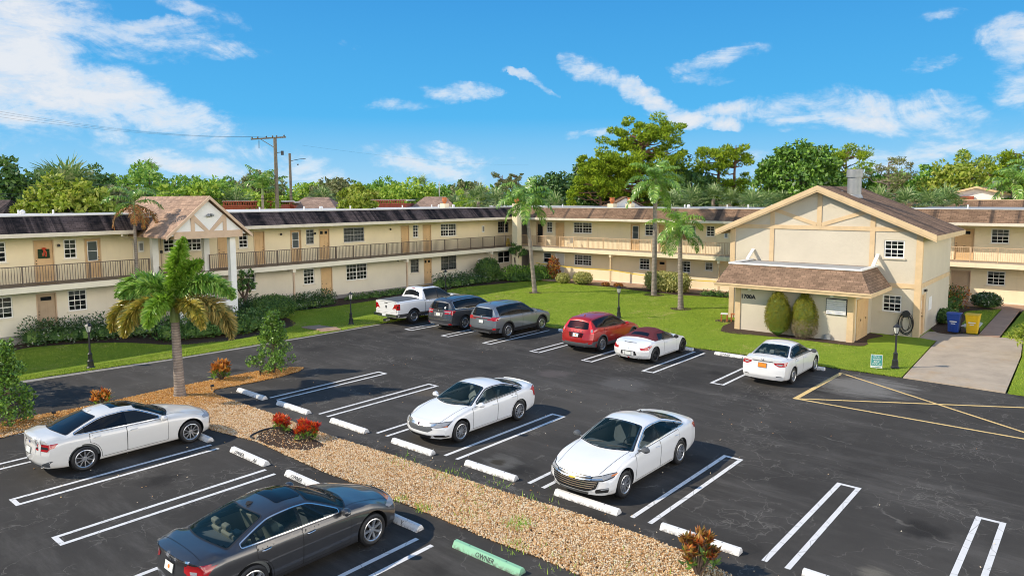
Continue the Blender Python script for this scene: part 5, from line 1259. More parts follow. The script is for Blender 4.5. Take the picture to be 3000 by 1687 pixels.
    def finish_body(s, arch=True):
        sp = s.sp; me = bpy.data.meshes.new('body'); s.bm.normal_update(); s.bm.to_mesh(me)
        for mm in (sp['paint'], 'plastic_black'): me.materials.append(MATS[mm])
        o = bpy.data.objects.new('body', me); COL.objects.link(o)
        cb = MB(); ar = sp['R']+sp.get('archgap', .055)
        for ax in (s.wb/2, -s.wb/2):
            for sd in (-1, 1):
                y0, y1 = sorted((sd*(s.w-.42), sd*(s.w+.3))); cb.lathe([(ar, y0), (ar, y1)], 40, (ax, 0, sp['R']+.015), 'y')
        cme = cb.mesh('cutter', False); cme.materials.append(MATS[sp['paint']]); cme.materials.append(MATS['plastic_black']); cme.polygons.foreach_set('material_index', np.ones(len(cme.polygons), np.int32))
        bmc = bmesh.new(); bmc.from_mesh(cme); bmesh.ops.recalc_face_normals(bmc, faces=bmc.faces); bmc.to_mesh(cme); bmc.free()
        co = bpy.data.objects.new('cutter', cme); COL.objects.link(co)
        md = o.modifiers.new('b', 'BOOLEAN'); md.operation = 'DIFFERENCE'; md.solver = 'EXACT'; md.object = co; md.material_mode = 'TRANSFER'
        dg = bpy.context.evaluated_depsgraph_get(); nm = bpy.data.meshes.new_from_object(o.evaluated_get(dg))
        o.modifiers.clear(); o.data = nm; bpy.data.objects.remove(co)
        bm = bmesh.new(); bm.from_mesh(nm); kill = []
        for poly, view, d in s.cuts:
            ia, ib = {'L': (0, 2), 'R': (0, 2), 'F': (1, 2), 'B': (1, 2), 'T': (0, 1)}[view]
            C = np.array([(f.calc_center_median()[ia], f.calc_center_median()[ib]) for f in bm.faces]); ins = inside(poly, C)
            for f, q in zip(bm.faces, ins):
                if q and f.normal.dot(d) < -.15: kill.append(f)
        kill = list(set(kill))
        if kill: bmesh.ops.delete(bm, geom=kill, context='FACES')
        bm.to_mesh(nm); bm.free()
        nm.polygons.foreach_set('use_smooth', np.ones(len(nm.polygons), bool)); nm.set_sharp_from_angle(angle=R(38))
        o.parent = s.root; s.body = o; s.bm.free()
    # ---- running gear
    def wheels(s, spokes=5, double=False, rim='rim_silver', tw=.225, rr=None, taper=.5, dish=.0, kind='spoke'):
        sp = s.sp; Rw = sp['R']; rr = rr or Rw*.68; h = tw/2
        ty = MB(); ty.lathe([(rr-.005, -h*.86), (rr+.02, -h*.98), (Rw-.05, -h), (Rw-.012, -h*.80), (Rw, -h*.55), (Rw, h*.55), (Rw-.012, h*.80), (Rw-.05, h), (rr+.02, h*.98), (rr-.005, h*.86)], 40, axis='y', cap=False); tm = ty.mesh('tyre')
        rm = MB(); o_ = -h  # outer face towards -y
        rm.lathe([(rr+.004, o_*.92), (rr-.012, o_*.98), (rr-.03, o_*.86), (rr-.035, o_*.1)], 40, axis='y', cap=False)
        rm.lathe([(.0, o_*.80), (.035, o_*.82), (.062, o_*.78), (.075, o_*.55)], 16, axis='y', cap=False, mi=0)
        step = 2*math.pi/spokes
        for k in range(spokes):
            for q in ((-.16, .16) if double else (0,)):
                a = step*(k+.0)+q*(5/spokes); a1 = step*k+q*(5/spokes)*1.9 if double else a
                wi, wo = (.034, .034*taper+.006) if double else (.045 if spokes < 8 else .030, (.05 if spokes < 8 else .03)*taper+.012)
                d0 = np.array([math.cos(a), math.sin(a)]); d1 = np.array([math.cos(a1), math.sin(a1)]); p0 = d0*.05; p1 = d1*(rr-.02); dd = (p1-p0)/np.linalg.norm(p1-p0); nn_ = np.array([-dd[1], dd[0]])
                yb0, yb1 = o_*.80, o_*(.92-dish)
                vs = []
                for p, wd_, yy in ((p0, wi, yb0), (p1, wo, yb1)):
                    for sgn, dy in ((-1, .035), (1, .035), (.72, 0), (-.72, 0)): q_ = p+nn_*wd_/2*sgn; vs.append((q_[0], yy+dy, q_[1]))
                rm.add(vs, [(0, 1, 5, 4), (1, 2, 6, 5), (2, 3, 7, 6), (3, 0, 4, 7), (4, 5, 6, 7)])
        rme = rm.mesh('rim')
        bmr = bmesh.new(); bmr.from_mesh(rme); bmesh.ops.recalc_face_normals(bmr, faces=bmr.faces); bmr.to_mesh(rme); bmr.free()
        hm = MB().lathe([(.0, o_*.2), (rr-.045, o_*.25), (rr-.04, o_*-.5), (0, o_*-.6)], 24, axis='y', cap=False).mesh('wheel')
        for me_, mt in ((tm, 'rubber'), (rme, rim), (hm, 'grille_dark')):
            me_.materials.append(MATS[mt]); me_.polygons.foreach_set('use_smooth', np.ones(len(me_.polygons), bool)); me_.set_sharp_from_angle(angle=R(35))
        for ax in (s.wb/2, -s.wb/2):
            for sd in (-1, 1):
                wo_ = bpy.data.objects.new('wheel', hm); COL.objects.link(wo_); wo_.parent = s.root; wo_.location = (ax, sd*(s.w-h-.012-sp.get('wheelin', 0.0)), Rw-.004)
                wo_.rotation_euler = (0, random.uniform(0, 6), 0 if sd < 0 else math.pi)
                for nm_, me_ in (('tyre', tm), ('rim', rme)):
                    q = bpy.data.objects.new(nm_, me_); COL.objects.link(q); q.parent = wo_
    # ---- glass and trim shared by every car
    def dlo(s, xa, xb, lo=.035, up=.04, n=24):
        xs = np.linspace(xb, xa, n); bot = [(x, float(s.Zs(x))+lo) for x in xs]; top = [(x, float(s.Zr(x))-up) for x in xs]
        k = [i for i in range(n) if top[i][1] > bot[i][1]+.012]
        return [bot[i] for i in k], [top[i] for i in k]
    def side_windows(s, xa, xb, pillars, trim='plastic_black', glass='car_glass', up=.04, lo=.035, tw=.022, rear_glass=None):
        bot, top = s.dlo(xa, xb, lo, up); full = bot+top[::-1]
        for v in 'LR':
            s.patch('window_trim', full, v, trim, .011, r=.05, grid=.06, ring=tw if trim != 'chrome' else tw*.75)
            cuts_ = [xb-1]+list(pillars)+[xa+1]
            for i in range(len(cuts_)-1):
                a0, a1 = cuts_[i]+.03, cuts_[i+1]-.03
                xs = np.linspace(max(a0, bot[0][0]), min(a1, bot[-1][0]), 14)
                if xs[-1]-xs[0] < .06: continue
                B = [(x, float(np.interp(x, [p[0] for p in bot], [p[1] for p in bot]))+.006) for x in xs]; Tt = [(x, float(np.interp(x, [p[0] for p in top], [p[1] for p in top]))-.006) for x in xs]
                g = (rear_glass or glass) if (cuts_[i+1] <= pillars[-1]+.001) else glass
                s.patch('side_window', B+Tt[::-1], v, g, .007, r=.025, grid=.12, cut=(g == 'car_glass'))
            # black pillar applique so the gaps between panes read dark
            for p in pillars:
                z0_, z1_ = [float(np.interp(p, [q[0] for q in e], [q[1] for q in e])) for e in (bot, top)]
                s.patch('pillar_trim', [(p-.04, z0_+.004), (p+.04, z0_+.004), (p+.04, z1_-.004), (p-.04, z1_-.004)], v, 'plastic_black', .005, r=0, grid=.12)
    def windshield(s, glass='car_glass', inn=.045, trim=True):
        xc, xf = s.sp['cab'][:2]; ys = np.linspace(-1, 1, 9)
        base = s.sp.get('wsbase', .20); tp = s.sp.get('wstop', .06)
        P = []
        for u in ys: yb = (float(s.Yr(xc+.02))-inn)*u; P.append((xc+.02+base*(1-u*u), yb))
        Q = []
        for u in ys: yt = (float(s.Yr(xf))-inn)*u; Q.append((xf+.02+tp*(1-u*u), yt))
        poly = P+Q[::-1]
        if trim: s.patch('windshield_seal', poly, 'T', 'plastic_black', .005, r=.05, grid=.10, ring=.03)
        s.patch('windshield', poly, 'T', glass, .007, r=.05, grid=.10, cut=True)
    def rear_window(s, glass='car_glass', inn=.06):
        xr, xb = s.sp['cab'][2:]; ys = np.linspace(-1, 1, 9); base = s.sp.get('rwbase', .16); tp = s.sp.get('rwtop', .08)
        P = [(xb+.03-base*(1-u*u), (float(s.Yr(xb))-inn)*u) for u in ys]; Q = [(xr-.03-tp*(1-u*u), (float(s.Yr(xr))-inn)*u) for u in ys]
        poly = P+Q[::-1]
        s.patch('rear_window_seal', poly, 'T', 'plastic_black', .005, r=.06, grid=.10, ring=.025)
        s.patch('rear_window', poly, 'T', glass, .007, r=.06, grid=.10, cut=(glass == 'car_glass'))
    def doors(s, edges, zlo=None, handle='paint', hz=None):
        """edges: list of (x_front, x_rear, arch_cut) door extents at the sill"""
        zlo = zlo or s.sp['clear']+.13
        for v in 'LR':
            for (xa, xb, cutr) in edges:
                xs = np.linspace(xa, xb, 10)
                P = [(x, float(s.Zs(x))-.008) for x in xs]
                low = [(xb, zlo+.32) if cutr else (xb, zlo), (xb+.30, zlo+.02) if cutr else (xb+.02, zlo), (xa, zlo)]
                if cutr:
                    rr_ = s.sp['R']+s.sp.get('archgap', .055)+.04; cx_, cz_ = -s.wb/2, s.sp['R']+.015
                    a0 = math.acos(max(-.2, min(.98, (xb-cx_)/rr_)))
                    arc = [(cx_+rr_*math.cos(a), cz_+rr_*math.sin(a)) for a in np.linspace(a0, math.asin(max(-.5, (zlo-cz_)/rr_)), 8)]
                    P = P+arc+[(xa, zlo)]
                else: P = P+low
                s.patch('door_seam', inset(P, .011), v, 'grille_dark', .0025, r=.03, grid=.10)
                d_ = s.patch('door', P, v, s.sp['paint'], .005, r=.03, grid=.10)
                hx = xb+.17; z_ = hz or float(s.Zs(hx))-.115
                p, n_ = s.hit((hx, 0, z_), (0, -1, 0) if v == 'L' else (0, 1, 0))
                if p is not None and d_:
                    sg = 1 if v == 'L' else -1
                    m_ = MB(); y = p.y
                    m_.tube([(hx-.085, y+sg*.012, z_), (hx-.06, y+sg*.04, z_+.004), (hx+.06, y+sg*.04, z_+.012), (hx+.085, y+sg*.012, z_+.012)], .013, 8)
                    m_.build('handle', handle if handle != 'paint' else s.sp['paint'], d_, True)
    def mirrors(s, x, z, mat=None, size=1.0):
        for v, sg in (('L', 1), ('R', -1)):
            p, n_ = s.hit((x, 0, z), (0, -sg, 0))
            if p is None: continue
            m_ = MB(); y = p.y; k = size
            m_.tube([(x+.02, y-sg*.03, z), (x-.01, y+sg*.10*k, z+.02)], [.03, .022], 8)
            ring = []
            prof = [(-.06, .045, .06), (-.02, .082, .085), (.05, .075, .075), (.10, .03, .03)]
            for dx, ry, rz_ in prof:
                for a in np.linspace(0, 2*math.pi, 13)[:-1]: ring.append((x-.02+dx*k, y+sg*(.17*k)+math.cos(a)*ry*1.35*k, z+.045+math.sin(a)*rz_*.95*k))
            f = [(i*12+j, i*12+(j+1) % 12, (i+1)*12+(j+1) % 12, (i+1)*12+j) for i in range(3) for j in range(12)]+[tuple(range(11, -1, -1)), tuple(range(36, 48))]
            m_.add(ring, f); bm_ = None
            o = m_.build('mirror', mat or s.sp['paint'], s.root, True, 40)
    def interior(s, seat='seat_grey', rows=2):
        xc, xf, xr, xb = s.sp['cab']; w = s.w; fl = .36+s.sp.get('seatup', 0); zb = float(s.Zs(0))
        m_ = MB(); xbk = max(xb, s.xR+.25)
        m_.quad((xbk, -w+.12, fl), (xc+.25, -w+.12, fl), (xc+.25, w-.12, fl), (xbk, w-.12, fl))
        for sg in (-1, 1): m_.quad((xbk, sg*(w-.11), fl), (xc+.25, sg*(w-.11), fl), (xc+.25, sg*(w-.11), zb-.02), (xbk, sg*(w-.11), zb-.02))
        m_.box(xc-.32, xc+.22, -w+.15, w-.15, fl, zb-.09); m_.prism([(xc-.34, zb-.2), (xc+.22, zb-.2), (xc+.22, zb-.02), (xc-.20, zb+.005)], -w+.16, w-.16, 'y')
        if s.sp.get('sedan', True): m_.box(xb+.02, xb+.46, -w+.2, w-.2, zb-.25, zb-.035)
        m_.build('interior', 'seat_dark', s.root)
        sx = [xc-1.05]; sx += [xc-1.66]*(rows > 1)+[xc-2.75]*(rows > 2)
        for i, x in enumerate(sx):
            for y in ((-.36, .36) if i == 0 else (-.40, 0, .40)):
                wd_ = .25 if i == 0 else .19
                b_ = MB(); z0 = fl+.22
                for (xa, za, xb_, zb_, hw_, th) in ((x+.25, z0, x-.22, z0-.03, wd_, .10), (x-.22, z0, x-.39, z0+(.54 if i == 0 else .46), wd_*.92, .09)):
                    b_.bar((xa, y, za), (xb_, y, zb_), hw_*2, th*1.6, up=(0, 0, 1))
                b_.bar((x-.40, y, z0+(.585 if i == 0 else .49)), (x-.42, y, z0+(.72 if i == 0 else .60)), wd_*1.05, .11)
                q = b_.build('seat', seat, s.root); mdf = q.modifiers.new('bev', 'BEVEL'); mdf.width = .035; mdf.segments = 3
        st = MB(); c = Vector((xc-.52, .36, zb-.04)); pts = []
        for a in np.linspace(0, 2*math.pi, 21): pts.append(c+Vector((-.30*math.sin(a)*.18*2, .18*math.cos(a), .18*math.sin(a)*.85)))
        st.tube(pts, .014, 6); st.tube([c+Vector((0, -.17, 0)), c+Vector((.05, 0, 0)), c+Vector((0, .17, 0))], .016, 6); st.build('steering_wheel', 'plastic_black', s.root, True)
    def wipers(s):
        xc = s.sp['cab'][0]
        m_ = MB()
        for y0, y1 in ((.12, .62), (-.52, -.02)):
            pts = []
            for u in np.linspace(0, 1, 6):
                y = y0+(y1-y0)*u; x = xc+.18-.10*u-(y*y)*.12; p, n_ = s.hit((x, y, 0), (0, 0, -1))
                if p is not None: pts.append(p+(n_ if n_.z > 0 else -n_)*.022)
            if len(pts) > 2: m_.tube(pts, .010, 5)
        m_.build('wiper', 'plastic_black', s.root)
    def plate(s, view, z, mat='plate_white', spot=None, y=0.0, w_=.31, h_=.155, text=None):
        p, n_ = s.hit((0, y, z), (1, 0, 0) if view == 'B' else (-1, 0, 0)); n_ = n_ if (n_.x < 0) == (view == 'B') else -n_
        sg = -1 if view == 'B' else 1
        m_ = MB(); x = p.x+sg*.012; t_ = -sg*math.atan2(-n_.z*sg*0, 1); lean = n_.z/max(abs(n_.x), .3)*sg*-1
        def q(a, b, dx): return (x+sg*dx-sg*b*abs(lean)*(1 if n_.z > 0 else -1), y+a, p.z+b)
        vs = [q(-w_/2, -h_/2, 0), q(w_/2, -h_/2, 0), q(w_/2, h_/2, 0), q(-w_/2, h_/2, 0), q(-w_/2, -h_/2, .008), q(w_/2, -h_/2, .008), q(w_/2, h_/2, .008), q(-w_/2, h_/2, .008)]
        f = [(4, 5, 6, 7), (0, 1, 5, 4), (1, 2, 6, 5), (2, 3, 7, 6), (3, 0, 4, 7)]; f = f if sg > 0 else [g[::-1] for g in f]
        m_.add(vs, f); o = m_.build('number_plate', mat, s.root)
        if spot:
            a = [q(math.cos(t)*.035+.0, math.sin(t)*.035, .010) for t in np.linspace(0, 2*math.pi, 13)[:-1]]; m2 = MB(); m2.add(a, [tuple(range(12)) if sg > 0 else tuple(range(11, -1, -1))]); m2.build('emblem', spot, o)
        fr = MB()
        for (a0, a1, b0, b1) in ((-w_/2-.012, w_/2+.012, h_/2, h_/2+.012), (-w_/2-.012, w_/2+.012, -h_/2-.012, -h_/2), (-w_/2-.012, -w_/2, -h_/2, h_/2), (w_/2, w_/2+.012, -h_/2, h_/2)):
            c_ = [q(a0, b0, .012), q(a1, b0, .012), q(a1, b1, .012), q(a0, b1, .012)]; fr.add(c_, [(0, 1, 2, 3) if sg > 0 else (3, 2, 1, 0)])
        fr.build('plate_frame', 'plastic_black', o)
        return o
    def sym(s, name, poly, view, mat, **k):
        """the same patch on both sides of the centre line (front/back/top views: mirrored y)"""
        i = 1 if view == 'T' else 0
        for sg in (1, -1): s.patch(name, [((p[0]*sg, p[1]) if i == 0 else (p[0], p[1]*sg)) for p in poly], view, mat, **k)
    def arch_trim(s, mat, wd=.06):
        ar = s.sp['R']+s.sp.get('archgap', .055)
        for ax in (s.wb/2, -s.wb/2):
            a = np.linspace(-.25, math.pi+.25, 22); z0 = s.sp['R']+.015
            P = [(ax+ar*math.cos(t)*.99, z0+ar*math.sin(t)*.99) for t in a]+[(ax+(ar+wd)*math.cos(t), z0+(ar+wd)*math.sin(t)) for t in a[::-1]]
            for v in 'LR': s.patch('arch_trim', P, v, mat, .008, r=0, grid=.12)
    def sill(s, mat, h=.16):
        x0, x1 = -s.wb/2+s.sp['R']+.07, s.wb/2-s.sp['R']-.07; z = s.sp['clear']+.06
        for v in 'LR': s.patch('sill_trim', [(x0, z), (x1, z), (x1, z+h), (x0, z+h)], v, mat, .007, r=.02, grid=.15)
    def antenna(s, x, mat):
        p, n_ = s.hit((x, 0, 0), (0, 0, -1)); z = p.z
        m_ = MB(); m_.add([(x+.10, 0, z), (x-.06, -.028, z), (x-.06, .028, z), (x-.07, 0, z+.065), (x-.03, 0, z+.06), (x-.10, 0, z)], [(0, 2, 4), (2, 3, 4), (0, 4, 1), (1, 4, 3), (5, 3, 2), (5, 1, 3)]); m_.build('antenna', mat, s.root)
    def disc(s, name, view, a, b, r, mat, off=.012, ry=None, parent=None):
        ry = ry or r; P = [(a+r*math.cos(t), b+ry*math.sin(t)) for t in np.linspace(0, 2*math.pi, 17)[:-1]]
        return s.patch(name, P, view, mat, off, r=0, grid=.2, parent=parent)
    def exhaust(s, ys, z, r=.04):
        for y in ys:
            p, n_ = s.hit((0, y, max(z, s.sp['clear']+.12)), (1, 0, 0)); x = p.x if p else s.xR
            m_ = MB(); m_.lathe([(r*.8, .10), (r, -.02), (r, -.045), (r*.8, -.045), (r*.75, .0)], 14, (x+.01, y, z), 'x', cap=False); m_.build('exhaust', 'chrome', s.root, True)
SED = dict(cantd=.075, shoulder=.06, clear=.16, R=.325)
def sedan_common(c, pill, dlo_, door_edges, glass='car_glass', rear=None, trim='plastic_black', handle='paint', seat='seat_grey', rwglass=None):
    c.cuts = []
    c.windshield(); c.rear_window(rwglass or rear or glass)
    c.side_windows(dlo_[0], dlo_[1], pill, trim=trim, glass=glass, rear_glass=rear)
    c.doors(door_edges, handle=handle); c.interior(seat); c.wipers()
def hood_seam(c, x0, x1, y0, y1):
    """dark shut lines either side of the bonnet"""
    for sg in (1, -1):
        c.patch('bonnet_seam', [(x0, sg*y0), (x1, sg*y1), (x1, sg*(y1+.010)), (x0, sg*(y0+.010))], 'T', 'grille_dark', .003, r=0, grid=.15)
# ---- white compact saloon with chrome grille bar (nose towards the gravel)
c = Car('sedan_car', 'white sedan with chrome winged grille bar and grey six-spoke wheels beside the empty puddle bay', (15.93, 15.28), 180,
        dict(SED, wb=2.70, fo=.92, ro=1.02, w=1.80, paint='paint_white', roofw=1.16, R=.325, top=[(2.27, .70), (2.0, .775), (1.55, .86), (1.10, .945), (.92, 1.0), (.55, 1.19), (.12, 1.375), (-.3, 1.415), (-.75, 1.385), (-1.2, 1.27), (-1.70, 1.10), (-1.95, 1.075), (-2.25, 1.06), (-2.37, 1.0)],
             belt=[(2.27, .60), (1.6, .80), (.95, .90), (0, .93), (-1.0, .965), (-1.8, .99), (-2.37, .93)], cab=(.78, .02, -.88, -1.72), fprof=[(.18, -.10), (.36, 0), (.55, -.01), (.70, -.10), (.85, -.25)], rprof=[(.2, .12), (.40, .02), (.6, 0), (.85, .03), (1.05, .0), (1.1, .02)], fplan=(.36, 2.6), rplan=(.24, 3), wsbase=.26))
sedan_common(c, (-.28, -1.18), (.70, -1.50), [(.84, -.26, False), (-.28, -1.22, True)])
c.sym('headlight', [(.38, .665), (.86, .70), (.80, .60), (.62, .575), (.40, .585)], 'F', 'lens_clear', off=.008, r=.02); c.sym('headlight_bezel', [(.36, .675), (.88, .715), (.83, .585), (.62, .56), (.36, .57)], 'F', 'grille_dark', off=.004, r=.02)
c.patch('grille', [(-.44, .60), (.44, .60), (.52, .50), (.36, .42), (-.36, .42), (-.52, .50)], 'F', 'plastic_grey', .006); c.patch('grille_bar', [(-.60, .665), (-.3, .645), (.3, .645), (.60, .665), (.52, .60), (.3, .575), (-.3, .575), (-.52, .60)], 'F', 'chrome', .014, r=.02)
c.patch('emblem', [(-.06, .56), (.06, .56), (.05, .66), (-.05, .66)], 'F', 'chrome', .022, r=.02); c.patch('emblem', [(-.04, .575), (.04, .575), (.034, .645), (-.034, .645)], 'F', 'lens_dark', .024, r=.02)
c.patch('lower_intake', [(-.48, .32), (.48, .32), (.40, .235), (-.40, .235)], 'F', 'grille_dark', .006); c.sym('fog_bezel', [(.52, .345), (.82, .365), (.84, .28), (.55, .265)], 'F', 'grille_dark', off=.006); c.sym('fog_trim', [(.56, .305), (.80, .315), (.80, .295), (.56, .285)], 'F', 'chrome', off=.012, r=0)
for v in 'LR': c.patch('side_marker', [(1.86, .57), (2.02, .60), (2.0, .64), (1.88, .62)], v, 'lens_amber', .006, r=.01)
c.sym('tail_light', [(.50, .86), (.86, .93), (.90, .70), (.80, .66), (.78, .84)], 'B', 'lens_red', off=.008, r=.015)
for v in 'LR': c.patch('tail_light', [(-2.36, .72), (-2.10, .66), (-2.02, .95), (-2.2, .99)], v, 'lens_red', .008, r=.02)
c.patch('boot_spoiler', [(-2.36, -.62), (-2.36, .62), (-2.22, .64), (-2.22, -.64)], 'T', 'paint_white', .014, thick=.02); c.plate('B', .62)
c.mirrors(.62, .93); hood_seam(c, 2.05, .86, .62, .70); c.finish_body(); c.wheels(6, True, 'rim_silver', .215, .225, .9)
# ---- white saloon with the wide chrome grille and gold emblem
c = Car('sedan_car', 'white sedan with large chrome-edged grille, gold emblem and grey mirrors nose-on to the gravel', (15.72, 9.52), 180,
        dict(SED, wb=2.83, fo=.96, ro=1.13, w=1.855, paint='paint_white', roofw=1.18, R=.335, top=[(2.375, .72), (2.15, .80), (1.7, .88), (1.2, .955), (1.0, 1.01), (.6, 1.22), (.15, 1.41), (-.3, 1.455), (-.75, 1.425), (-1.25, 1.29), (-1.75, 1.12), (-2.1, 1.09), (-2.4, 1.07), (-2.545, 1.0)],
             belt=[(2.375, .62), (1.7, .83), (1.0, .92), (0, .955), (-1.0, .99), (-1.9, 1.01), (-2.545, .94)], cab=(.85, .06, -.92, -1.86), fprof=[(.18, -.10), (.34, 0), (.58, -.02), (.72, -.12), (.85, -.26)], rprof=[(.2, .12), (.40, .02), (.6, 0), (.85, .03), (1.05, .0)], fplan=(.38, 2.6), rplan=(.24, 3), wsbase=.26))
sedan_common(c, (-.30, -1.32), (.76, -1.66), [(.92, -.28, False), (-.30, -1.30, True)], trim='chrome', seat='seat_dark')
c.sym('headlight', [(.50, .655), (.88, .725), (.86, .66), (.72, .60), (.50, .585)], 'F', 'lens_clear', off=.008, r=.02); c.sym('headlight_bezel', [(.47, .665), (.90, .74), (.89, .635), (.73, .58), (.47, .565)], 'F', 'grille_dark', off=.004, r=.02)
c.sym('turn_signal', [(.83, .70), (.89, .72), (.88, .675), (.82, .665)], 'F', 'lens_amber', off=.011, r=.01)
c.patch('upper_grille', [(-.46, .675), (.46, .675), (.50, .60), (-.50, .60)], 'F', 'grille_dark', .008); c.patch('lower_grille', [(-.66, .585), (.66, .585), (.60, .40), (.42, .33), (-.42, .33), (-.60, .40)], 'F', 'grille_dark', .008)
for z, wd_ in ((.64, .47), (.545, .62), (.495, .60), (.445, .57), (.395, .52)): c.patch('grille_bar', [(-wd_, z+.004), (0, z-.012), (wd_, z+.004), (wd_-.01, z+.022), (0, z+.006), (-wd_+.01, z+.022)], 'F', 'chrome', .016, r=0)
c.patch('grille_frame', [(-.72, .615), (-.3, .578), (.3, .578), (.72, .615), (.70, .632), (.3, .60), (-.3, .60), (-.70, .632)], 'F', 'chrome', .018, r=0)
c.patch('emblem', [(-.09, .575), (-.035, .575), (-.035, .56), (.035, .56), (.035, .575), (.09, .575), (.085, .615), (.035, .615), (.035, .63), (-.035, .63), (-.035, .615), (-.085, .615)], 'F', 'gold', .026, r=0)
c.patch('lower_intake', [(-.44, .30), (.44, .30), (.40, .235), (-.40, .235)], 'F', 'grille_dark', .006); c.sym('fog_bezel', [(.60, .39), (.86, .44), (.84, .33), (.58, .285)], 'F', 'grille_dark', off=.006); c.sym('fog_light', [(.70, .40), (.85, .43), (.85, .405), (.70, .375)], 'F', 'lens_clear', off=.012, r=.01)
c.sym('tail_light', [(.52, .90), (.86, .94), (.88, .80), (.55, .78)], 'B', 'lens_red', off=.008, r=.02)
for v in 'LR': c.patch('tail_light', [(-2.53, .80), (-2.24, .82), (-2.20, .95), (-2.48, .95)], v, 'lens_red', .008, r=.02)
c.plate('B', .66); c.mirrors(.70, .955, 'plastic_grey'); hood_seam(c, 2.15, .93, .60, .72); c.antenna(-.78, 'plastic_black'); c.finish_body(); c.wheels(5, True, 'rim_silver', .225, .225, 1.0)
# ---- pearl white saloon in the near row
c = Car('sedan_car', 'pearl white sedan with sunroof and ten-spoke black-backed wheels nose-in to the gravel palm', (7.98, 21.43), 0,
        dict(SED, wb=2.85, fo=.83, ro=1.03, w=1.83, paint='paint_pearl', roofw=1.16, R=.335, top=[(2.255, .70), (2.0, .83), (1.5, .925), (1.05, .985), (.85, 1.03), (.5, 1.20), (.08, 1.385), (-.4, 1.435), (-.85, 1.405), (-1.3, 1.28), (-1.78, 1.115), (-2.1, 1.09), (-2.38, 1.07), (-2.455, 1.02)],
             belt=[(2.255, .62), (1.7, .84), (.9, .915), (0, .935), (-1.0, .965), (-1.9, .985), (-2.455, .93)], cab=(.72, -.02, -.98, -1.82), fprof=[(.18, -.10), (.36, 0), (.6, -.01), (.74, -.10), (.9, -.24)], rprof=[(.2, .12), (.40, .02), (.62, 0), (.88, .05), (1.04, .02)], fplan=(.34, 2.8), rplan=(.26, 2.8), wsbase=.24))
sedan_common(c, (-.36, -1.34), (.64, -1.62), [(.76, -.34, False), (-.36, -1.28, True)], glass='car_glass_dark', trim='chrome', rwglass='car_glass_dark')
c.sym('tail_light', [(.42, .80), (.88, .91), (.90, .80), (.80, .72), (.42, .745)], 'B', 'lens_red', off=.008, r=.02)
c.sym('tail_light_trim', [(.44, .81), (.60, .85), (.80, .83), (.82, .775), (.56, .79), (.44, .775)], 'B', 'grille_dark', off=.011, r=.01)
for v in 'LR':
    c.patch('tail_light', [(-2.44, .79), (-2.10, .80), (-2.05, .90), (-2.40, .915)], v, 'lens_red', .008, r=.03); c.patch('headlight', [(1.92, .70), (2.23, .62), (2.22, .71), (1.98, .77)], v, 'lens_clear', .006, r=.02)
    c.patch('fuel_flap', [(-1.74, .70), (-1.48, .70), (-1.48, .84), (-1.74, .84)], v, 'paint_pearl', .004, r=.03, thick=.01)
    c.patch('fender_vent', [(2.02, .42), (2.08, .42), (2.10, .58), (2.04, .58)], v, 'grille_dark', .006, r=.01)
c.sym('headlight', [(.42, .70), (.84, .73), (.86, .65), (.44, .60)], 'F', 'lens_clear', off=.008); c.patch('kidney_grille', [(.03, .68), (.38, .68), (.40, .50), (.05, .48)], 'F', 'grille_dark', .008); c.patch('kidney_grille', [(-.03, .68), (-.38, .68), (-.40, .50), (-.05, .48)], 'F', 'grille_dark', .008)
c.sym('bumper_vent', [(.58, .36), (.86, .48), (.80, .30), (.56, .30)], 'B', 'plastic_grey', off=.006); c.patch('diffuser', [(-.56, .34), (.56, .34), (.50, .22), (-.50, .22)], 'B', 'plastic_grey', .005)
c.plate('B', .69, 'plate_white'); c.disc('emblem', 'B', 0, .89, .04, 'bin_blue', .012); c.exhaust((-.55, .55), .27)
c.patch('sunroof', [(.02, -.36), (.02, .36), (-.56, .37), (-.56, -.37)], 'T', 'car_glass_dark', .006, r=.06); c.antenna(-.95, 'paint_pearl'); c.mirrors(.62, .93); hood_seam(c, 2.0, .80, .56, .70)
c.patch('boot_spoiler', [(-2.42, -.60), (-2.42, .60), (-2.32, .62), (-2.32, -.62)], 'T', 'paint_pearl', .012, thick=.018)
c.finish_body(); c.wheels(5, True, 'rim_silver', .235, .24, .55)
# ---- dark grey saloon at the front edge
c = Car('sedan_car', 'dark grey sedan with sunroof and chrome window surround at the bottom of the photo', (7.55, 12.30), 0,
        dict(SED, wb=2.705, fo=.93, ro=1.09, w=1.84, paint='paint_grey', roofw=1.17, R=.335, top=[(2.28, .70), (2.05, .82), (1.55, .93), (1.05, 1.0), (.85, 1.04), (.5, 1.22), (.08, 1.40), (-.4, 1.45), (-.85, 1.41), (-1.3, 1.28), (-1.72, 1.135), (-2.0, 1.11), (-2.32, 1.09), (-2.44, 1.03)],
             belt=[(2.28, .62), (1.7, .85), (.9, .94), (0, .965), (-1.0, .99), (-1.9, 1.005), (-2.44, .95)], cab=(.72, -.02, -.90, -1.74), fprof=[(.18, -.08), (.36, 0), (.58, .01), (.72, -.08), (.9, -.24)], rprof=[(.2, .10), (.40, .01), (.62, 0), (.9, .06), (1.06, .02)], fplan=(.38, 2.5), rplan=(.24, 3), wsbase=.24))
sedan_common(c, (-.32, -1.26), (.64, -1.60), [(.78, -.30, False), (-.32, -1.24, True)], trim='chrome', handle='chrome', seat='seat_tan')
c.sym('tail_light', [(.46, .93), (.88, .965), (.90, .80), (.60, .77), (.46, .83)], 'B', 'lens_red', off=.008, r=.02); c.sym('reverse_light', [(.60, .86), (.74, .87), (.74, .82), (.62, .81)], 'B', 'lens_clear', off=.012, r=.01)
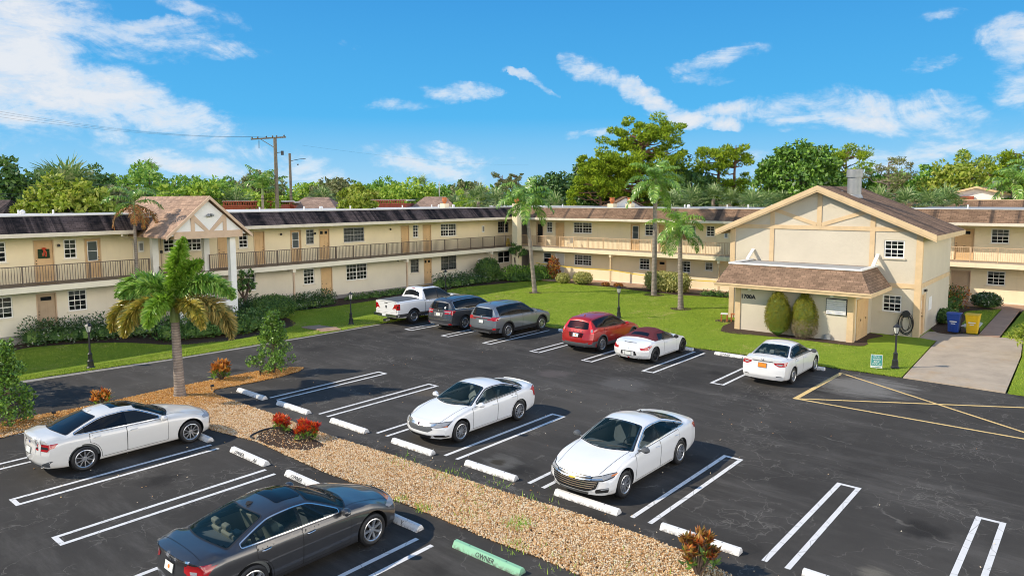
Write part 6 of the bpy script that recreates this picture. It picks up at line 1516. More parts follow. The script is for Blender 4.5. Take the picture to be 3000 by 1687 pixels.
for v in 'LR':
    c.patch('tail_light', [(-2.42, .80), (-2.10, .90), (-2.06, .97), (-2.38, .98)], v, 'lens_red', .008, r=.02); c.patch('headlight', [(1.90, .72), (2.26, .64), (2.24, .74), (1.94, .80)], v, 'lens_amber', .006, r=.02)
c.sym('headlight', [(.44, .70), (.86, .75), (.88, .66), (.46, .62)], 'F', 'lens_clear', off=.008); c.patch('grille', [(-.40, .72), (.40, .72), (.30, .48), (-.30, .48)], 'F', 'rim_silver', .008); c.patch('lower_intake', [(-.6, .36), (.6, .36), (.5, .22), (-.5, .22)], 'F', 'grille_dark', .006)
c.patch('boot_trim', [(-.60, 1.01), (.60, 1.01), (.60, 1.028), (-.60, 1.028)], 'B', 'chrome', .012, r=0); c.plate('B', .80, 'plate_white', 'plate_orange'); c.disc('emblem', 'B', 0, .95, .042, 'chrome', .012); c.disc('emblem', 'B', 0, .95, .026, 'grille_dark', .014)
c.patch('bumper_trim', [(-.66, .56), (.66, .56), (.66, .575), (-.66, .575)], 'B', 'chrome', .010, r=0); c.patch('diffuser', [(-.6, .32), (.6, .32), (.5, .2), (-.5, .2)], 'B', 'plastic_black', .006); c.exhaust((-.5, .5), .28)
c.patch('sunroof', [(.0, -.38), (.0, .38), (-.56, .40), (-.56, -.40)], 'T', 'car_glass_dark', .006, r=.08); c.antenna(-.86, 'plastic_black'); c.mirrors(.62, .97); hood_seam(c, 2.05, .80, .60, .72)
c.patch('boot_seam', [(-2.20, -.70), (-2.20, .70), (-2.19, .70), (-2.19, -.70)], 'T', 'grille_dark', .003, r=0)
c.finish_body(); c.wheels(7, False, 'rim_silver', .235, .235, 1.2)
# ---- white compact saloon near the lamp
c = Car('sedan_car', 'white compact sedan with orange number plate parked beside the lamp post and yellow hatching', (28.85, 10.0), 0,
        dict(SED, wb=2.60, fo=.90, ro=1.04, w=1.76, paint='paint_white', roofw=1.16, R=.315, top=[(2.2, .72), (1.95, .84), (1.5, .93), (1.1, .99), (.9, 1.04), (.5, 1.25), (.1, 1.42), (-.35, 1.465), (-.8, 1.43), (-1.15, 1.32), (-1.58, 1.13), (-1.9, 1.11), (-2.25, 1.09), (-2.34, 1.04)],
             belt=[(2.2, .64), (1.6, .84), (.9, .93), (0, .95), (-1.0, .97), (-1.8, .99), (-2.34, .95)], cab=(.76, .02, -.86, -1.58), fprof=[(.18, -.08), (.36, 0), (.58, -.02), (.74, -.12), (.9, -.24)], rprof=[(.2, .10), (.40, .0), (.62, .01), (.9, .05), (1.06, .03)], fplan=(.34, 2.6), rplan=(.20, 3.2), wsbase=.24))
sedan_common(c, (-.28, -1.16), (.68, -1.42), [(.80, -.26, False), (-.28, -1.16, True)], seat='seat_grey', glass='car_glass')
c.sym('tail_light', [(.42, .93), (.86, .95), (.87, .80), (.62, .78), (.45, .86)], 'B', 'lens_red', off=.008, r=.03); c.sym('reverse_light', [(.50, .895), (.74, .90), (.70, .83), (.58, .84)], 'B', 'lens_clear', off=.012, r=.02)
c.patch('boot_trim', [(-.40, .945), (.40, .945), (.40, .975), (-.40, .975)], 'B', 'rim_silver', .014, r=.01); c.plate('B', .80, 'plate_orange', None); c.disc('emblem', 'B', 0, 1.025, .05, 'chrome', .012, .034); c.disc('emblem', 'B', 0, 1.025, .036, 'paint_white', .014, .022)
for yy in (-.62, .62): c.patch('bumper_slot', [(yy-.1, .40), (yy+.1, .40), (yy+.09, .425), (yy-.09, .425)], 'B', 'grille_dark', .006, r=0)
c.patch('lower_bumper', [(-.7, .26), (.7, .26), (.62, .19), (-.62, .19)], 'B', 'plastic_black', .006)
for v in 'LR': c.patch('headlight', [(1.80, .74), (2.14, .66), (2.12, .78), (1.84, .83)], v, 'lens_clear', .006, r=.02)
c.sym('headlight', [(.44, .72), (.82, .76), (.84, .66), (.46, .62)], 'F', 'lens_clear', off=.008); c.patch('grille', [(-.4, .68), (.4, .68), (.4, .60), (-.4, .60)], 'F', 'grille_dark', .008)
c.mirrors(.64, .95, 'paint_steel'); c.finish_body(); c.wheels(9, False, 'rim_silver', .205, .215, .9)
# ---- white roadster with burgundy soft top
c = Car('roadster_car', 'white two-seat roadster with burgundy fabric roof parked next to the red crossover', (28.6, 15.92), 0,
        dict(SED, wb=2.55, fo=.86, ro=.84, w=1.86, paint='paint_white', roofw=1.02, R=.335, clear=.14, seatup=-.16, top=[(2.135, .62), (1.9, .74), (1.4, .86), (.95, .94), (.70, .99), (.35, 1.16), (-.02, 1.285), (-.35, 1.305), (-.75, 1.25), (-1.05, 1.13), (-1.38, .985), (-1.7, .95), (-2.0, .90), (-2.115, .84)],
             belt=[(2.135, .54), (1.6, .76), (.9, .84), (0, .86), (-.7, .90), (-1.3, .92), (-1.8, .88), (-2.115, .78)], cab=(.52, -.12, -.72, -1.30), fprof=[(.15, -.08), (.34, 0), (.52, -.02), (.64, -.14), (.8, -.3)], rprof=[(.15, .14), (.36, .02), (.55, 0), (.72, .06), (.9, .12)], fplan=(.46, 2.4), rplan=(.34, 2.4), wsbase=.26, archgap=.045, hoodin=.2))
c.cuts = []; c.windshield(); c.side_windows(.46, -.95, (-.55,), glass='car_glass_dark'); c.doors([(.62, -.52, False)]); c.interior('seat_dark', 1); c.wipers()
xs = np.linspace(.0, -1.28, 16); Tp = [(x, float(c.Yr(x))-.005) for x in xs]
c.patch('soft_top', Tp+[(x, -y) for x, y in Tp[::-1]], 'T', 'soft_top', .014, r=.03, thick=.02)
bot, top = c.dlo(.0, -1.24, .01, -.01)
for v in 'LR': c.patch('soft_top_side', [(x, float(c.Zr(x))+.012) for x in np.linspace(.0, -1.26, 12)]+[(-1.27, float(c.Zs(-1.27))+.01), (-.98, float(c.Zs(-.98))+.01), (-.66, float(c.Zr(-.66))-.05), (.0, float(c.Zr(.0))-.035)], v, 'soft_top', .013, r=.01)
c.patch('rear_window', [(-.90, -.38), (-.90, .38), (-1.14, .44), (-1.14, -.44)], 'T', 'car_glass_dark', .020, r=.04)
c.sym('tail_light', [(.50, .70), (.66, .70), (.90, .80), (.80, .66), (.58, .60)], 'B', 'lens_red', off=.010, r=.01)
for v in 'LR': c.patch('tail_light', [(-2.02, .60), (-1.80, .72), (-1.55, .83), (-1.62, .74), (-1.86, .60)], v, 'lens_red', .008, r=.01); c.patch('headlight', [(1.50, .78), (1.95, .58), (1.98, .66), (1.62, .81)], v, 'lens_clear', .006, r=.01)
c.patch('plate_recess', [(-.34, .56), (.34, .56), (.40, .38), (-.40, .38)], 'B', 'grille_dark', .005, r=.03); c.patch('plate_panel', [(-.27, .535), (.27, .535), (.27, .37), (-.27, .37)], 'B', 'paint_white', .008, r=.02); c.plate('B', .455, 'plate_white')
c.patch('fog_lens', [(-.05, .30), (.05, .30), (.04, .20), (-.04, .20)], 'B', 'lens_red', .010, r=.01); c.exhaust((-.48, .48), .25, .055); c.patch('boot_vent', [(-.30, .885), (.30, .885), (.30, .90), (-.30, .90)], 'B', 'grille_dark', .006, r=0); c.disc('emblem', 'B', 0, .68, .03, 'chrome')
c.mirrors(.42, .88, 'plastic_black'); c.finish_body(); c.wheels(5, True, 'rim_dark', .25, .245, .5)

def suv_common(c, pill, dlo_, door_edges, trim, glass='car_glass_dark'):
    c.cuts = []; c.windshield(glass); c.side_windows(dlo_[0], dlo_[1], pill, trim=trim, glass='car_glass_dark'); c.doors(door_edges); c.wipers()
def hatch_glass(c, z0, z1, w0, w1, mat='car_glass_dark'):
    P = [(-w0, z0), (w0, z0), (w1, z1), (-w1, z1)]; c.patch('rear_window', P, 'B', mat, .009, r=.07); 
    c.patch('rear_wiper', [(-.28, z0+.05), (.10, z0+.03), (.10, z0+.05), (-.28, z0+.07)], 'B', 'plastic_black', .02, r=0)
def roof_spoiler(c, x0, x1, w_, mat): c.patch('roof_spoiler', [(x0, -w_), (x0, w_), (x1, w_-.03), (x1, -w_+.03)], 'T', mat, .016, r=.03, thick=.02)
def rails(c, x0, x1, y, mat):
    for sg in (1, -1):
        pts = []
        for x in np.linspace(x0, x1, 9):
            p, n_ = c.hit((x, sg*y, 0), (0, 0, -1)); pts.append((x, sg*y, p.z+(.035 if x0 < x < x1 else .0)))
        m_ = MB(); m_.tube(pts, .018, 6); m_.build('roof_rail', mat, c.root, True)
# ---- red crossover
c = Car('crossover_car', 'dark red crossover with tall tail lights and letters across its tailgate', (29.07, 18.92), 0,
        dict(SED, wb=2.775, fo=.92, ro=.93, w=1.89, paint='paint_red', deep=.8, roofw=1.18, R=.365, clear=.22, sedan=False, seatup=.12, top=[(2.3, .86), (2.0, .98), (1.5, 1.07), (1.1, 1.12), (.92, 1.16), (.5, 1.42), (.12, 1.62), (-.35, 1.69), (-1.0, 1.69), (-1.7, 1.63), (-2.05, 1.57), (-2.3, 1.50)],
             belt=[(2.3, .76), (1.6, .97), (.9, 1.06), (0, 1.08), (-1.0, 1.12), (-1.8, 1.18), (-2.3, 1.16)], cab=(.76, .04, -1.9, -2.4), fprof=[(.24, -.06), (.45, 0), (.7, -.02), (.88, -.14), (1.05, -.3)], rprof=[(.22, .14), (.40, .02), (.62, 0), (.95, .07), (1.15, .15), (1.6, .42)], fplan=(.34, 2.6), rplan=(.22, 2.8), wsbase=.22, rstart=-.35, rpow=1.5))
suv_common(c, (-.28, -1.22), (.68, -1.85), [(.82, -.26, False), (-.28, -1.24, True)], 'plastic_black'); hatch_glass(c, 1.12, 1.46, .60, .52); roof_spoiler(c, -1.98, -1.70, .54, 'paint_red')
c.sym('tail_light', [(.53, 1.50), (.60, 1.47), (.73, 1.24), (.88, 1.04), (.88, .92), (.75, .92), (.68, 1.10), (.58, 1.30)], 'B', 'lens_bright', off=.010, r=.02); c.sym('reverse_light', [(.72, 1.13), (.80, 1.13), (.84, 1.0), (.74, .99)], 'B', 'lens_clear', off=.014, r=.02)
for i, ch in enumerate('VOLVO'):
    pass
c.patch('bumper_cladding', [(-.92, .58), (-.5, .50), (.5, .50), (.92, .58), (.86, .26), (-.86, .26)], 'B', 'plastic_grey', .009, r=.03)
p, n_ = c.hit((0, 0, .97), (1, 0, 0)); 
for i, ch in enumerate('VOLVO'):
    y = -(i-2)*.17*-1; y = .34-i*.17
    p, n_ = c.hit((0, y, 1.01), (1, 0, 0)); me = text_mesh(ch, .075, .008); o = link_mesh('lettering', me, 'chrome', c.root); o.location = (p.x-.012, y, 1.0); o.rotation_euler = (R(-6), 0, R(-90))
c.plate('B', .84, 'plate_white', 'plate_orange'); c.patch('plate_recess', [(-.42, .95), (.42, .95), (.36, .73), (-.36, .73)], 'B', 'lens_dark', .003, r=.03)
c.arch_trim('plastic_grey', .05); c.sill('plastic_grey', .14); c.exhaust((-.5, .5), .34, .045); c.sym('fog_lens', [(.66, .52), (.86, .56), (.84, .48), (.66, .45)], 'B', 'lens_red', off=.014, r=.01)
c.antenna(-1.5, 'paint_red'); c.mirrors(.62, 1.08); c.finish_body(); c.wheels(5, True, 'rim_silver', .235, .245, 1.0)
# ---- pale silver-blue two-row utility
c = Car('suv_car', 'silver blue SUV with black lower cladding, rightmost of the three tall vehicles', (28.87, 24.6), 0,
        dict(SED, wb=2.82, fo=.97, ro=1.05, w=1.98, paint='paint_silver', deep=.75, roofw=1.30, R=.385, clear=.24, sedan=False, top=[(2.38, .92), (2.1, 1.06), (1.6, 1.14), (1.15, 1.18), (.98, 1.22), (.55, 1.48), (.2, 1.70), (-.3, 1.78), (-1.2, 1.79), (-1.9, 1.75), (-2.25, 1.69), (-2.46, 1.62)],
             belt=[(2.38, .84), (1.7, 1.03), (.9, 1.10), (0, 1.12), (-1.0, 1.14), (-2.0, 1.18), (-2.46, 1.18)], cab=(.84, .12, -2.1, -2.6), fprof=[(.24, -.06), (.45, 0), (.8, .0), (.95, -.10), (1.1, -.26)], rprof=[(.22, .14), (.42, .02), (.66, 0), (1.0, .03), (1.2, .08), (1.7, .27)], fplan=(.26, 3), rplan=(.16, 3.2), rstart=-.40, rpow=1.5))
suv_common(c, (-.26, -1.30), (.76, -2.02), [(.90, -.24, False), (-.26, -1.28, True)], 'plastic_black'); hatch_glass(c, 1.16, 1.56, .70, .60); roof_spoiler(c, -2.22, -1.95, .60, 'paint_silver')
c.sym('tail_light', [(.62, 1.13), (.95, 1.16), (.96, .96), (.70, .98)], 'B', 'lens_red', off=.010, r=.03); c.patch('tailgate_bar', [(-.60, 1.08), (.60, 1.08), (.60, 1.03), (-.60, 1.03)], 'B', 'plastic_black', .010, r=.01)
for v in 'LR': c.patch('tail_light', [(-2.42, .98), (-2.18, 1.0), (-2.16, 1.14), (-2.40, 1.15)], v, 'lens_red', .008, r=.02); c.patch('headlight', [(2.0, .88), (2.3, .84), (2.3, .95), (2.02, 1.0)], v, 'lens_clear', .008, r=.02)
c.patch('bumper_cladding', [(-.96, .60), (-.55, .54), (.55, .54), (.96, .60), (.9, .28), (-.9, .28)], 'B', 'plastic_black', .009, r=.03); c.patch('skid_plate', [(-.5, .42), (.5, .42), (.46, .30), (-.46, .30)], 'B', 'rim_silver', .014, r=.02); c.sym('fog_lens', [(.74, .60), (.92, .62), (.9, .53), (.74, .51)], 'B', 'lens_red', off=.014, r=.01)
c.plate('B', .90, 'plate_white'); c.disc('emblem', 'B', 0, 1.13, .05, 'chrome'); c.arch_trim('plastic_black', .06); c.sill('plastic_black', .18); c.exhaust((-.55, .55), .36, .06); c.antenna(-1.75, 'paint_silver'); c.mirrors(.70, 1.13); c.finish_body(); c.wheels(5, True, 'rim_silver', .245, .255, .7)
# ---- dark grey three-row utility
c = Car('suv_car', 'dark steel grey SUV with chrome bumper strip between the white pickup and silver SUV', (29.14, 27.98), 0,
        dict(SED, wb=2.82, fo=.98, ro=1.15, w=1.99, paint='paint_steel', deep=.75, roofw=1.32, R=.385, clear=.22, sedan=False, top=[(2.39, .92), (2.1, 1.04), (1.6, 1.12), (1.15, 1.16), (.98, 1.20), (.55, 1.46), (.2, 1.67), (-.3, 1.755), (-1.2, 1.77), (-1.9, 1.73), (-2.3, 1.66), (-2.56, 1.58)],
             belt=[(2.39, .84), (1.7, 1.02), (.9, 1.09), (0, 1.11), (-1.0, 1.13), (-2.0, 1.19), (-2.56, 1.20)], cab=(.84, .12, -2.15, -2.7), fprof=[(.24, -.06), (.45, 0), (.8, .0), (.95, -.10), (1.1, -.26)], rprof=[(.22, .12), (.42, .0), (.66, 0), (1.0, .05), (1.2, .10), (1.65, .30)], fplan=(.26, 3), rplan=(.2, 3), rstart=-.45, rpow=1.5))
suv_common(c, (-.26, -1.30), (.76, -2.12), [(.90, -.24, False), (-.26, -1.28, True)], 'chrome'); hatch_glass(c, 1.16, 1.52, .68, .58); roof_spoiler(c, -2.28, -2.0, .60, 'paint_steel')
c.sym('tail_light', [(.70, 1.10), (.97, 1.14), (.98, .90), (.90, .86), (.86, 1.0), (.70, 1.02)], 'B', 'lens_red', off=.010, r=.02); c.sym('tail_light_strip', [(.44, 1.07), (.84, 1.085), (.84, 1.05), (.80, .95), (.76, 1.02), (.46, 1.035)], 'B', 'lens_clear', off=.013, r=.01)
for v in 'LR': c.patch('tail_light', [(-2.50, .92), (-2.22, 1.0), (-2.10, 1.12), (-2.46, 1.14)], v, 'lens_red', .008, r=.01)
c.patch('bumper_chrome', [(-.92, .64), (.92, .64), (.92, .60), (-.92, .60)], 'B', 'chrome', .012, r=0); c.patch('skid_plate', [(-.84, .44), (.84, .44), (.7, .32), (-.7, .32)], 'B', 'rim_silver', .012, r=.03); c.sym('fog_lens', [(.70, .42), (.90, .44), (.90, .37), (.70, .36)], 'B', 'lens_red', off=.016, r=.01)
c.plate('B', .90, 'plate_white', 'bin_yellow', w_=.32); c.patch('plate_recess', [(-.36, 1.0), (.36, 1.0), (.30, .78), (-.30, .78)], 'B', 'rim_silver', .006, r=.02); c.disc('emblem', 'B', 0, 1.09, .04, 'chrome'); c.patch('window_sticker', [(-.50, 1.22), (-.40, 1.22), (-.40, 1.32), (-.50, 1.32)], 'B', 'plate_white', .013, r=.03)
c.arch_trim('paint_steel', .05); rails(c, .0, -1.9, .60, 'plastic_black'); c.antenna(-1.9, 'paint_steel'); c.mirrors(.70, 1.12); c.finish_body(); c.wheels(10, False, 'rim_silver', .245, .255, .8)
# ---- white crew-cab pickup
wb = 3.67
c = Car('pickup_truck', 'white crew-cab pickup truck with black tonneau cover and big black wheels by the lamp post', (29.02, 31.6), 0,
        dict(SED, wb=wb, fo=1.0, ro=1.22, w=2.06, paint='paint_white', roofw=1.36, R=.42, clear=.34, sedan=False, seatup=.2, tsm=.05, cantd=.06, archgap=.075, hood_edge=.035, hoodin=.12,
             top=[(2.83, 1.14), (2.5, 1.25), (2.0, 1.31), (1.62, 1.33), (1.42, 1.38), (1.0, 1.68), (.62, 1.90), (.2, 1.97), (-.6, 1.98), (-.92, 1.95), (-1.02, 1.88), (-1.16, 1.43), (-1.2, 1.405), (-2.0, 1.40), (-3.0, 1.40)],
             belt=[(2.83, 1.06), (2.2, 1.20), (1.4, 1.24), (0, 1.26), (-1.0, 1.28), (-1.2, 1.34), (-3.05, 1.34)], cab=(1.26, .52, -.86, -1.12), fprof=[(.3, -.08), (.55, 0), (1.0, 0), (1.15, -.06), (1.3, -.16)], rprof=[(.34, .10), (.5, .06), (.60, .06), (.63, .02), (1.4, .0)], fplan=(.26, 3), rplan=(.04, 4), wsbase=.2, wheelin=.0))
c.cuts = []; c.windshield('car_glass_dark'); c.side_windows(1.18, -.84, (.12,), glass='car_glass_dark', trim='plastic_black'); c.doors([(1.30, .14, False), (.12, -.92, False)], zlo=.52); c.wipers()
ysw = float(c.Yr(-.95))
c.patch('rear_window', [(-1.135, -.66), (-1.135, .66), (-1.03, .60), (-1.03, -.60)], 'T', 'car_glass_dark', .010, r=.015, grid=.05)
c.patch('tonneau_cover', [(-1.24, -.82), (-1.24, .82), (-2.96, .84), (-2.96, -.84)], 'T', 'plastic_grey', .022, r=.04, thick=.03); c.patch('stop_lamp', [(-.985, -.14), (-.985, .14), (-.955, .14), (-.955, -.14)], 'T', 'lens_red', .014, r=.01)
c.patch('roof_panel', [(.25, -.42), (.25, .42), (-.55, .42), (-.55, -.42)], 'T', 'car_glass_dark', .006, r=.05)
c.sym('tail_light', [(.86, 1.24), (1.02, 1.24), (1.02, .90), (.86, .90)], 'B', 'lens_red', off=.014, r=.03); c.sym('reverse_light', [(.90, 1.12), (.99, 1.12), (.99, .99), (.90, .99)], 'B', 'lens_dark', off=.018, r=.01)
for v in 'LR':
    c.patch('tail_light', [(-3.04, .90), (-2.86, .90), (-2.86, 1.24), (-3.04, 1.24)], v, 'lens_red', .012, r=.03); c.patch('bed_seam', [(-.985, .56), (-.965, .56), (-.965, 1.30), (-.985, 1.30)], v, 'grille_dark', .004, r=0)
    c.patch('lower_cladding', [(-2.98, .38), (-1.2, .38), (1.2, .38), (1.2, .60), (-2.98, .66)], v, 'paint_grey', .006, r=.03, grid=.12); c.patch('headlight', [(2.4, 1.0), (2.72, .98), (2.7, 1.14), (2.45, 1.17)], v, 'lens_clear', .008)
c.patch('tailgate', [(-.84, 1.33), (.84, 1.33), (.84, .72), (-.84, .72)], 'B', 'paint_white', .010, r=.03, thick=.01); c.patch('tailgate_seam', [(-.853, 1.343), (.853, 1.343), (.853, .707), (-.853, .707)], 'B', 'grille_dark', .003, r=.03)
c.patch('emblem', [(-.07, 1.12), (.07, 1.12), (.05, .98), (0, .94), (-.05, .98)], 'B', 'plastic_black', .018, r=.02); c.patch('tailgate_handle', [(-.14, 1.29), (.14, 1.29), (.14, 1.24), (-.14, 1.24)], 'B', 'grille_dark', .014, r=.02)
mb = MB(); xb = c.xR; mb.box(xb-.12, xb+.06, -.98, .98, .50, .66); mb.box(xb-.13, xb-.121, -.40, .40, .51, .65); bp = mb.build('rear_bumper', 'chrome', c.root); md = bp.modifiers.new('bev', 'BEVEL'); md.width = .03; md.segments = 2
MB().box(xb-.14, xb-.131, -.10, .22, .53, .66).build('number_plate', 'plate_white', c.root)
for v in 'LR': c.patch('emblem', [(.45, .80), (.7, .80), (.7, .84), (.45, .84)], v, 'plastic_black', .012, r=0) if False else None
mb = MB(); mb.box(-1.0, 1.15, -1.03, -.90, .36, .42); mb.box(-1.0, 1.15, .90, 1.03, .36, .42); mb.build('side_step', 'chrome', c.root)
c.sym('headlight', [(.6, 1.12), (.95, 1.12), (.95, .96), (.62, .96)], 'F', 'lens_clear', off=.01); c.patch('grille', [(-.55, 1.12), (.55, 1.12), (.6, .78), (-.6, .78)], 'F', 'grille_dark', .01)
c.mirrors(1.12, 1.30, 'paint_white', 1.25); c.finish_body(); c.wheels(11, False, 'rim_silver', .29, .25, .35)
# ------------------------------------------------------------------ vegetation
def unit(v): return v/np.maximum(np.linalg.norm(v, axis=-1, keepdims=True), 1e-9)
def diamonds(C, Dv, Sv, Ln, Wn, mid=0.45):
    """one kite-shaped leaf per row: base C, along Dv, side Sv"""
    n = len(C); V = np.empty((n, 4, 3)); Ln = np.broadcast_to(np.asarray(Ln, float), (n,))[:, None]; Wn = np.broadcast_to(np.asarray(Wn, float), (n,))[:, None]
    V[:, 0] = C; V[:, 1] = C+Dv*Ln*mid+Sv*Wn*.5; V[:, 2] = C+Dv*Ln; V[:, 3] = C+Dv*Ln*mid-Sv*Wn*.5
    return V
def quads_obj(name, V, mat, parent=None, kind=None):
    n = len(V); o = np_mesh(name, V.reshape(-1, 3), np.arange(n*4).reshape(-1, 4), mat, parent)
    if kind: o['kind'] = kind
    return o
def leaf_ball(centers, rad, per, size, r_=None, flat=.75, up=.35, asp=.5):
    """clumps of leaves: centers (k,3), rad (k,), per leaves each"""
    r_ = r_ or rng; k = len(centers); n = k*per
    d = unit(r_.normal(0, 1, (n, 3))); rr = r_.uniform(.35, 1, n)**.5
    idx = np.repeat(np.arange(k), per); off = d*rr[:, None]*rad[idx][:, None]; off[:, 2] *= flat
    C = centers[idx]+off
    Dv = unit(d*.7+r_.normal(0, .6, (n, 3))+np.array([0, 0, up*.3])); nn_ = unit(d+r_.normal(0, .45, (n, 3))+np.array([0, 0, up]))
    Sv = unit(np.cross(Dv, nn_)); s = r_.uniform(.65, 1.25, n)*size
    return diamonds(C-Dv*s[:, None]*.5, Dv, Sv, s, s*asp)
def blob_points(n, rx, ry, rz, r_=None, low=-.35, inner=.55, bump_=.18):
    r_ = r_ or rng; out = []
    d = unit(r_.normal(0, 1, (n*3, 3))); d = d[d[:, 2] > low][:n]
    ph = r_.uniform(0, 6.28, 6)
    lob = 1+bump_*(np.sin(3*np.arctan2(d[:, 1], d[:, 0])+ph[0])*np.cos(2.5*d[:, 2]+ph[1])+.6*np.sin(5*np.arctan2(d[:, 1], d[:, 0])+ph[2]+3*d[:, 2]))
    rr = r_.uniform(inner, 1, len(d))**.6
    return d*np.array([rx, ry, rz])*(rr*lob)[:, None]
def limb(mb, a, b, r0, r1, sag=.0, seg=6, n=4, wob=.06, r_=None):
    r_ = r_ or rng; a, b = np.array(a, float), np.array(b, float); L_ = np.linalg.norm(b-a)
    pts = [a+(b-a)*u+r_.normal(0, wob*L_*.3, 3)*(0 < u < 1)+np.array([0, 0, -sag*L_*math.sin(u*math.pi)]) for u in np.linspace(0, 1, n+1)]
    mb.tube(pts, [r0+(r1-r0)*u for u in np.linspace(0, 1, n+1)], seg)
def broad_tree(label, pos, H, W, Hc, mat, bark='bark', clumps=70, per=75, leaf=.34, seed=1, group='trees beyond the apartment wings', name='tree', flat=.7, asp=.55, crad=.13, bmp=.2, cat='tree', lowcut=-.5, limbs=9, inner=.45):
    r_ = np.random.default_rng(seed); root = empty(name, tuple(pos), 0, label, cat, group)
    cz = H-Hc/2; c = blob_points(clumps, W/2*(1-crad), W/2*(1-crad), Hc/2*(1-crad), r_, lowcut, inner, bmp)+np.array([0, 0, cz])
    rad = r_.uniform(.6, 1.3, len(c))*W*crad
    quads_obj('crown', leaf_ball(c, rad, per, leaf, r_, flat, .35, asp), mat, root)
    mb = MB(); fork = max(H-Hc*.85, H*.25); tr = .028*H+.06
    limb(mb, (0, 0, -.1), (r_.normal(0, .15), r_.normal(0, .15), fork), tr, tr*.75, 0, 8, 4, .03, r_)
    for i in range(limbs):
        q = c[r_.integers(len(c))]*np.array([.85, .85, 1]); limb(mb, (0, 0, fork-.2), q, tr*.55, tr*.12, -.05, 6, 4, .1, r_)
    mb.build('trunk', bark, root, True)
    return root
def pine_tree(label, pos, H, W, seed, mat='leaf_pine', clumps=34, start=.45, lean=(0, 0), per=150, bark='bark_red', crad=.11, top_w=1.0, group='tall pines beyond the wings', leaf=.42):
    r_ = np.random.default_rng(seed); root = empty('pine_tree', tuple(pos), 0, label, 'tree', group)
    mb = MB(); top = np.array([lean[0], lean[1], H*.95]); tr = .020*H+.05
    tp = [np.array([0, 0, -.1])]+[top*u+np.append(r_.normal(0, .03*H*.4, 2), 0) for u in (.25, .5, .75)]+[top]
    mb.tube(tp, [tr, tr*.85, tr*.65, tr*.45, tr*.15], 8)
    cs = []; rad = []
    for i in range(clumps):
        u = start+(1-start)*r_.random()**.8; base = top*u; a = r_.uniform(0, 2*math.pi); prof = math.sin(min(1, (u-start)/(1-start)*.9+.25)*math.pi*.78)
        ln = W/2*(.35+.65*r_.random())*(prof*.9+.15)*(top_w if u > .8 else 1)
        q = base+np.array([math.cos(a)*ln, math.sin(a)*ln, ln*r_.uniform(.05, .45)])
        limb(mb, base, q, tr*.28, tr*.07, .06, 5, 4, .14, r_)
        for k in range(2): cs.append(q+r_.normal(0, W*.045, 3)); rad.append(W*crad*r_.uniform(.6, 1.25))
    mb.build('trunk', bark, root, True)
    cs = np.array(cs); rad = np.array(rad)
    quads_obj('crown', leaf_ball(cs, rad*1.15, int(per*.75), leaf, r_, .55, .6, .30), mat, root)
    return root
def frond(name, parent, base, az, e0, Ln, droop, lf, n, wd, mat, plume=False, seed=0, tip_e=None, hang=.5, rach=.02, rmat='crownshaft'):
    r_ = np.random.default_rng(seed); h = np.array([math.cos(az), math.sin(az), 0]); up = np.array([0, 0, 1.0]); N_ = 16
    p = np.array(base, float); pts = [p.copy()]; tg = []
    for i in range(N_):
        u = (i+.5)/N_; e = e0-droop*u**1.25; d = h*math.cos(e)+up*math.sin(e); tg.append(d); p = p+d*Ln/N_; pts.append(p.copy())
    tg.append(tg[-1]); pts = np.array(pts); tg = np.array(tg)
    u = np.linspace(.10, 1, n); f = u*N_; i0 = np.minimum(f.astype(int), N_-1); fr = (f-i0)[:, None]
    P = pts[i0]*(1-fr)+pts[i0+1]*fr; T_ = unit(tg[i0])
    side = unit(np.cross(T_, up[None]+1e-3)); nrm = unit(np.cross(side, T_))
    env = np.clip(np.sin(np.clip(u*.88+.10, 0, 1)*math.pi), .12, 1)**.6*lf
    vs = []
    for sg in (1, -1):
        for rep in range(4 if plume else 1):
            m_ = len(u); 
            if plume: a = r_.uniform(-1.35, 1.35, m_)+(0 if rep < 3 else 0); S = side*sg*np.cos(a)[:, None]+nrm*np.sin(a)[:, None]
            else: a = r_.normal(.25, .15, m_); S = side*sg*np.cos(a)[:, None]+nrm*np.sin(a)[:, None]
            D_ = unit(S+T_*.55+np.array([0, 0, -hang*.5])*r_.uniform(.4, 1.2, (m_, 1))+r_.normal(0, .10, (m_, 3)))
            W_ = unit(np.cross(D_, np.cross(T_, D_)+r_.normal(0, .25, (m_, 3)))); ln = env*r_.uniform(.8, 1.1, m_)
            # two-part leaflet: outward, then hanging
            M_ = P+D_*ln[:, None]*.55; D2 = unit(D_+np.array([0, 0, -hang*1.5])); E_ = M_+D2*ln[:, None]*.5
            w2 = (wd*r_.uniform(.8, 1.2, m_))[:, None]
            vs.append(np.stack([P-W_*w2*.25, P+W_*w2*.25, M_+W_*w2*.5, M_-W_*w2*.5], 1)); vs.append(np.stack([M_-W_*w2*.5, M_+W_*w2*.5, E_+W_*w2*.08, E_-W_*w2*.08], 1))
    V = np.concatenate(vs); o = quads_obj(name, V, mat, parent)
    return o, pts
def palm_trunk(root, H, r0, r1, lean=(0, 0), bulge=.25, mat='palm_bark', curve_=.0):
    n = 14; mb = MB(); pts = []; rs = []
    for i in range(n+1):
        u = i/n; pts.append((lean[0]*u+curve_*math.sin(u*math.pi), lean[1]*u, -.08+(H+.08)*u)); rs.append((r0+(r1-r0)*u)*(1+bulge*math.exp(-u*14)))
    mb.tube(pts, rs, 12); mb.build('trunk', mat, root, True)
    return np.array([lean[0], lean[1], H])
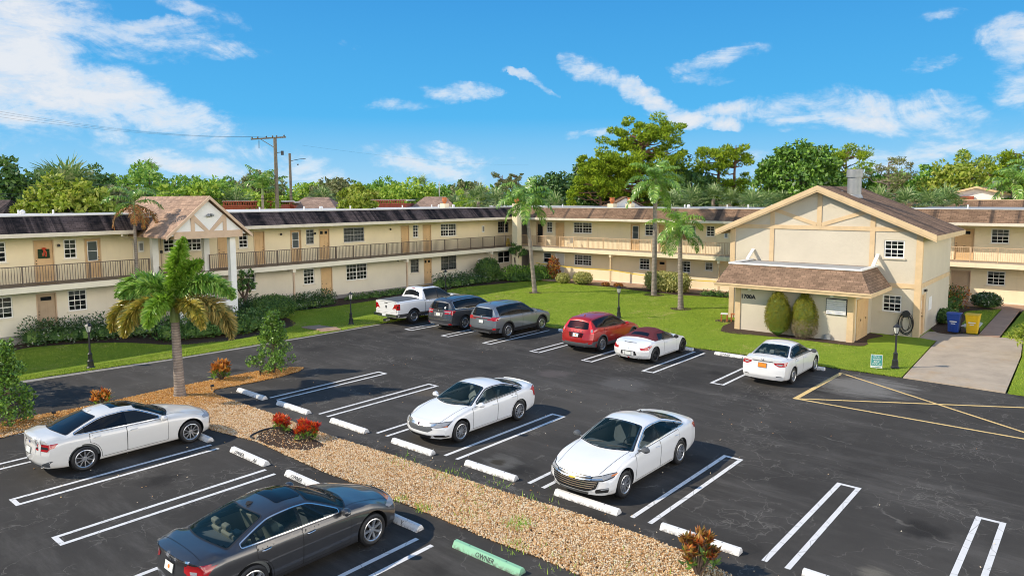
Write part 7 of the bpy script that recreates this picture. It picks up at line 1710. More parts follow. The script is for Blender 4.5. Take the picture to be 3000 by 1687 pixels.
def feather_palm(label, pos, H, r0, r1, nf, Ln, seed, lf=.62, name='palm_tree', lean=(0, 0), fruit=True, mats=('frond_green',), droop=1.75, e_hi=1.35, e_lo=-.35, nl=46, wd=.05, group='slender palms on the lawn', shaft=.7, hang=.75):
    r_ = np.random.default_rng(seed); root = empty(name, tuple(pos), 0, label, 'palm', group)
    top = palm_trunk(root, H, r0, r1, lean)
    mb = MB(); mb.tube([top+np.array([0, 0, -.02]), top+np.array([0, 0, shaft*.5]), top+np.array([0, 0, shaft])], [r1*1.25, r1*1.1, r1*.5], 10); mb.build('crownshaft', 'crownshaft', root, True)
    b = top+np.array([0, 0, shaft*.85])
    mbp = MB()
    for i in range(nf):
        u = i/(nf-1); az = i*2.39996+r_.normal(0, .2); e0 = e_hi+(e_lo-e_hi)*u**1.1+r_.normal(0, .08)
        o, pts = frond('frond', root, b-np.array([0, 0, .25*u]), az, e0, Ln*r_.uniform(.85, 1.08), droop*r_.uniform(.8, 1.15)*(.75+.4*(1-u)), lf, nl, wd, mats[min(len(mats)-1, int(u*len(mats)))], False, seed*50+i, hang=hang)
        mbp.tube(pts[::2], np.linspace(.028, .006, len(pts[::2])), 5)
    mbp.build('frond_stalk', 'crownshaft', root, True)
    if fruit:
        mb = MB()
        for i in range(14):
            a = r_.uniform(0, 6.28); d = np.array([math.cos(a), math.sin(a), 0]); p0 = top+np.array([0, 0, .0]); mb.tube([p0, p0+d*.28+np.array([0, 0, .12]), p0+d*.42+np.array([0, 0, -.22])], [.03, .025, .035], 5)
        mb.build('fruit_stalk', 'fruit', root, True)
    return root
def fan_crown(nf, Rf, seed, segs=20, dead=0, wd=.075):
    r_ = np.random.default_rng(seed); vs = []
    for i in range(nf):
        u = i/max(1, nf-1); az = i*2.39996; e = 1.3-1.75*u+r_.normal(0, .12); d = np.array([math.cos(az)*math.cos(e), math.sin(az)*math.cos(e), math.sin(e)]); pl = Rf*r_.uniform(.55, .8); hub = d*pl+np.array([0, 0, -.12*pl*u])
        s = unit(np.cross(d, [0, 0, 1.0])); nr = unit(np.cross(s, d)); t_ = np.linspace(-2.0, 2.0, segs)
        Dv = unit(d[None]*np.cos(t_)[:, None]+s[None]*np.sin(t_)[:, None]+nr[None]*.12+r_.normal(0, .06, (segs, 3))); ln = Rf*(.62+.25*np.cos(t_*.7))*r_.uniform(.85, 1.05, segs)
        Wv = unit(np.cross(Dv, nr[None])); M_ = hub+Dv*ln[:, None]*.6; E_ = M_+unit(Dv+np.array([0, 0, -.55]))*ln[:, None]*.45
        w2 = wd*Rf
        vs.append(np.stack([np.repeat(hub[None], segs, 0)-Wv*w2*.1, np.repeat(hub[None], segs, 0)+Wv*w2*.1, M_+Wv*w2*.55, M_-Wv*w2*.55], 1)); vs.append(np.stack([M_-Wv*w2*.55, M_+Wv*w2*.55, E_+Wv*w2*.05, E_-Wv*w2*.05], 1))
        Wp = unit(np.cross(d, nr)); vs.append(np.array([[d*.05-Wp*.02, d*.05+Wp*.02, hub+Wp*.02, hub-Wp*.02]]))
    return np.concatenate(vs)
def fan_palm(label, pos, H, Rf, seed, nf=22, mat='fan_green', group='fan palms beyond the wings', name='fan_palm'):
    root = empty(name, tuple(pos), 0, label, 'palm', group)
    palm_trunk(root, H, .2, .17, (0, 0), .2, 'bark_pale'); o = quads_obj('crown', fan_crown(nf, Rf, seed), mat, root); o.location = (0, 0, H+.05)
    return root
_core_cache = {}
def shrub(label, pos, rx, ry, h, n, leaf, mat, name='shrub', cat='shrub', group=None, seed=None, asp=.5, up=.5, rz=0.0, core='leaf_dark', shape='ball', stem=True, lob=.10, clump=0):
    if group == HG: pos = lift(*pos)
    seed = seed if seed is not None else int(abs(pos[0]*131+pos[1]*17)*10) % 9999
    r_ = np.random.default_rng(seed); root = empty(name, (pos[0], pos[1], 0.03+swale_z(pos[0], pos[1])), rz, label, cat, group)
    d = unit(r_.normal(0, 1, (n*2, 3))); d = d[d[:, 2] > -.75][:n]; a = np.arctan2(d[:, 1], d[:, 0]); ph = r_.uniform(0, 6.28, 4)
    if shape == 'box':
        q = d/np.maximum(np.abs(d).max(1, keepdims=True), 1e-6); d2 = d*.35+q*.65; dd = d2
    else: dd = d
    lobn = 1+lob*(np.sin(4*a+ph[0]+3*d[:, 2])+.7*np.sin(7*a+ph[1]-4*d[:, 2]))*.6+r_.normal(0, .05, len(d))
    S = np.array([rx, ry, h/2]); C = dd*S*lobn[:, None]*r_.uniform(.80, 1.0, (len(d), 1))
    if shape == 'cone': f = np.clip(1.15-(C[:, 2]/(h/2)+1)*.42, .2, 1.2); C[:, 0] *= f; C[:, 1] *= f
    if shape == 'bullet': t_ = (C[:, 2]/(h/2)+1)/2; f = np.clip(1.12-.35*t_**2.2, .2, 1.2)*np.where(t_ < .15, .8+t_*1.3, 1); C[:, 0] *= f; C[:, 1] *= f
    C[:, 2] += h/2+.02
    nn_ = unit(dd/S+r_.normal(0, .5, (len(d), 3))*(1/S.mean())); Dv = unit(r_.normal(0, .7, (len(d), 3))+np.array([0, 0, up])+dd*.5); Sv = unit(np.cross(Dv, nn_)); s = leaf*r_.uniform(.6, 1.25, len(d))
    keep = C[:, 2] > .0
    V = diamonds(C-Dv*s[:, None]*.4, Dv, Sv, s, s*asp)[keep]
    quads_obj('foliage', V, mat, root)
    if core:
        mb = MB(); pr = [(.02, .02), (.62, h*.12), (.78, h*.35), (.78, h*.6), (.5, h*.82), (.02, h*.90)]
        if shape == 'cone': pr = [(.02, .1), (.45, h*.2), (.42, h*.4), (.26, h*.65), (.02, h*.85)]
        mb.lathe(pr, 14, cap=False); mb.v = [(x*rx, y*ry, z) for x, y, z in mb.v]; mb.build('stem', core, root, True)
    return root
def croton(label, pos, r, h, n, mat, seed, leaf=.22, low='leaf_mid'):
    r_ = np.random.default_rng(seed); root = empty('croton', (pos[0], pos[1], .03), 0, label, 'shrub', 'bright crotons in the gravel')
    mb = MB(); tips = []
    for i in range(n):
        a = r_.uniform(0, 6.28); q = np.array([math.cos(a), math.sin(a), 0])*r*r_.random()**.5*.85; z = h*(.45+.5*r_.random())*(1-.35*(np.hypot(q[0], q[1])/r)**2); t_ = q+np.array([0, 0, z]); tips.append(t_); mb.tube([q*.12, q*.6+np.array([0, 0, z*.5]), t_], [.014, .01, .006], 5)
    mb.build('stem', 'bark', root)
    tips = np.array(tips); vs = []; vl = []
    for t_ in tips:
        k = 16; a = np.arange(k)*2.4+r_.uniform(0, 6); e = r_.uniform(.1, 1.25, k); Dv = unit(np.stack([np.cos(a)*np.cos(e), np.sin(a)*np.cos(e), np.sin(e)], 1)); C = t_+np.array([0, 0, -.06])+r_.normal(0, .02, (k, 3)); Sv = unit(np.cross(Dv, np.array([0, 0, 1.0])+r_.normal(0, .3, (k, 3)))); s = leaf*r_.uniform(.7, 1.2, k)
        vs.append(diamonds(C, Dv, Sv, s, s*.34)); 
        if low and r_.random() < .6: C2 = C+np.array([0, 0, -h*.25]); vl.append(diamonds(C2, Dv, Sv, s, s*.36)[:8])
    quads_obj('foliage', np.concatenate(vs), mat, root)
    if vl: quads_obj('lower_foliage', np.concatenate(vl), low, root)
    return root
# ---- foxtail palm in the gravel corner
RA = math.atan2(RX[1], RX[0])
fp = empty('palm_tree', (11.49, 25.84, 0.03), 0, 'plumed palm with yellowing lower fronds and smooth grey trunk in the gravel corner', 'palm')
top = palm_trunk(fp, 2.75, .19, .145, (-.05, .0), .3)
mb = MB(); mb.tube([top, top+np.array([0, 0, .5]), top+np.array([0, 0, 1.15])], [.18, .15, .07], 10); mb.build('crownshaft', 'crownshaft', fp, True)
FRS = [(0.3, 1.53, 2.6, .35, 'frond_fresh', .55), (0.1, 1.36, 2.1, 1.0, 'frond_fresh', .5), (3.1, 1.02, 3.0, 2.15, 'frond_green', .62), (3.55, .9, 2.3, 1.7, 'frond_green', .55), (-.05, .98, 3.1, 2.05, 'frond_green', .62), (.55, 1.05, 2.5, 1.9, 'frond_green', .55),
       (3.35, .50, 3.2, 2.05, 'frond_yellow', .58), (-2.25, .42, 2.75, 2.0, 'frond_yellow', .58), (-1.62, .55, 2.5, 1.85, 'frond_fresh', .56), (-.15, .42, 3.4, 2.0, 'frond_brown', .62), (.25, .25, 3.0, 1.8, 'frond_brown', .58), (1.7, .8, 2.5, 1.8, 'frond_green', .58), (-.6, .55, 2.5, 1.95, 'frond_yellow', .5)]
stalk = MB()
for i, (da, e0, Ln, dr, mt, lf) in enumerate(FRS):
    o, pts = frond('frond', fp, top+np.array([0, 0, .85-.03*i]), RA+da, e0, Ln*.86, dr, lf*.88, 88, .070, mt, True, 900+i, hang=.35); stalk.tube(pts[::2], np.linspace(.035, .008, len(pts[::2])), 6)
stalk.build('frond_stalk', 'crownshaft', fp, True)
# ---- palms on the lawn
feather_palm('slender palm with tall pale trunk leaning slightly, nearest the corner of the two wings', (41.99, 33.45, 0), 6.7, .17, .12, 15, 2.75, 11, lf=.72, lean=(-.55, .4), droop=1.8, nl=54, wd=.062)
feather_palm('tallest lawn palm with brown fruit stalks beside the clipped hedge', (46.48, 25.76, 0), 7.9, .19, .14, 15, 2.7, 12, lf=.68, droop=1.55, e_hi=1.3, nl=52, wd=.062)
feather_palm('shortest of the lawn palms with light green feathery crown near the gabled house', (41.71, 21.15, 0), 4.75, .18, .13, 14, 2.3, 13, lf=.66, mats=('frond_fresh', 'frond_green'), droop=1.7, nl=50, wd=.05, lean=(-.12, .1))
feather_palm('thin palm with browning orange lower fronds in front of the stair porch roof', (16.3, 41.2, -.4), float(at(371, 520, 44.3)[2])+.4, .09, .075, 11, 1.75, 14, lf=.5, mats=('frond_green', 'frond_green', 'frond_rust'), fruit=False, droop=1.9, e_hi=1.45, e_lo=-.5, nl=40, wd=.05, group='palms before the left wing', shaft=.35)
# ---- leafy columns and crotons in the gravel
def column_shrub(label, pos, h, w_, seed, top_n=.3):
    r_ = np.random.default_rng(seed); root = empty('column_shrub', (pos[0], pos[1], .03), 0, label, 'shrub', 'leafy upright shrubs in the gravel')
    mb = MB(); cs = []; rad = []; mb.tube([(0, 0, -.05), (.04, .02, h*.4), (0, .03, h*.92)], [.06, .045, .012], 7)
    for i in range(120):
        u = .05+.93*r_.random()**1.15; a = r_.uniform(0, 6.28); ln = w_/2*(1.05-u*.92)*r_.uniform(.35, 1.1); q = np.array([math.cos(a)*ln, math.sin(a)*ln, h*u+ln*.35]); limb(mb, (0, 0, h*u*.85), q, .014, .005, 0, 4, 3, .08, r_); cs.append(q); rad.append(.19*r_.uniform(.7, 1.2))
    mb.build('stem', 'bark', root)
    quads_obj('foliage', leaf_ball(np.array(cs), np.array(rad), 46, .115, r_, 1.0, .7, .5), 'leaf_glossy', root)
column_shrub('leafy upright shrub at the left edge of the photo behind the pearl sedan', (6.35, 26.5), 2.75, 1.75, 21)
column_shrub('leafy pointed shrub at the tip of the gravel island', (15.6, 26.3), 2.5, 1.75, 22)
croton('orange and yellow croton between the palm and the pointed shrub', (13.62, 26.85), .38, .85, 40, 'leaf_orange', 31, .19)
croton('small red orange croton showing over the pearl sedan roof', (9.15, 26.8), .33, .58, 20, 'leaf_orange', 32, .19)
croton('narrow deep red croton nearer the palm in the edged bed', (11.58, 19.2), .26, .72, 28, 'leaf_red', 33, .16)
croton('wider bright red croton in the edged bed nearer the camera', (11.73, 18.1), .36, .66, 42, 'leaf_red', 34, .16)
croton('mottled red, bronze and green croton at the bottom edge of the gravel', (12.15, 5.7), .42, .92, 38, 'leaf_croton', 35, .17)
# ---- hedges along the left wing
HG = 'hedges and shrubs along the left wing'
def hedge(label, pts, rr, h, n, leaf, mat, seed, group=HG, cat='hedge', name='hedge', flat=.85, asp=.5):
    r_ = np.random.default_rng(seed); P = np.array([lift(*p) for p in pts] if group == HG else pts, float); o0 = P[0]; root = empty(name, (o0[0], o0[1], .03+swale_z(o0[0], o0[1])), 0, label, cat, group); h = h*.95
    seg = np.linalg.norm(np.diff(P, axis=0), axis=1); tot = seg.sum(); k = max(2, int(tot/.45)); cs = []
    cum = np.concatenate([[0], np.cumsum(seg)])
    for u in np.linspace(0, tot, k):
        j = min(np.searchsorted(cum, u, 'right')-1, len(seg)-1); q = P[j]+(P[j+1]-P[j])*((u-cum[j])/seg[j])-o0; hh = h*r_.uniform(.85, 1.08)
        for z in np.arange(.25, 1.0, .28): cs.append((q[0]+r_.normal(0, .1), q[1]+r_.normal(0, .1), hh*z))
    cs = np.array(cs); rad = np.full(len(cs), rr)*r_.uniform(.8, 1.2, len(cs)); V = leaf_ball(cs, rad, max(20, n//len(cs)), leaf, r_, min(1, h*.55/rr), .5, asp); V = V[V[:, :, 2].min(1) > 0]
    quads_obj('foliage', V, mat, root)
    mb = MB()
    for c in cs[::2]: mb.lathe([(.02, 0), (rr*.62, h*.2), (rr*.62, h*.55), (.02, h*.78)], 8, (c[0], c[1], 0), cap=False)
    mb.build('stem', 'leaf_dark', root, True); return root
hedge('dark green flowering hedge with white blossoms under the left gallery', [(10.9, 40.9), (12.4, 40.0), (14.0, 38.8), (15.6, 37.9)], .75, 1.15, 6500, .15, 'leaf_ixora', 41)
hedge('dark hedge with spiky leaves round the base of the stair porch', [(15.9, 36.6), (17.6, 36.0), (19.2, 35.8), (20.6, 36.0)], .8, 1.15, 6500, .18, 'leaf_dark', 42)
hedge('dark shrub mass right of the porch column', [(20.9, 38.6), (21.6, 39.6), (22.6, 40.2)], .7, 1.1, 3200, .16, 'leaf_ixora', 43)
shrub('large dense dark green clipped bush beside the stepping path', (22.25, 37.4), 1.45, 1.3, 1.6, 7500, .11, 'leaf_dark', group=HG, lob=.06)
hedge('dark green hedge with pale blotched leaves under the double window', [(24.6, 40.0), (26.2, 40.0), (28.4, 40.6)], .66, .95, 5200, .14, 'leaf_ixora', 44)
hedge('low straggling dark hedge along the foundation behind the pickup', [(30.5, 41.0), (33, 40.9), (35.8, 40.9)], .5, .42, 2500, .13, 'leaf_dark', 45)
hedge('long hedge of glossy dark leaves right of the ground floor door', [(38.9, 40.6), (41.5, 40.7), (44.0, 40.8), (46.2, 40.8)], .75, 1.05, 6500, .15, 'leaf_ixora', 46)
shrub('rounded dark bush rising from the end of the long hedge', (44.9, 41.0), 1.25, 1.0, 2.05, 3600, .17, 'leaf_dark', group=HG)
hedge('mixed leafy plants filling the corner of the two wings', [(46.8, 40.2), (48.3, 39.4), (49.0, 37.8)], .8, 1.1, 4200, .22, 'leaf_mid', 47)
hedge('strap-leaved plants at the edge of the corner bed', [(46.6, 39.2), (47.9, 38.0)], .6, .6, 1600, .32, 'leaf_dark', 48, asp=.18)
shrub('tall thin dark red-leaved shrub at the corner window of the back wing', (49.3, 37.2), .6, .6, 2.0, 900, .22, 'leaf_croton', group=HG, core=None, lob=.3)
broad_tree('slim leggy plant with dark drooping leaves in the corner of the wings', (*lift(48.2, 40.4), -.1), 3.6, 1.7, 1.9, 'leaf_dark', clumps=22, per=50, leaf=.36, seed=51, group=HG, name='small_tree', asp=.25, cat='plant', limbs=6)
broad_tree('thin airy small tree beside the right porch column', (*lift(21.6, 39.4), -.4), 3.2, 1.4, 2.0, 'leaf_dark', clumps=26, per=24, leaf=.24, seed=52, group=HG, name='small_tree', asp=.45, cat='plant', limbs=9)
# ---- lawn and back wing plants
BG = 'shrubs before the back wing'
shrub('smaller yellow green variegated bush left of the lawn bed', (48.9, 35.9), .62, .62, .85, 1500, .20, 'leaf_variegated', group=BG, asp=.4)
shrub('broader cream and yellow variegated bush before the double window', (48.85, 33.8), .80, .85, 1.0, 2300, .20, 'leaf_variegated', group=BG, asp=.4)
shrub('large clipped light green hedge block behind the tallest lawn palm', (48.95, 26.0), .85, 1.75, 1.45, 5200, .20, 'leaf_variegated', name='hedge', cat='hedge', group=BG, shape='box', lob=.04)
for (x, y, r) in ((48.8, 31.5, .38), (49.0, 30.4, .42)): shrub('low dark red ground plant in the mulch below the sunlit wall', (x, y), .3, r, .28, 500, .12, 'leaf_croton', group=BG, core=None)
hedge('low dark ground plants by the last post near the gabled house', [(48.7, 22.6), (48.8, 21.0), (48.6, 19.4)], .45, .4, 1300, .14, 'leaf_dark', 53, BG)
shrub('left of two clipped bullet-shaped yellowing topiaries against the gabled house', (36.55, 13.05), .63, .63, 2.35, 9000, .085, 'leaf_cypress', name='topiary', cat='topiary', group='clipped topiaries', shape='bullet', lob=.04, asp=.35, seed=61)
tp = shrub('right topiary with dead grey brown twigs at its base against the gabled house', (36.85, 11.8), .62, .62, 2.30, 8000, .085, 'leaf_cypress', name='topiary', cat='topiary', group='clipped topiaries', shape='bullet', lob=.05, asp=.35, seed=62)
r_ = np.random.default_rng(63); n = 4200; d = unit(r_.normal(0, 1, (n, 3))); C = d*np.array([.66, .66, .62])*r_.uniform(.9, 1.04, (n, 1))+np.array([0, 0, .62]); C = C[C[:, 2] > 0]
Dv = unit(r_.normal(0, 1, C.shape)); quads_obj('dead_twigs', diamonds(C, Dv, unit(np.cross(Dv, unit(C-np.array([0, 0, .6])))), .10, .02), 'leaf_dead', tp)
RG = 'shrubs beside the right wing'
hedge('dark shrub bed with red flower tips by the right wing door', [(49.0, 8.6), (50.6, 8.2), (52.4, 7.7)], .8, 1.2, 3600, .18, 'leaf_dark', 64, RG)
hedge('red tipped croton row showing above the dark shrub bed', [(51.4, 7.9), (53.4, 7.4)], .5, 1.35, 900, .2, 'leaf_croton', 65, RG)
shrub('rounded flowering shrub under the right wing window', (54.4, 6.05), .75, .85, 1.0, 2300, .15, 'leaf_ixora', group=RG)
shrub('low dark shrub in the mulch behind the blue bin', (46.4, 7.0), 1.2, .6, .8, 1800, .16, 'leaf_dark', group=RG)
broad_tree('wispy yellow green bush at the right edge of the photo', (38.9, 2.45, 0), 1.75, 2.2, 1.6, 'leaf_yellow', clumps=34, per=30, leaf=.26, seed=66, group=RG, name='shrub', asp=.22, cat='shrub', limbs=10, crad=.16)
o = stones_mesh('white_gravel', scatter([(45.2, 5.35), (47.4, 5.4), (48.6, 5.9), (45.6, 6.2)], 1600), .02, .045, 'ceramic', .05, 'white decorative stones beside the brown path')
# ---- trees beyond the roofs
def P_at(x, d): p = at(x, 700, d); return np.array([p[0], p[1], -.1])
def top_h(x, y, d): return float(at(x, y, d)[2])+.1
def bt(label, x, ytop, d, wpx, mat, seed, hc=None, **k):
    H = top_h(x, ytop, d); W_ = wpx*d/1782.0
    return broad_tree(label, P_at(x, d), H, W_, hc or min(H*.85, W_*.8), mat, seed=seed, **k)
TB = [('dense dark rounded tree at the left edge beyond the roof', 25, 412, 62, 190, 'leaf_dark', 101, 6.5), ('olive brown feathery tree behind the left fan palm', 125, 425, 85, 130, 'leaf_olive', 102, 7), ('bright yellow green bushy tree close behind the left roof', 190, 452, 55, 190, 'leaf_yellow', 103, 4.5),
      ('yellow green bush low at the left roof edge', 85, 500, 55, 90, 'leaf_yellow', 104, 3), ('dark round tree between the fan palm and the tall green crown', 285, 430, 110, 130, 'leaf_dark', 105, 8), ('grey green tree below the dark round crown', 295, 462, 75, 130, 'leaf_olive', 106, 5),
      ('largest bright leafy crown left of the power pole', 400, 412, 88, 230, 'leaf_mid', 107, 8.5), ('leafy light green crown behind the porch ridge', 490, 455, 72, 170, 'leaf_bright', 108, 5), ('spreading green crown right of the largest leafy crown', 555, 445, 100, 170, 'leaf_mid', 109, 7.5), ('grey twiggy flat crown behind the power pole', 640, 436, 120, 160, 'leaf_olive', 110, 7),
      ('low feathery green canopy left of the power pole', 610, 470, 85, 170, 'leaf_bright', 111, 5), ('green flat-topped tree right of the thin pole', 790, 462, 95, 150, 'leaf_bright', 112, 6), ('grey green tree with fine leaves right of the thin pole', 850, 444, 90, 150, 'leaf_olive', 113, 6.5), ('flat spreading green canopy above the left hip roof', 940, 452, 105, 170, 'leaf_mid', 114, 7), ('wide feathery canopy above the red tiled house', 1030, 456, 95, 190, 'leaf_bright', 115, 6),
      ('dark green canopy behind the white pole', 1110, 462, 100, 160, 'leaf_mid', 116, 6), ('distant round tree above the palm tops', 1170, 446, 130, 80, 'leaf_dark', 117, 9), ('grey green bushy tree left of the corner palm', 1190, 462, 85, 150, 'leaf_olive', 118, 5.5), ('dark layered tree behind the corner palm', 1395, 428, 88, 170, 'leaf_dark', 119, 8.5), ('dark glossy tree at the foot of the big pine', 1490, 408, 82, 150, 'leaf_dark', 120, 8.5),
      ('dark leafy tree between the big pine and thin pines', 1715, 402, 84, 190, 'leaf_dark', 121, 8.5), ('low dark crown under the thin pines', 1830, 455, 100, 150, 'leaf_dark', 122, 6), ('yellow green bush below the large glossy tree', 1930, 470, 85, 120, 'leaf_bright', 123, 5), ('dark rounded crown behind the scraggly tree', 2215, 425, 100, 130, 'leaf_mid', 124, 7.5), ('large dome-shaped dark tree at right', 2305, 414, 112, 150, 'leaf_mid', 125, 10), ('yellow green open tree before the dome-shaped tree', 2410, 402, 96, 170, 'leaf_yellow', 126, 8), ('dark tree behind the right palms', 2500, 440, 120, 130, 'leaf_olive', 127, 8), ('dense green bush line left of the right palms', 2480, 462, 90, 140, 'leaf_mid', 128, 6),
      ('bright green bush below the tall right pine', 2560, 470, 85, 110, 'leaf_mid', 129, 6), ('distant low tree left of the red tiled house', 900, 470, 80, 110, 'leaf_yellow', 130, 3.5), ('yellow leafy bush in front of the red tiled house', 905, 485, 62, 90, 'leaf_yellow', 131, 3), ('small green tree in front of the power pole', 680, 478, 68, 70, 'leaf_bright', 132, 4), ('green bush beside the right hip roof', 1180, 485, 70, 90, 'leaf_bright', 133, 4)]
for (l, x, y, d, wp, mt, sd, hc) in TB:
    bt(l, x, y, d, wp, mt, sd, hc, clumps=95, per=60, leaf=.30+.0022*d, crad=.105, bmp=.22, name='broadleaf_tree')
bt('huge glossy dark broadleaf tree with visible pale limbs above the gabled roof', 2005, 345, 78, 205, 'leaf_glossy', 140, 9.8, clumps=230, per=64, leaf=.46, crad=.088, bmp=.08, bark='bark_pale', limbs=16, name='broadleaf_tree', inner=.6)
def pt(label, x, y, d, wpx, seed, **k): return pine_tree(label, P_at(x, d), top_h(x, y, d), wpx*d/1782., seed, **k)
pt('tallest pine with broad yellow green crown over the back wing', 1592, 318, 80, 235, 150, clumps=98, start=.42, per=200, crad=.070, lean=(.3, -.6))
pt('lower leaning yellow green pine before the dark tree left of the tallest pine', 1520, 398, 77, 140, 159, clumps=64, start=.25, per=200, crad=.085, lean=(-.8, .5))
pt('left of two thin pines on the skyline', 1805, 372, 85, 120, 151, clumps=30, start=.55, per=150, crad=.13)
pt('thin pine with bare upper trunk and tuft top, right of its twin', 1843, 350, 85, 85, 152, clumps=20, start=.5, per=110, crad=.14)
pt('pine with rounded yellow green top behind the glossy tree', 2115, 370, 100, 110, 153, clumps=36, start=.6, per=150, crad=.14)
pt('scraggly bare-branched tree right of the metal flue', 2222, 396, 95, 105, 154, clumps=30, start=.5, per=50, crad=.10, mat='leaf_olive', bark='bark_pale')
pt('open branching pine at the far right skyline', 2440, 402, 105, 130, 155, clumps=34, start=.5, per=110, crad=.11)
pt('pine at the right edge with two-tone crown', 2545, 372, 98, 90, 156, clumps=26, start=.6, per=130, crad=.13)
pt('dark needle-leaved tree left of the corner palm top', 1265, 432, 130, 60, 157, clumps=40, start=.25, per=110, mat='leaf_olive', crad=.12)
pt('dark needle-leaved tree right of its twin on the skyline', 1295, 430, 132, 55, 158, clumps=40, start=.25, per=110, mat='leaf_olive', crad=.12)
def fpalm(label, x, y, d, seed, rf=1.9, nf=24, **k): H = top_h(x, y, d)-rf*1.15; return fan_palm(label, P_at(x, d), max(.8, H), rf, seed, nf, **k)
fpalm('tall fan palm at left above the yellow bushy tree', 178, 412, 68, 170, 2.2, 30)
fpalm('distant fan palm poking above the largest leafy crown', 388, 404, 100, 171, 1.2, 12)
fpalm('small distant fan palm on the skyline above the wide canopy', 1062, 443, 110, 172, 1.2, 12)
fpalm('short fan palm behind the power pole', 600, 478, 72, 173, 1.6); fpalm('fan palm left of the thin pole', 815, 478, 78, 174, 1.5)
FP = [(1205, 470, 'fan palm with pale bent leaves left of the corner palm'), (1245, 478, 'fan palm behind the corner palm crown'), (1150, 492, 'small fan palm left of the corner palms'), (1395, 492, 'fan palm right of the corner palm trunk'), (1690, 478, 'fan palm left of the white far wall'), (1735, 474, 'fan palm before the white far wall'), (1790, 468, 'widest fan palm below the thin pines'), (1835, 480, 'fan palm right of the widest one'), (1890, 482, 'fan palm with yellowed leaves below the glossy tree'), (1925, 484, 'fan palm with upright silvery leaves by the gabled roof'), (1960, 482, 'browning fan palm next to the gabled roof'), (2205, 478, 'fan palm beside the metal flue'), (2270, 478, 'fan palm behind the right roof edge'), (2330, 484, 'low fan palm above the right roof'), (2370, 476, 'fan palm right of the low one over the right roof')]
for i, (x, y, l) in enumerate(FP): fpalm(l, x, y, 66+(i % 4)*4, 180+i, 1.15+.2*(i % 3), 17)
feather_palm('feather palm with thick pale trunk at the far right', P_at(2536, 84), top_h(2536, 470, 84), .28, .2, 15, 3.0, 201, lf=.8, nl=40, wd=.09, group='feather palms beyond the wings')
feather_palm('feather palm cut by the right edge of the photo', P_at(2574, 88), top_h(2574, 450, 88), .25, .18, 15, 3.0, 202, lf=.8, nl=40, wd=.09, group='feather palms beyond the wings')
feather_palm('upright feather palm left of the power pole', P_at(668, 66), top_h(668, 490, 66), .14, .1, 9, 2.6, 203, lf=.8, nl=34, wd=.10, fruit=False, e_lo=.5, droop=1.0, group='feather palms beyond the wings')
# far belt of woodland that closes the horizon
r_ = np.random.default_rng(300); V = []
for i in range(420):
    u = r_.random(); az = YAW+R(48)-R(96)*u; d = r_.uniform(125, 260); p = np.array([math.cos(az)*d, math.sin(az)*d, 0]); h = r_.uniform(7, 10.5)
    k = 9; c = p+np.stack([r_.normal(0, 3.2, k), r_.normal(0, 3.2, k), h-r_.uniform(.5, h*.75, k)], 1); V.append(leaf_ball(c, r_.uniform(1.3, 2.6, k), 26, 1.1, r_, .8, .4, .6))
o = quads_obj('woodland', np.concatenate(V), 'leaf_mid', None, 'stuff'); o['label'] = 'distant belt of mixed green woodland along the horizon'
# tree outside the left of the view that shades the drive
broad_tree('leafy street tree left of the drive whose shadow lies on the asphalt', (4.4, 33.4, 0), 5.2, 4.2, 3.4, 'leaf_mid', clumps=60, per=60, leaf=.2, seed=310, name='broadleaf_tree', group='trees beside the drive')
# ------------------------------------------------------------------ lamps, bins, signs, poles and other small things
def lamp_post(loc, label, h=1.95):
    r = empty('lamp_post', (*loc, 0.03+swale_z(*loc)), 0, label, 'lamp post', 'black garden lamp posts'); k = h/1.95
    mb = MB(); mb.lathe([(.17, 0), (.17, .05), (.13, .09), (.115, .30), (.125, .33), (.085, .37), (.085, .60), (.10, .63), (.05, .68), (.042, .75)], 14); mb.build('base', 'black_metal', r, True)
    MB().lathe([(.042, .74), (.038, 1.38*k), (.06, 1.40*k), (.04, 1.44*k)], 10).build('pole', 'black_metal', r, True)
    z = 1.44*k; mb = MB(); mb.lathe([(.05, z), (.085, z+.03), (.085, z+.05)], 6); mb.lathe([(.155, z+.30), (.16, z+.315), (.10, z+.38), (.03, z+.43), (.025, z+.46), (.0, z+.52)], 6, cap=False)
    for i in range(6): a = 2*math.pi*i/6; mb.bar((.08*math.cos(a), .08*math.sin(a), z+.05), (.145*math.cos(a), .145*math.sin(a), z+.30), .014)
    mb.build('lantern_cage', 'black_metal', r)
    MB().lathe([(.072, z+.05), (.130, z+.30)], 6).build('lantern_glass', 'lamp_glass', r)
    return r
lamp_post((11.15, 33.55), 'black lamp post on the lawn by the dark flowering hedge at left', 2.1)
lamp_post((24.83, 33.4), 'black lamp post on the grass left of the white pickup')
lamp_post((37.92, 39.0), 'lamp post partly hidden behind the pickup bonnet before the long hedge')
lamp_post((36.18, 22.4), 'black lamp post on the sunny lawn behind the red crossover', 2.0)
lamp_post((32.74, 6.72), 'black lamp post beside the concrete pad and teal sign', 1.95)
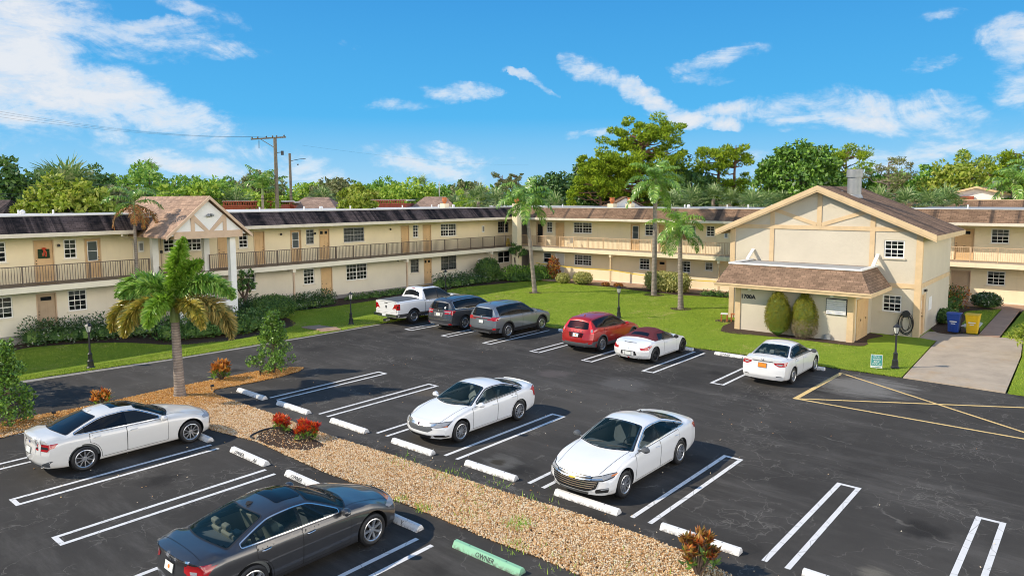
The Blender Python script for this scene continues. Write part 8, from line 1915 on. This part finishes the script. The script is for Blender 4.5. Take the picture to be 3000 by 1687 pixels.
def bin_(loc, label, mat, lid):
    r = empty('wheeled_bin', (*loc, .045), R(-90), label, 'recycling bin', 'wheeled recycling bins')
    mb = MB(); a, b, h = .29, .36, 1.0
    vs = [(-a*.82, -b*.72, .06), (a*.82, -b*.72, .06), (a*.82, b*.8, .06), (-a*.82, b*.8, .06), (-a*.88, -b*.80, .55), (a*.88, -b*.80, .55), (a*.88, b*.86, .55), (-a*.88, b*.86, .55), (-a*.97, -b*.98, .72), (a*.97, -b*.98, .72), (a*.97, b*.92, .72), (-a*.97, b*.92, .72), (-a*1.05, -b*1.05, h), (a*1.05, -b*1.05, h), (a*1.05, b, h), (-a*1.05, b, h)]
    fs = [(3, 2, 1, 0)]+[(4*i+k, 4*i+(k+1) % 4, 4*i+4+(k+1) % 4, 4*i+4+k) for i in range(3) for k in range(4)]+[(12, 13, 14, 15)]; mb.add(vs, fs); o = mb.build('tub', mat, r); md = o.modifiers.new('bev', 'BEVEL'); md.width = .02; md.segments = 2
    mb = MB(); mb.prism([(-b*1.12, h+.005), (b*1.05, h+.005), (b*1.05, h+.05), (-b*.4, h+.09), (-b*1.12, h+.035)], -a*1.12, a*1.12, 'x'); o = mb.build('lid', lid, r); md = o.modifiers.new('bev', 'BEVEL'); md.width = .012; md.segments = 2
    mb = MB(); mb.tube([(-a*.8, b*1.05, h-.03), (-a*.8, b*1.3, h-.02), (a*.8, b*1.3, h-.02), (a*.8, b*1.05, h-.03)], .018, 6); mb.build('handle', mat, r, True)
    for s in (-1, 1): MB().lathe([(.0, -.03), (.13, -.03), (.13, .03), (.0, .03)], 16, (s*a*.92, b*.82, .13), 'x').build('wheel', 'rubber', r, True)
    mb = MB(); mb.box(-.16, .16, -b*.88-.012, -b*.88-.004, .60, .66); mb.box(-.10, .10, -b*.86-.012, -b*.86-.004, .50, .54); mb.build('marking', 'white_trim', r)
    mb = MB(); mb.box(-.14, .14, -b*.80-.035, -b*.80-.001, .40, .43); mb.box(-.10, -.07, -b*.80-.03, -b*.80, .18, .40); mb.box(.07, .10, -b*.80-.03, -b*.80, .18, .40); mb.build('grab_bar', mat, r)
bin_((43.35, 6.2), 'blue wheeled recycling bin with faded lid beside the gabled house', 'bin_blue', 'bin_blue'); bin_((43.5, 5.38), 'yellow wheeled recycling bin next to the blue one', 'bin_yellow', 'bin_yellow')
# teal notice on the verge
s = empty('notice_sign', (32.03, 7.27, .03), R(-72), 'small teal and white notice on a stake at the lawn edge beside the lamp', 'sign')
MB().box(-.02, .02, -.01, .01, -.05, .15).build('stake', 'galv', s); MB().box(-.22, .22, -.012, .012, .06, .62).build('board', 'white_trim', s); MB().box(-.20, .20, -.018, -.0125, .16, .60).build('panel', 'teal', s)
for i, w_ in enumerate(('SOLID', 'WASTE', 'BULK', 'PICKUP')): link_mesh('lettering', text_mesh(w_, .092, .004), 'white_trim', s, loc=(0, -.021, .50-.10*i))
link_mesh('lettering', text_mesh('NO DUMPING', .05, .004), 'teal', s, loc=(0, -.016, .088))
for x, y, l in ((12.55, 25.55, 'palm'), (14.93, 26.2, 'pointed shrub'), (7.55, 26.35, 'leafy shrub')):
    r = empty('garden_spotlight', (x, y, .03), 0, 'small black spike spotlight in the gravel aimed at the '+l, 'garden light', 'spike lights in the gravel')
    MB().tube([(0, 0, -.05), (0, 0, .16)], .012, 6).build('spike', 'black_metal', r); MB().lathe([(.03, -.06), (.05, .0), (.05, .05)], 10, (.02, 0, .20), 'x').build('head', 'black_metal', r, True)
r = empty('ground_spotlight', (26.6, 32.35, .04), 0, 'small black box light on the sunny grass behind the pickup', 'garden light'); MB().box(-.18, .18, -.1, .1, 0, .16).build('housing', 'black_metal', r); MB().box(-.15, .15, -.108, -.101, .03, .13).build('lens', 'lamp_glass', r)
# wooden stool and table by the house corner
for (x, y, l, tp_) in ((39.1, 17.05, 'low wooden garden table with white top by the house corner', 'white_trim'), (39.35, 16.55, 'reddish wooden planter stand nearest the house corner', 'terracotta')):
    r = empty('garden_table', (x, y, .03), R(20), l, 'garden furniture', 'wooden pieces by the house corner'); MB().box(-.2, .2, -.2, .2, .42, .46).build('top', tp_, r)
    for a in (-1, 1):
        for b in (-1, 1): MB().box(a*.16-.03, a*.16+.03, b*.16-.03, b*.16+.03, 0, .419).build('leg', 'terracotta', r)
# chair and wet floor board on the back gallery
r = empty('plastic_chair', (50.95, 36.6, 2.87), R(160), 'white plastic chair on the sunlit upper gallery', 'chair'); MB().box(-.22, .22, -.22, .22, .40, .44).build('seat', 'door_white', r); MB().box(-.22, .22, .19, .23, .441, .85).build('backrest', 'door_white', r)
for a in (-1, 1):
    for b in (-1, 1): MB().box(a*.19-.02, a*.19+.02, b*.19-.02, b*.19+.02, 0, .399).build('leg', 'door_white', r)
r = empty('warning_board', (49.2, 42.35, 2.875), R(-20), 'yellow folding floor warning board on the gallery at the corner', 'sign'); MB().prism([(-.18, 0), (-.02, .68), (.02, .68), (-.12, 0)], -.16, .16, 'y').prism([(.18, 0), (.02, .66), (-.02, .66), (.12, 0)], -.16, .16, 'y').build('board', 'tape_yellow', r)
# barrier tape along the ground floor
pts = [(50.25, 39.9, 1.35), (50.25, 37.0, 1.22), (50.25, 34.5, 1.16), (50.25, 32.05, 1.22), (50.22, 29.6, 1.02), (50.22, 27.5, .93), (50.22, 25, .88), (50.25, 22.5, .92)]
mb = MB()
for a, b in zip(pts[:-1], pts[1:]): mb.quad((a[0], a[1], a[2]-.035), (b[0]+.01, b[1], b[2]-.035), (b[0], b[1], b[2]+.035), (a[0], a[1], a[2]+.035))
tagp(mb.build('barrier_tape', 'tape_yellow', None), 'yellow barrier tape strung between the posts of the back wing', 'barrier tape')
# poles and cables
def pole(label, base, h, r0, parts):
    r = empty('utility_pole', tuple(base), 0, label, 'utility pole', 'poles beyond the left wing'); MB().tube([(0, 0, -.3), (0, 0, h*.5), (0, 0, h)], [r0, r0*.88, r0*.75], 10).build('pole', 'wood_pole', r, True); return r
b1 = at(704, 700, 66); H1 = float(at(704, 347, 66)[2]); p1 = pole('tall wooden power pole with a crossarm and insulators', (b1[0], b1[1], 0), H1, .19, 0)
mb = MB(); u = RX; a0 = np.array([0, 0, H1-.12])-u*2.1; a1 = np.array([0, 0, H1+.05])+u*.95; mb.bar(a0, a1, .11, .12); mb.bar(np.array([0, 0, H1-.9]), a0*.6+np.array([0, 0, H1-.12])*.4, .05); mb.build('crossarm', 'wood_pole', p1)
for k in (-2.0, -1.5, -.75, -.2, .15, .8):
    q = u*k; z = H1-.05+.06*k; MB().lathe([(.05, 0), (.08, .06), (.05, .12), (.07, .18), (.03, .26)], 8, (q[0], q[1], z)).build('insulator', 'black_metal', p1, True)
mb = MB(); mb.bar((0, 0, H1-1.3), tuple(u*.6+np.array([0, 0, H1-1.25])), .06); mb.lathe([(.12, 0), (.12, .36)], 10, tuple(u*.6+np.array([0, 0, H1-1.5]))); mb.tube([tuple(u*-1.4+np.array([0, 0, H1-.2])), tuple(u*-1.42+np.array([0, 0, H1-.9]))], .03, 5); mb.build('transformer', 'black_metal', p1)
b2 = at(739, 700, 76); H2 = float(at(739, 386, 76)[2]); p2 = pole('shorter wooden pole with a curved lamp arm right of the power pole', (b2[0], b2[1], 0), H2, .16, 0)
mb = MB(); mb.tube([(0, 0, H2-.8)]+[tuple(u*k+np.array([0, 0, H2-.8+.25*math.sin(k)])) for k in (.5, 1.0, 1.6)], .03, 5); mb.lathe([(.05, 0), (.1, .12)], 8, tuple(u*.8+np.array([0, 0, H2-1.2]))); mb.build('lamp_arm', 'black_metal', p2)
b3 = at(1108, 700, 92); r = empty('flag_pole', (b3[0], b3[1], 0), 0, 'thin pale pole rising behind the right hip roof', 'pole'); MB().tube([(0, 0, 0), (0, 0, float(at(1108, 457, 92)[2]))], [.12, .05], 8).build('pole', 'roof_white', r, True)
def cable(label, a, b, sag, rad=.008, n=22):
    a, b = np.array(a), np.array(b); mb = MB(); pts = [a+(b-a)*t_+np.array([0, 0, -4*sag*t_*(1-t_)]) for t_ in np.linspace(0, 1, n)]
    mb.tube(pts, rad, 4); tagp(mb.build('overhead_cable', 'black_metal', None, True), label, 'cable', 'overhead cables')
T1 = np.array([b1[0], b1[1], H1])
for k, yy, l in ((-2.0, 284, 'upper'), (-1.4, 292, 'middle'), (-.75, 302, 'lower')): cable(l+' thin line running from the power pole to the left', T1+u*k+np.array([0, 0, .1]), at(-150, yy-30, 46), .5, .0045)
cable('faint line sloping down to the right above the treetops', at(760, 366, 78), at(1330, 415, 150), .6, .005)
for yy, l in ((463, 'top'), (485, 'middle'), (493, 'bottom')): cable(l+' grey cable before the dark tree at the left edge', at(-60, yy+2, 52), at(430, yy-6, 62), .15, .012)
cable('dark cable along the treetops behind the porch ridge', at(430, 487, 62), T1+np.array([0, 0, -5.2]), .3, .018); cable('cable from the power pole falling towards the hip roofs', T1+np.array([0, 0, -4.6]), at(1130, 495, 78), .5, .014); cable('second cable falling towards the right hip roof', T1+np.array([0, 0, -4.9]), at(1150, 502, 78), .5, .014)
# roofs beyond
def hip(label, x, y, d, w_, dp, mat='shingle_far', h=1.2):
    p = at(x, y, d); r = empty('hip_roofed_house', (p[0], p[1], 0), RA, label, 'house', 'houses beyond the left wing'); zt = p[2]; ze = zt-h; a, b = w_/2, dp/2; rd = a-b if a > b else .2
    rd = a*.45
    mb = MB(); mb.add([(-a, -b, ze), (a, -b, ze), (a, b, ze), (-a, b, ze), (-rd, 0, zt), (rd, 0, zt)], [(0, 1, 5, 4), (1, 2, 5), (2, 3, 4, 5), (3, 0, 4)]); mb.build('roof', mat, r); MB().box(-a+.4, a-.4, -b+.4, b-.4, -.1, ze).build('wall', 'stucco_yellow', r); return r
hip('house with pinkish tan hip roof left of the two behind the roof', 797, 496, 74, 5.2, 5.2); hip('house with pinkish tan hip roof under the thin pale pole', 1095, 495, 74, 4.8, 5.2); hip('house with dark hip roof at the left edge of the photo', -5, 503, 56, 3.6, 5, 'shingle_dark')
def red(label, x0, x1, y, d):
    a, b = at(x0, y, d), at(x1, y, d); c = (a+b)/2; w_ = np.linalg.norm(b-a); r = empty('red_roofed_house', (c[0], c[1], 0), RA, label, 'house', 'houses beyond the left wing'); z = c[2]
    MB().box(-w_/2, w_/2, 0, 6, -.1, z-.35).build('wall', 'brick_red', r); mb = MB()
    for i in range(int(w_/.22)): x = -w_/2+.11+.22*i; mb.lathe([(.055, z-.36), (.07, z-.25), (.055, z-.08)], 6, (x, -.1, 0))
    mb.box(-w_/2, w_/2, -.2, 0, z-.45, z-.36); mb.box(-w_/2, w_/2, -.2, .0, z-.08, z+.0); mb.build('balustrade', 'brick_red', r); MB().box(-w_/2-.1, w_/2+.1, .01, 6, z-.1, z+.02).build('roof', 'roof_white', r)
red('house with red balustrade behind the porch roof', 556, 690, 506, 68); red('house with red balustrade between the two hip roofs', 925, 1022, 503, 70); red('low red house part right of the power pole', 706, 740, 508, 72)
p = at(1575, 497, 72); r = empty('gabled_far_house', (p[0], p[1], 0), RA, 'far house with white gable and brown roof below the big pine', 'house'); z = p[2]
MB().prism([(-1.9, z-1.1), (1.9, z-1.1), (0, z-.05)], 0, .2, 'y').build('gable_wall', 'white_wall', r)
for sg in (-1, 1): MB().prism([(sg*2.2, z-1.2), (0, z), (0, z+.12), (sg*2.2, z-1.08)], -.3, 8, 'y').build('roof', 'shingle_brown', r)
MB().box(-1.9, 1.9, .3, 8, -.1, z-1.2).build('wall', 'white_wall', r)
a, b = at(1640, 500, 95), at(2070, 500, 95); c = (a+b)/2; r = empty('garden_wall', (c[0], c[1], 0), RA, 'long far wall with white top edge behind the fan palms', 'wall'); w_ = np.linalg.norm(b-a); MB().box(-w_/2, w_/2, 0, .3, -.1, c[2]-.3).build('wall', 'trim_pink', r); MB().box(-w_/2, w_/2, -.05, .35, c[2]-.3, c[2]).build('coping', 'roof_white', r)
for i, x in enumerate((1118, 1300, 1540, 1585)):
    p = at(x, 497, 64); r = empty('terracotta_pot', (p[0], p[1], p[2]-.55), 0, ['terracotta urn on a far ledge left of the corner palm', 'terracotta urn behind the corner palm crown', 'terracotta urn left of the white gable', 'terracotta urn right beside the white gable'][i], 'urn', 'terracotta urns beyond the flat roof')
    MB().lathe([(.10, 0), (.13, .08), (.24, .26), (.20, .44), (.25, .53), (.22, .55)], 12).build('urn', 'terracotta', r, True); MB().box(-.3, .3, -.3, .3, -6, -.001).build('pedestal', 'stucco_yellow', r)
# lime dust and stray pebbles on the asphalt
P = np.concatenate([scatter([(12.7, -4), (24, -4), (24, 24), (12.7, 24)], 90), scatter([(4, 8), (10.4, 8), (10.4, 24), (4, 24)], 50), rng.normal((13.0, 10), (.25, 6), (70, 2))]); stones_mesh('loose_pebbles', P, .012, .028, 'stones', .008, 'a few stray pebbles scattered on the asphalt')
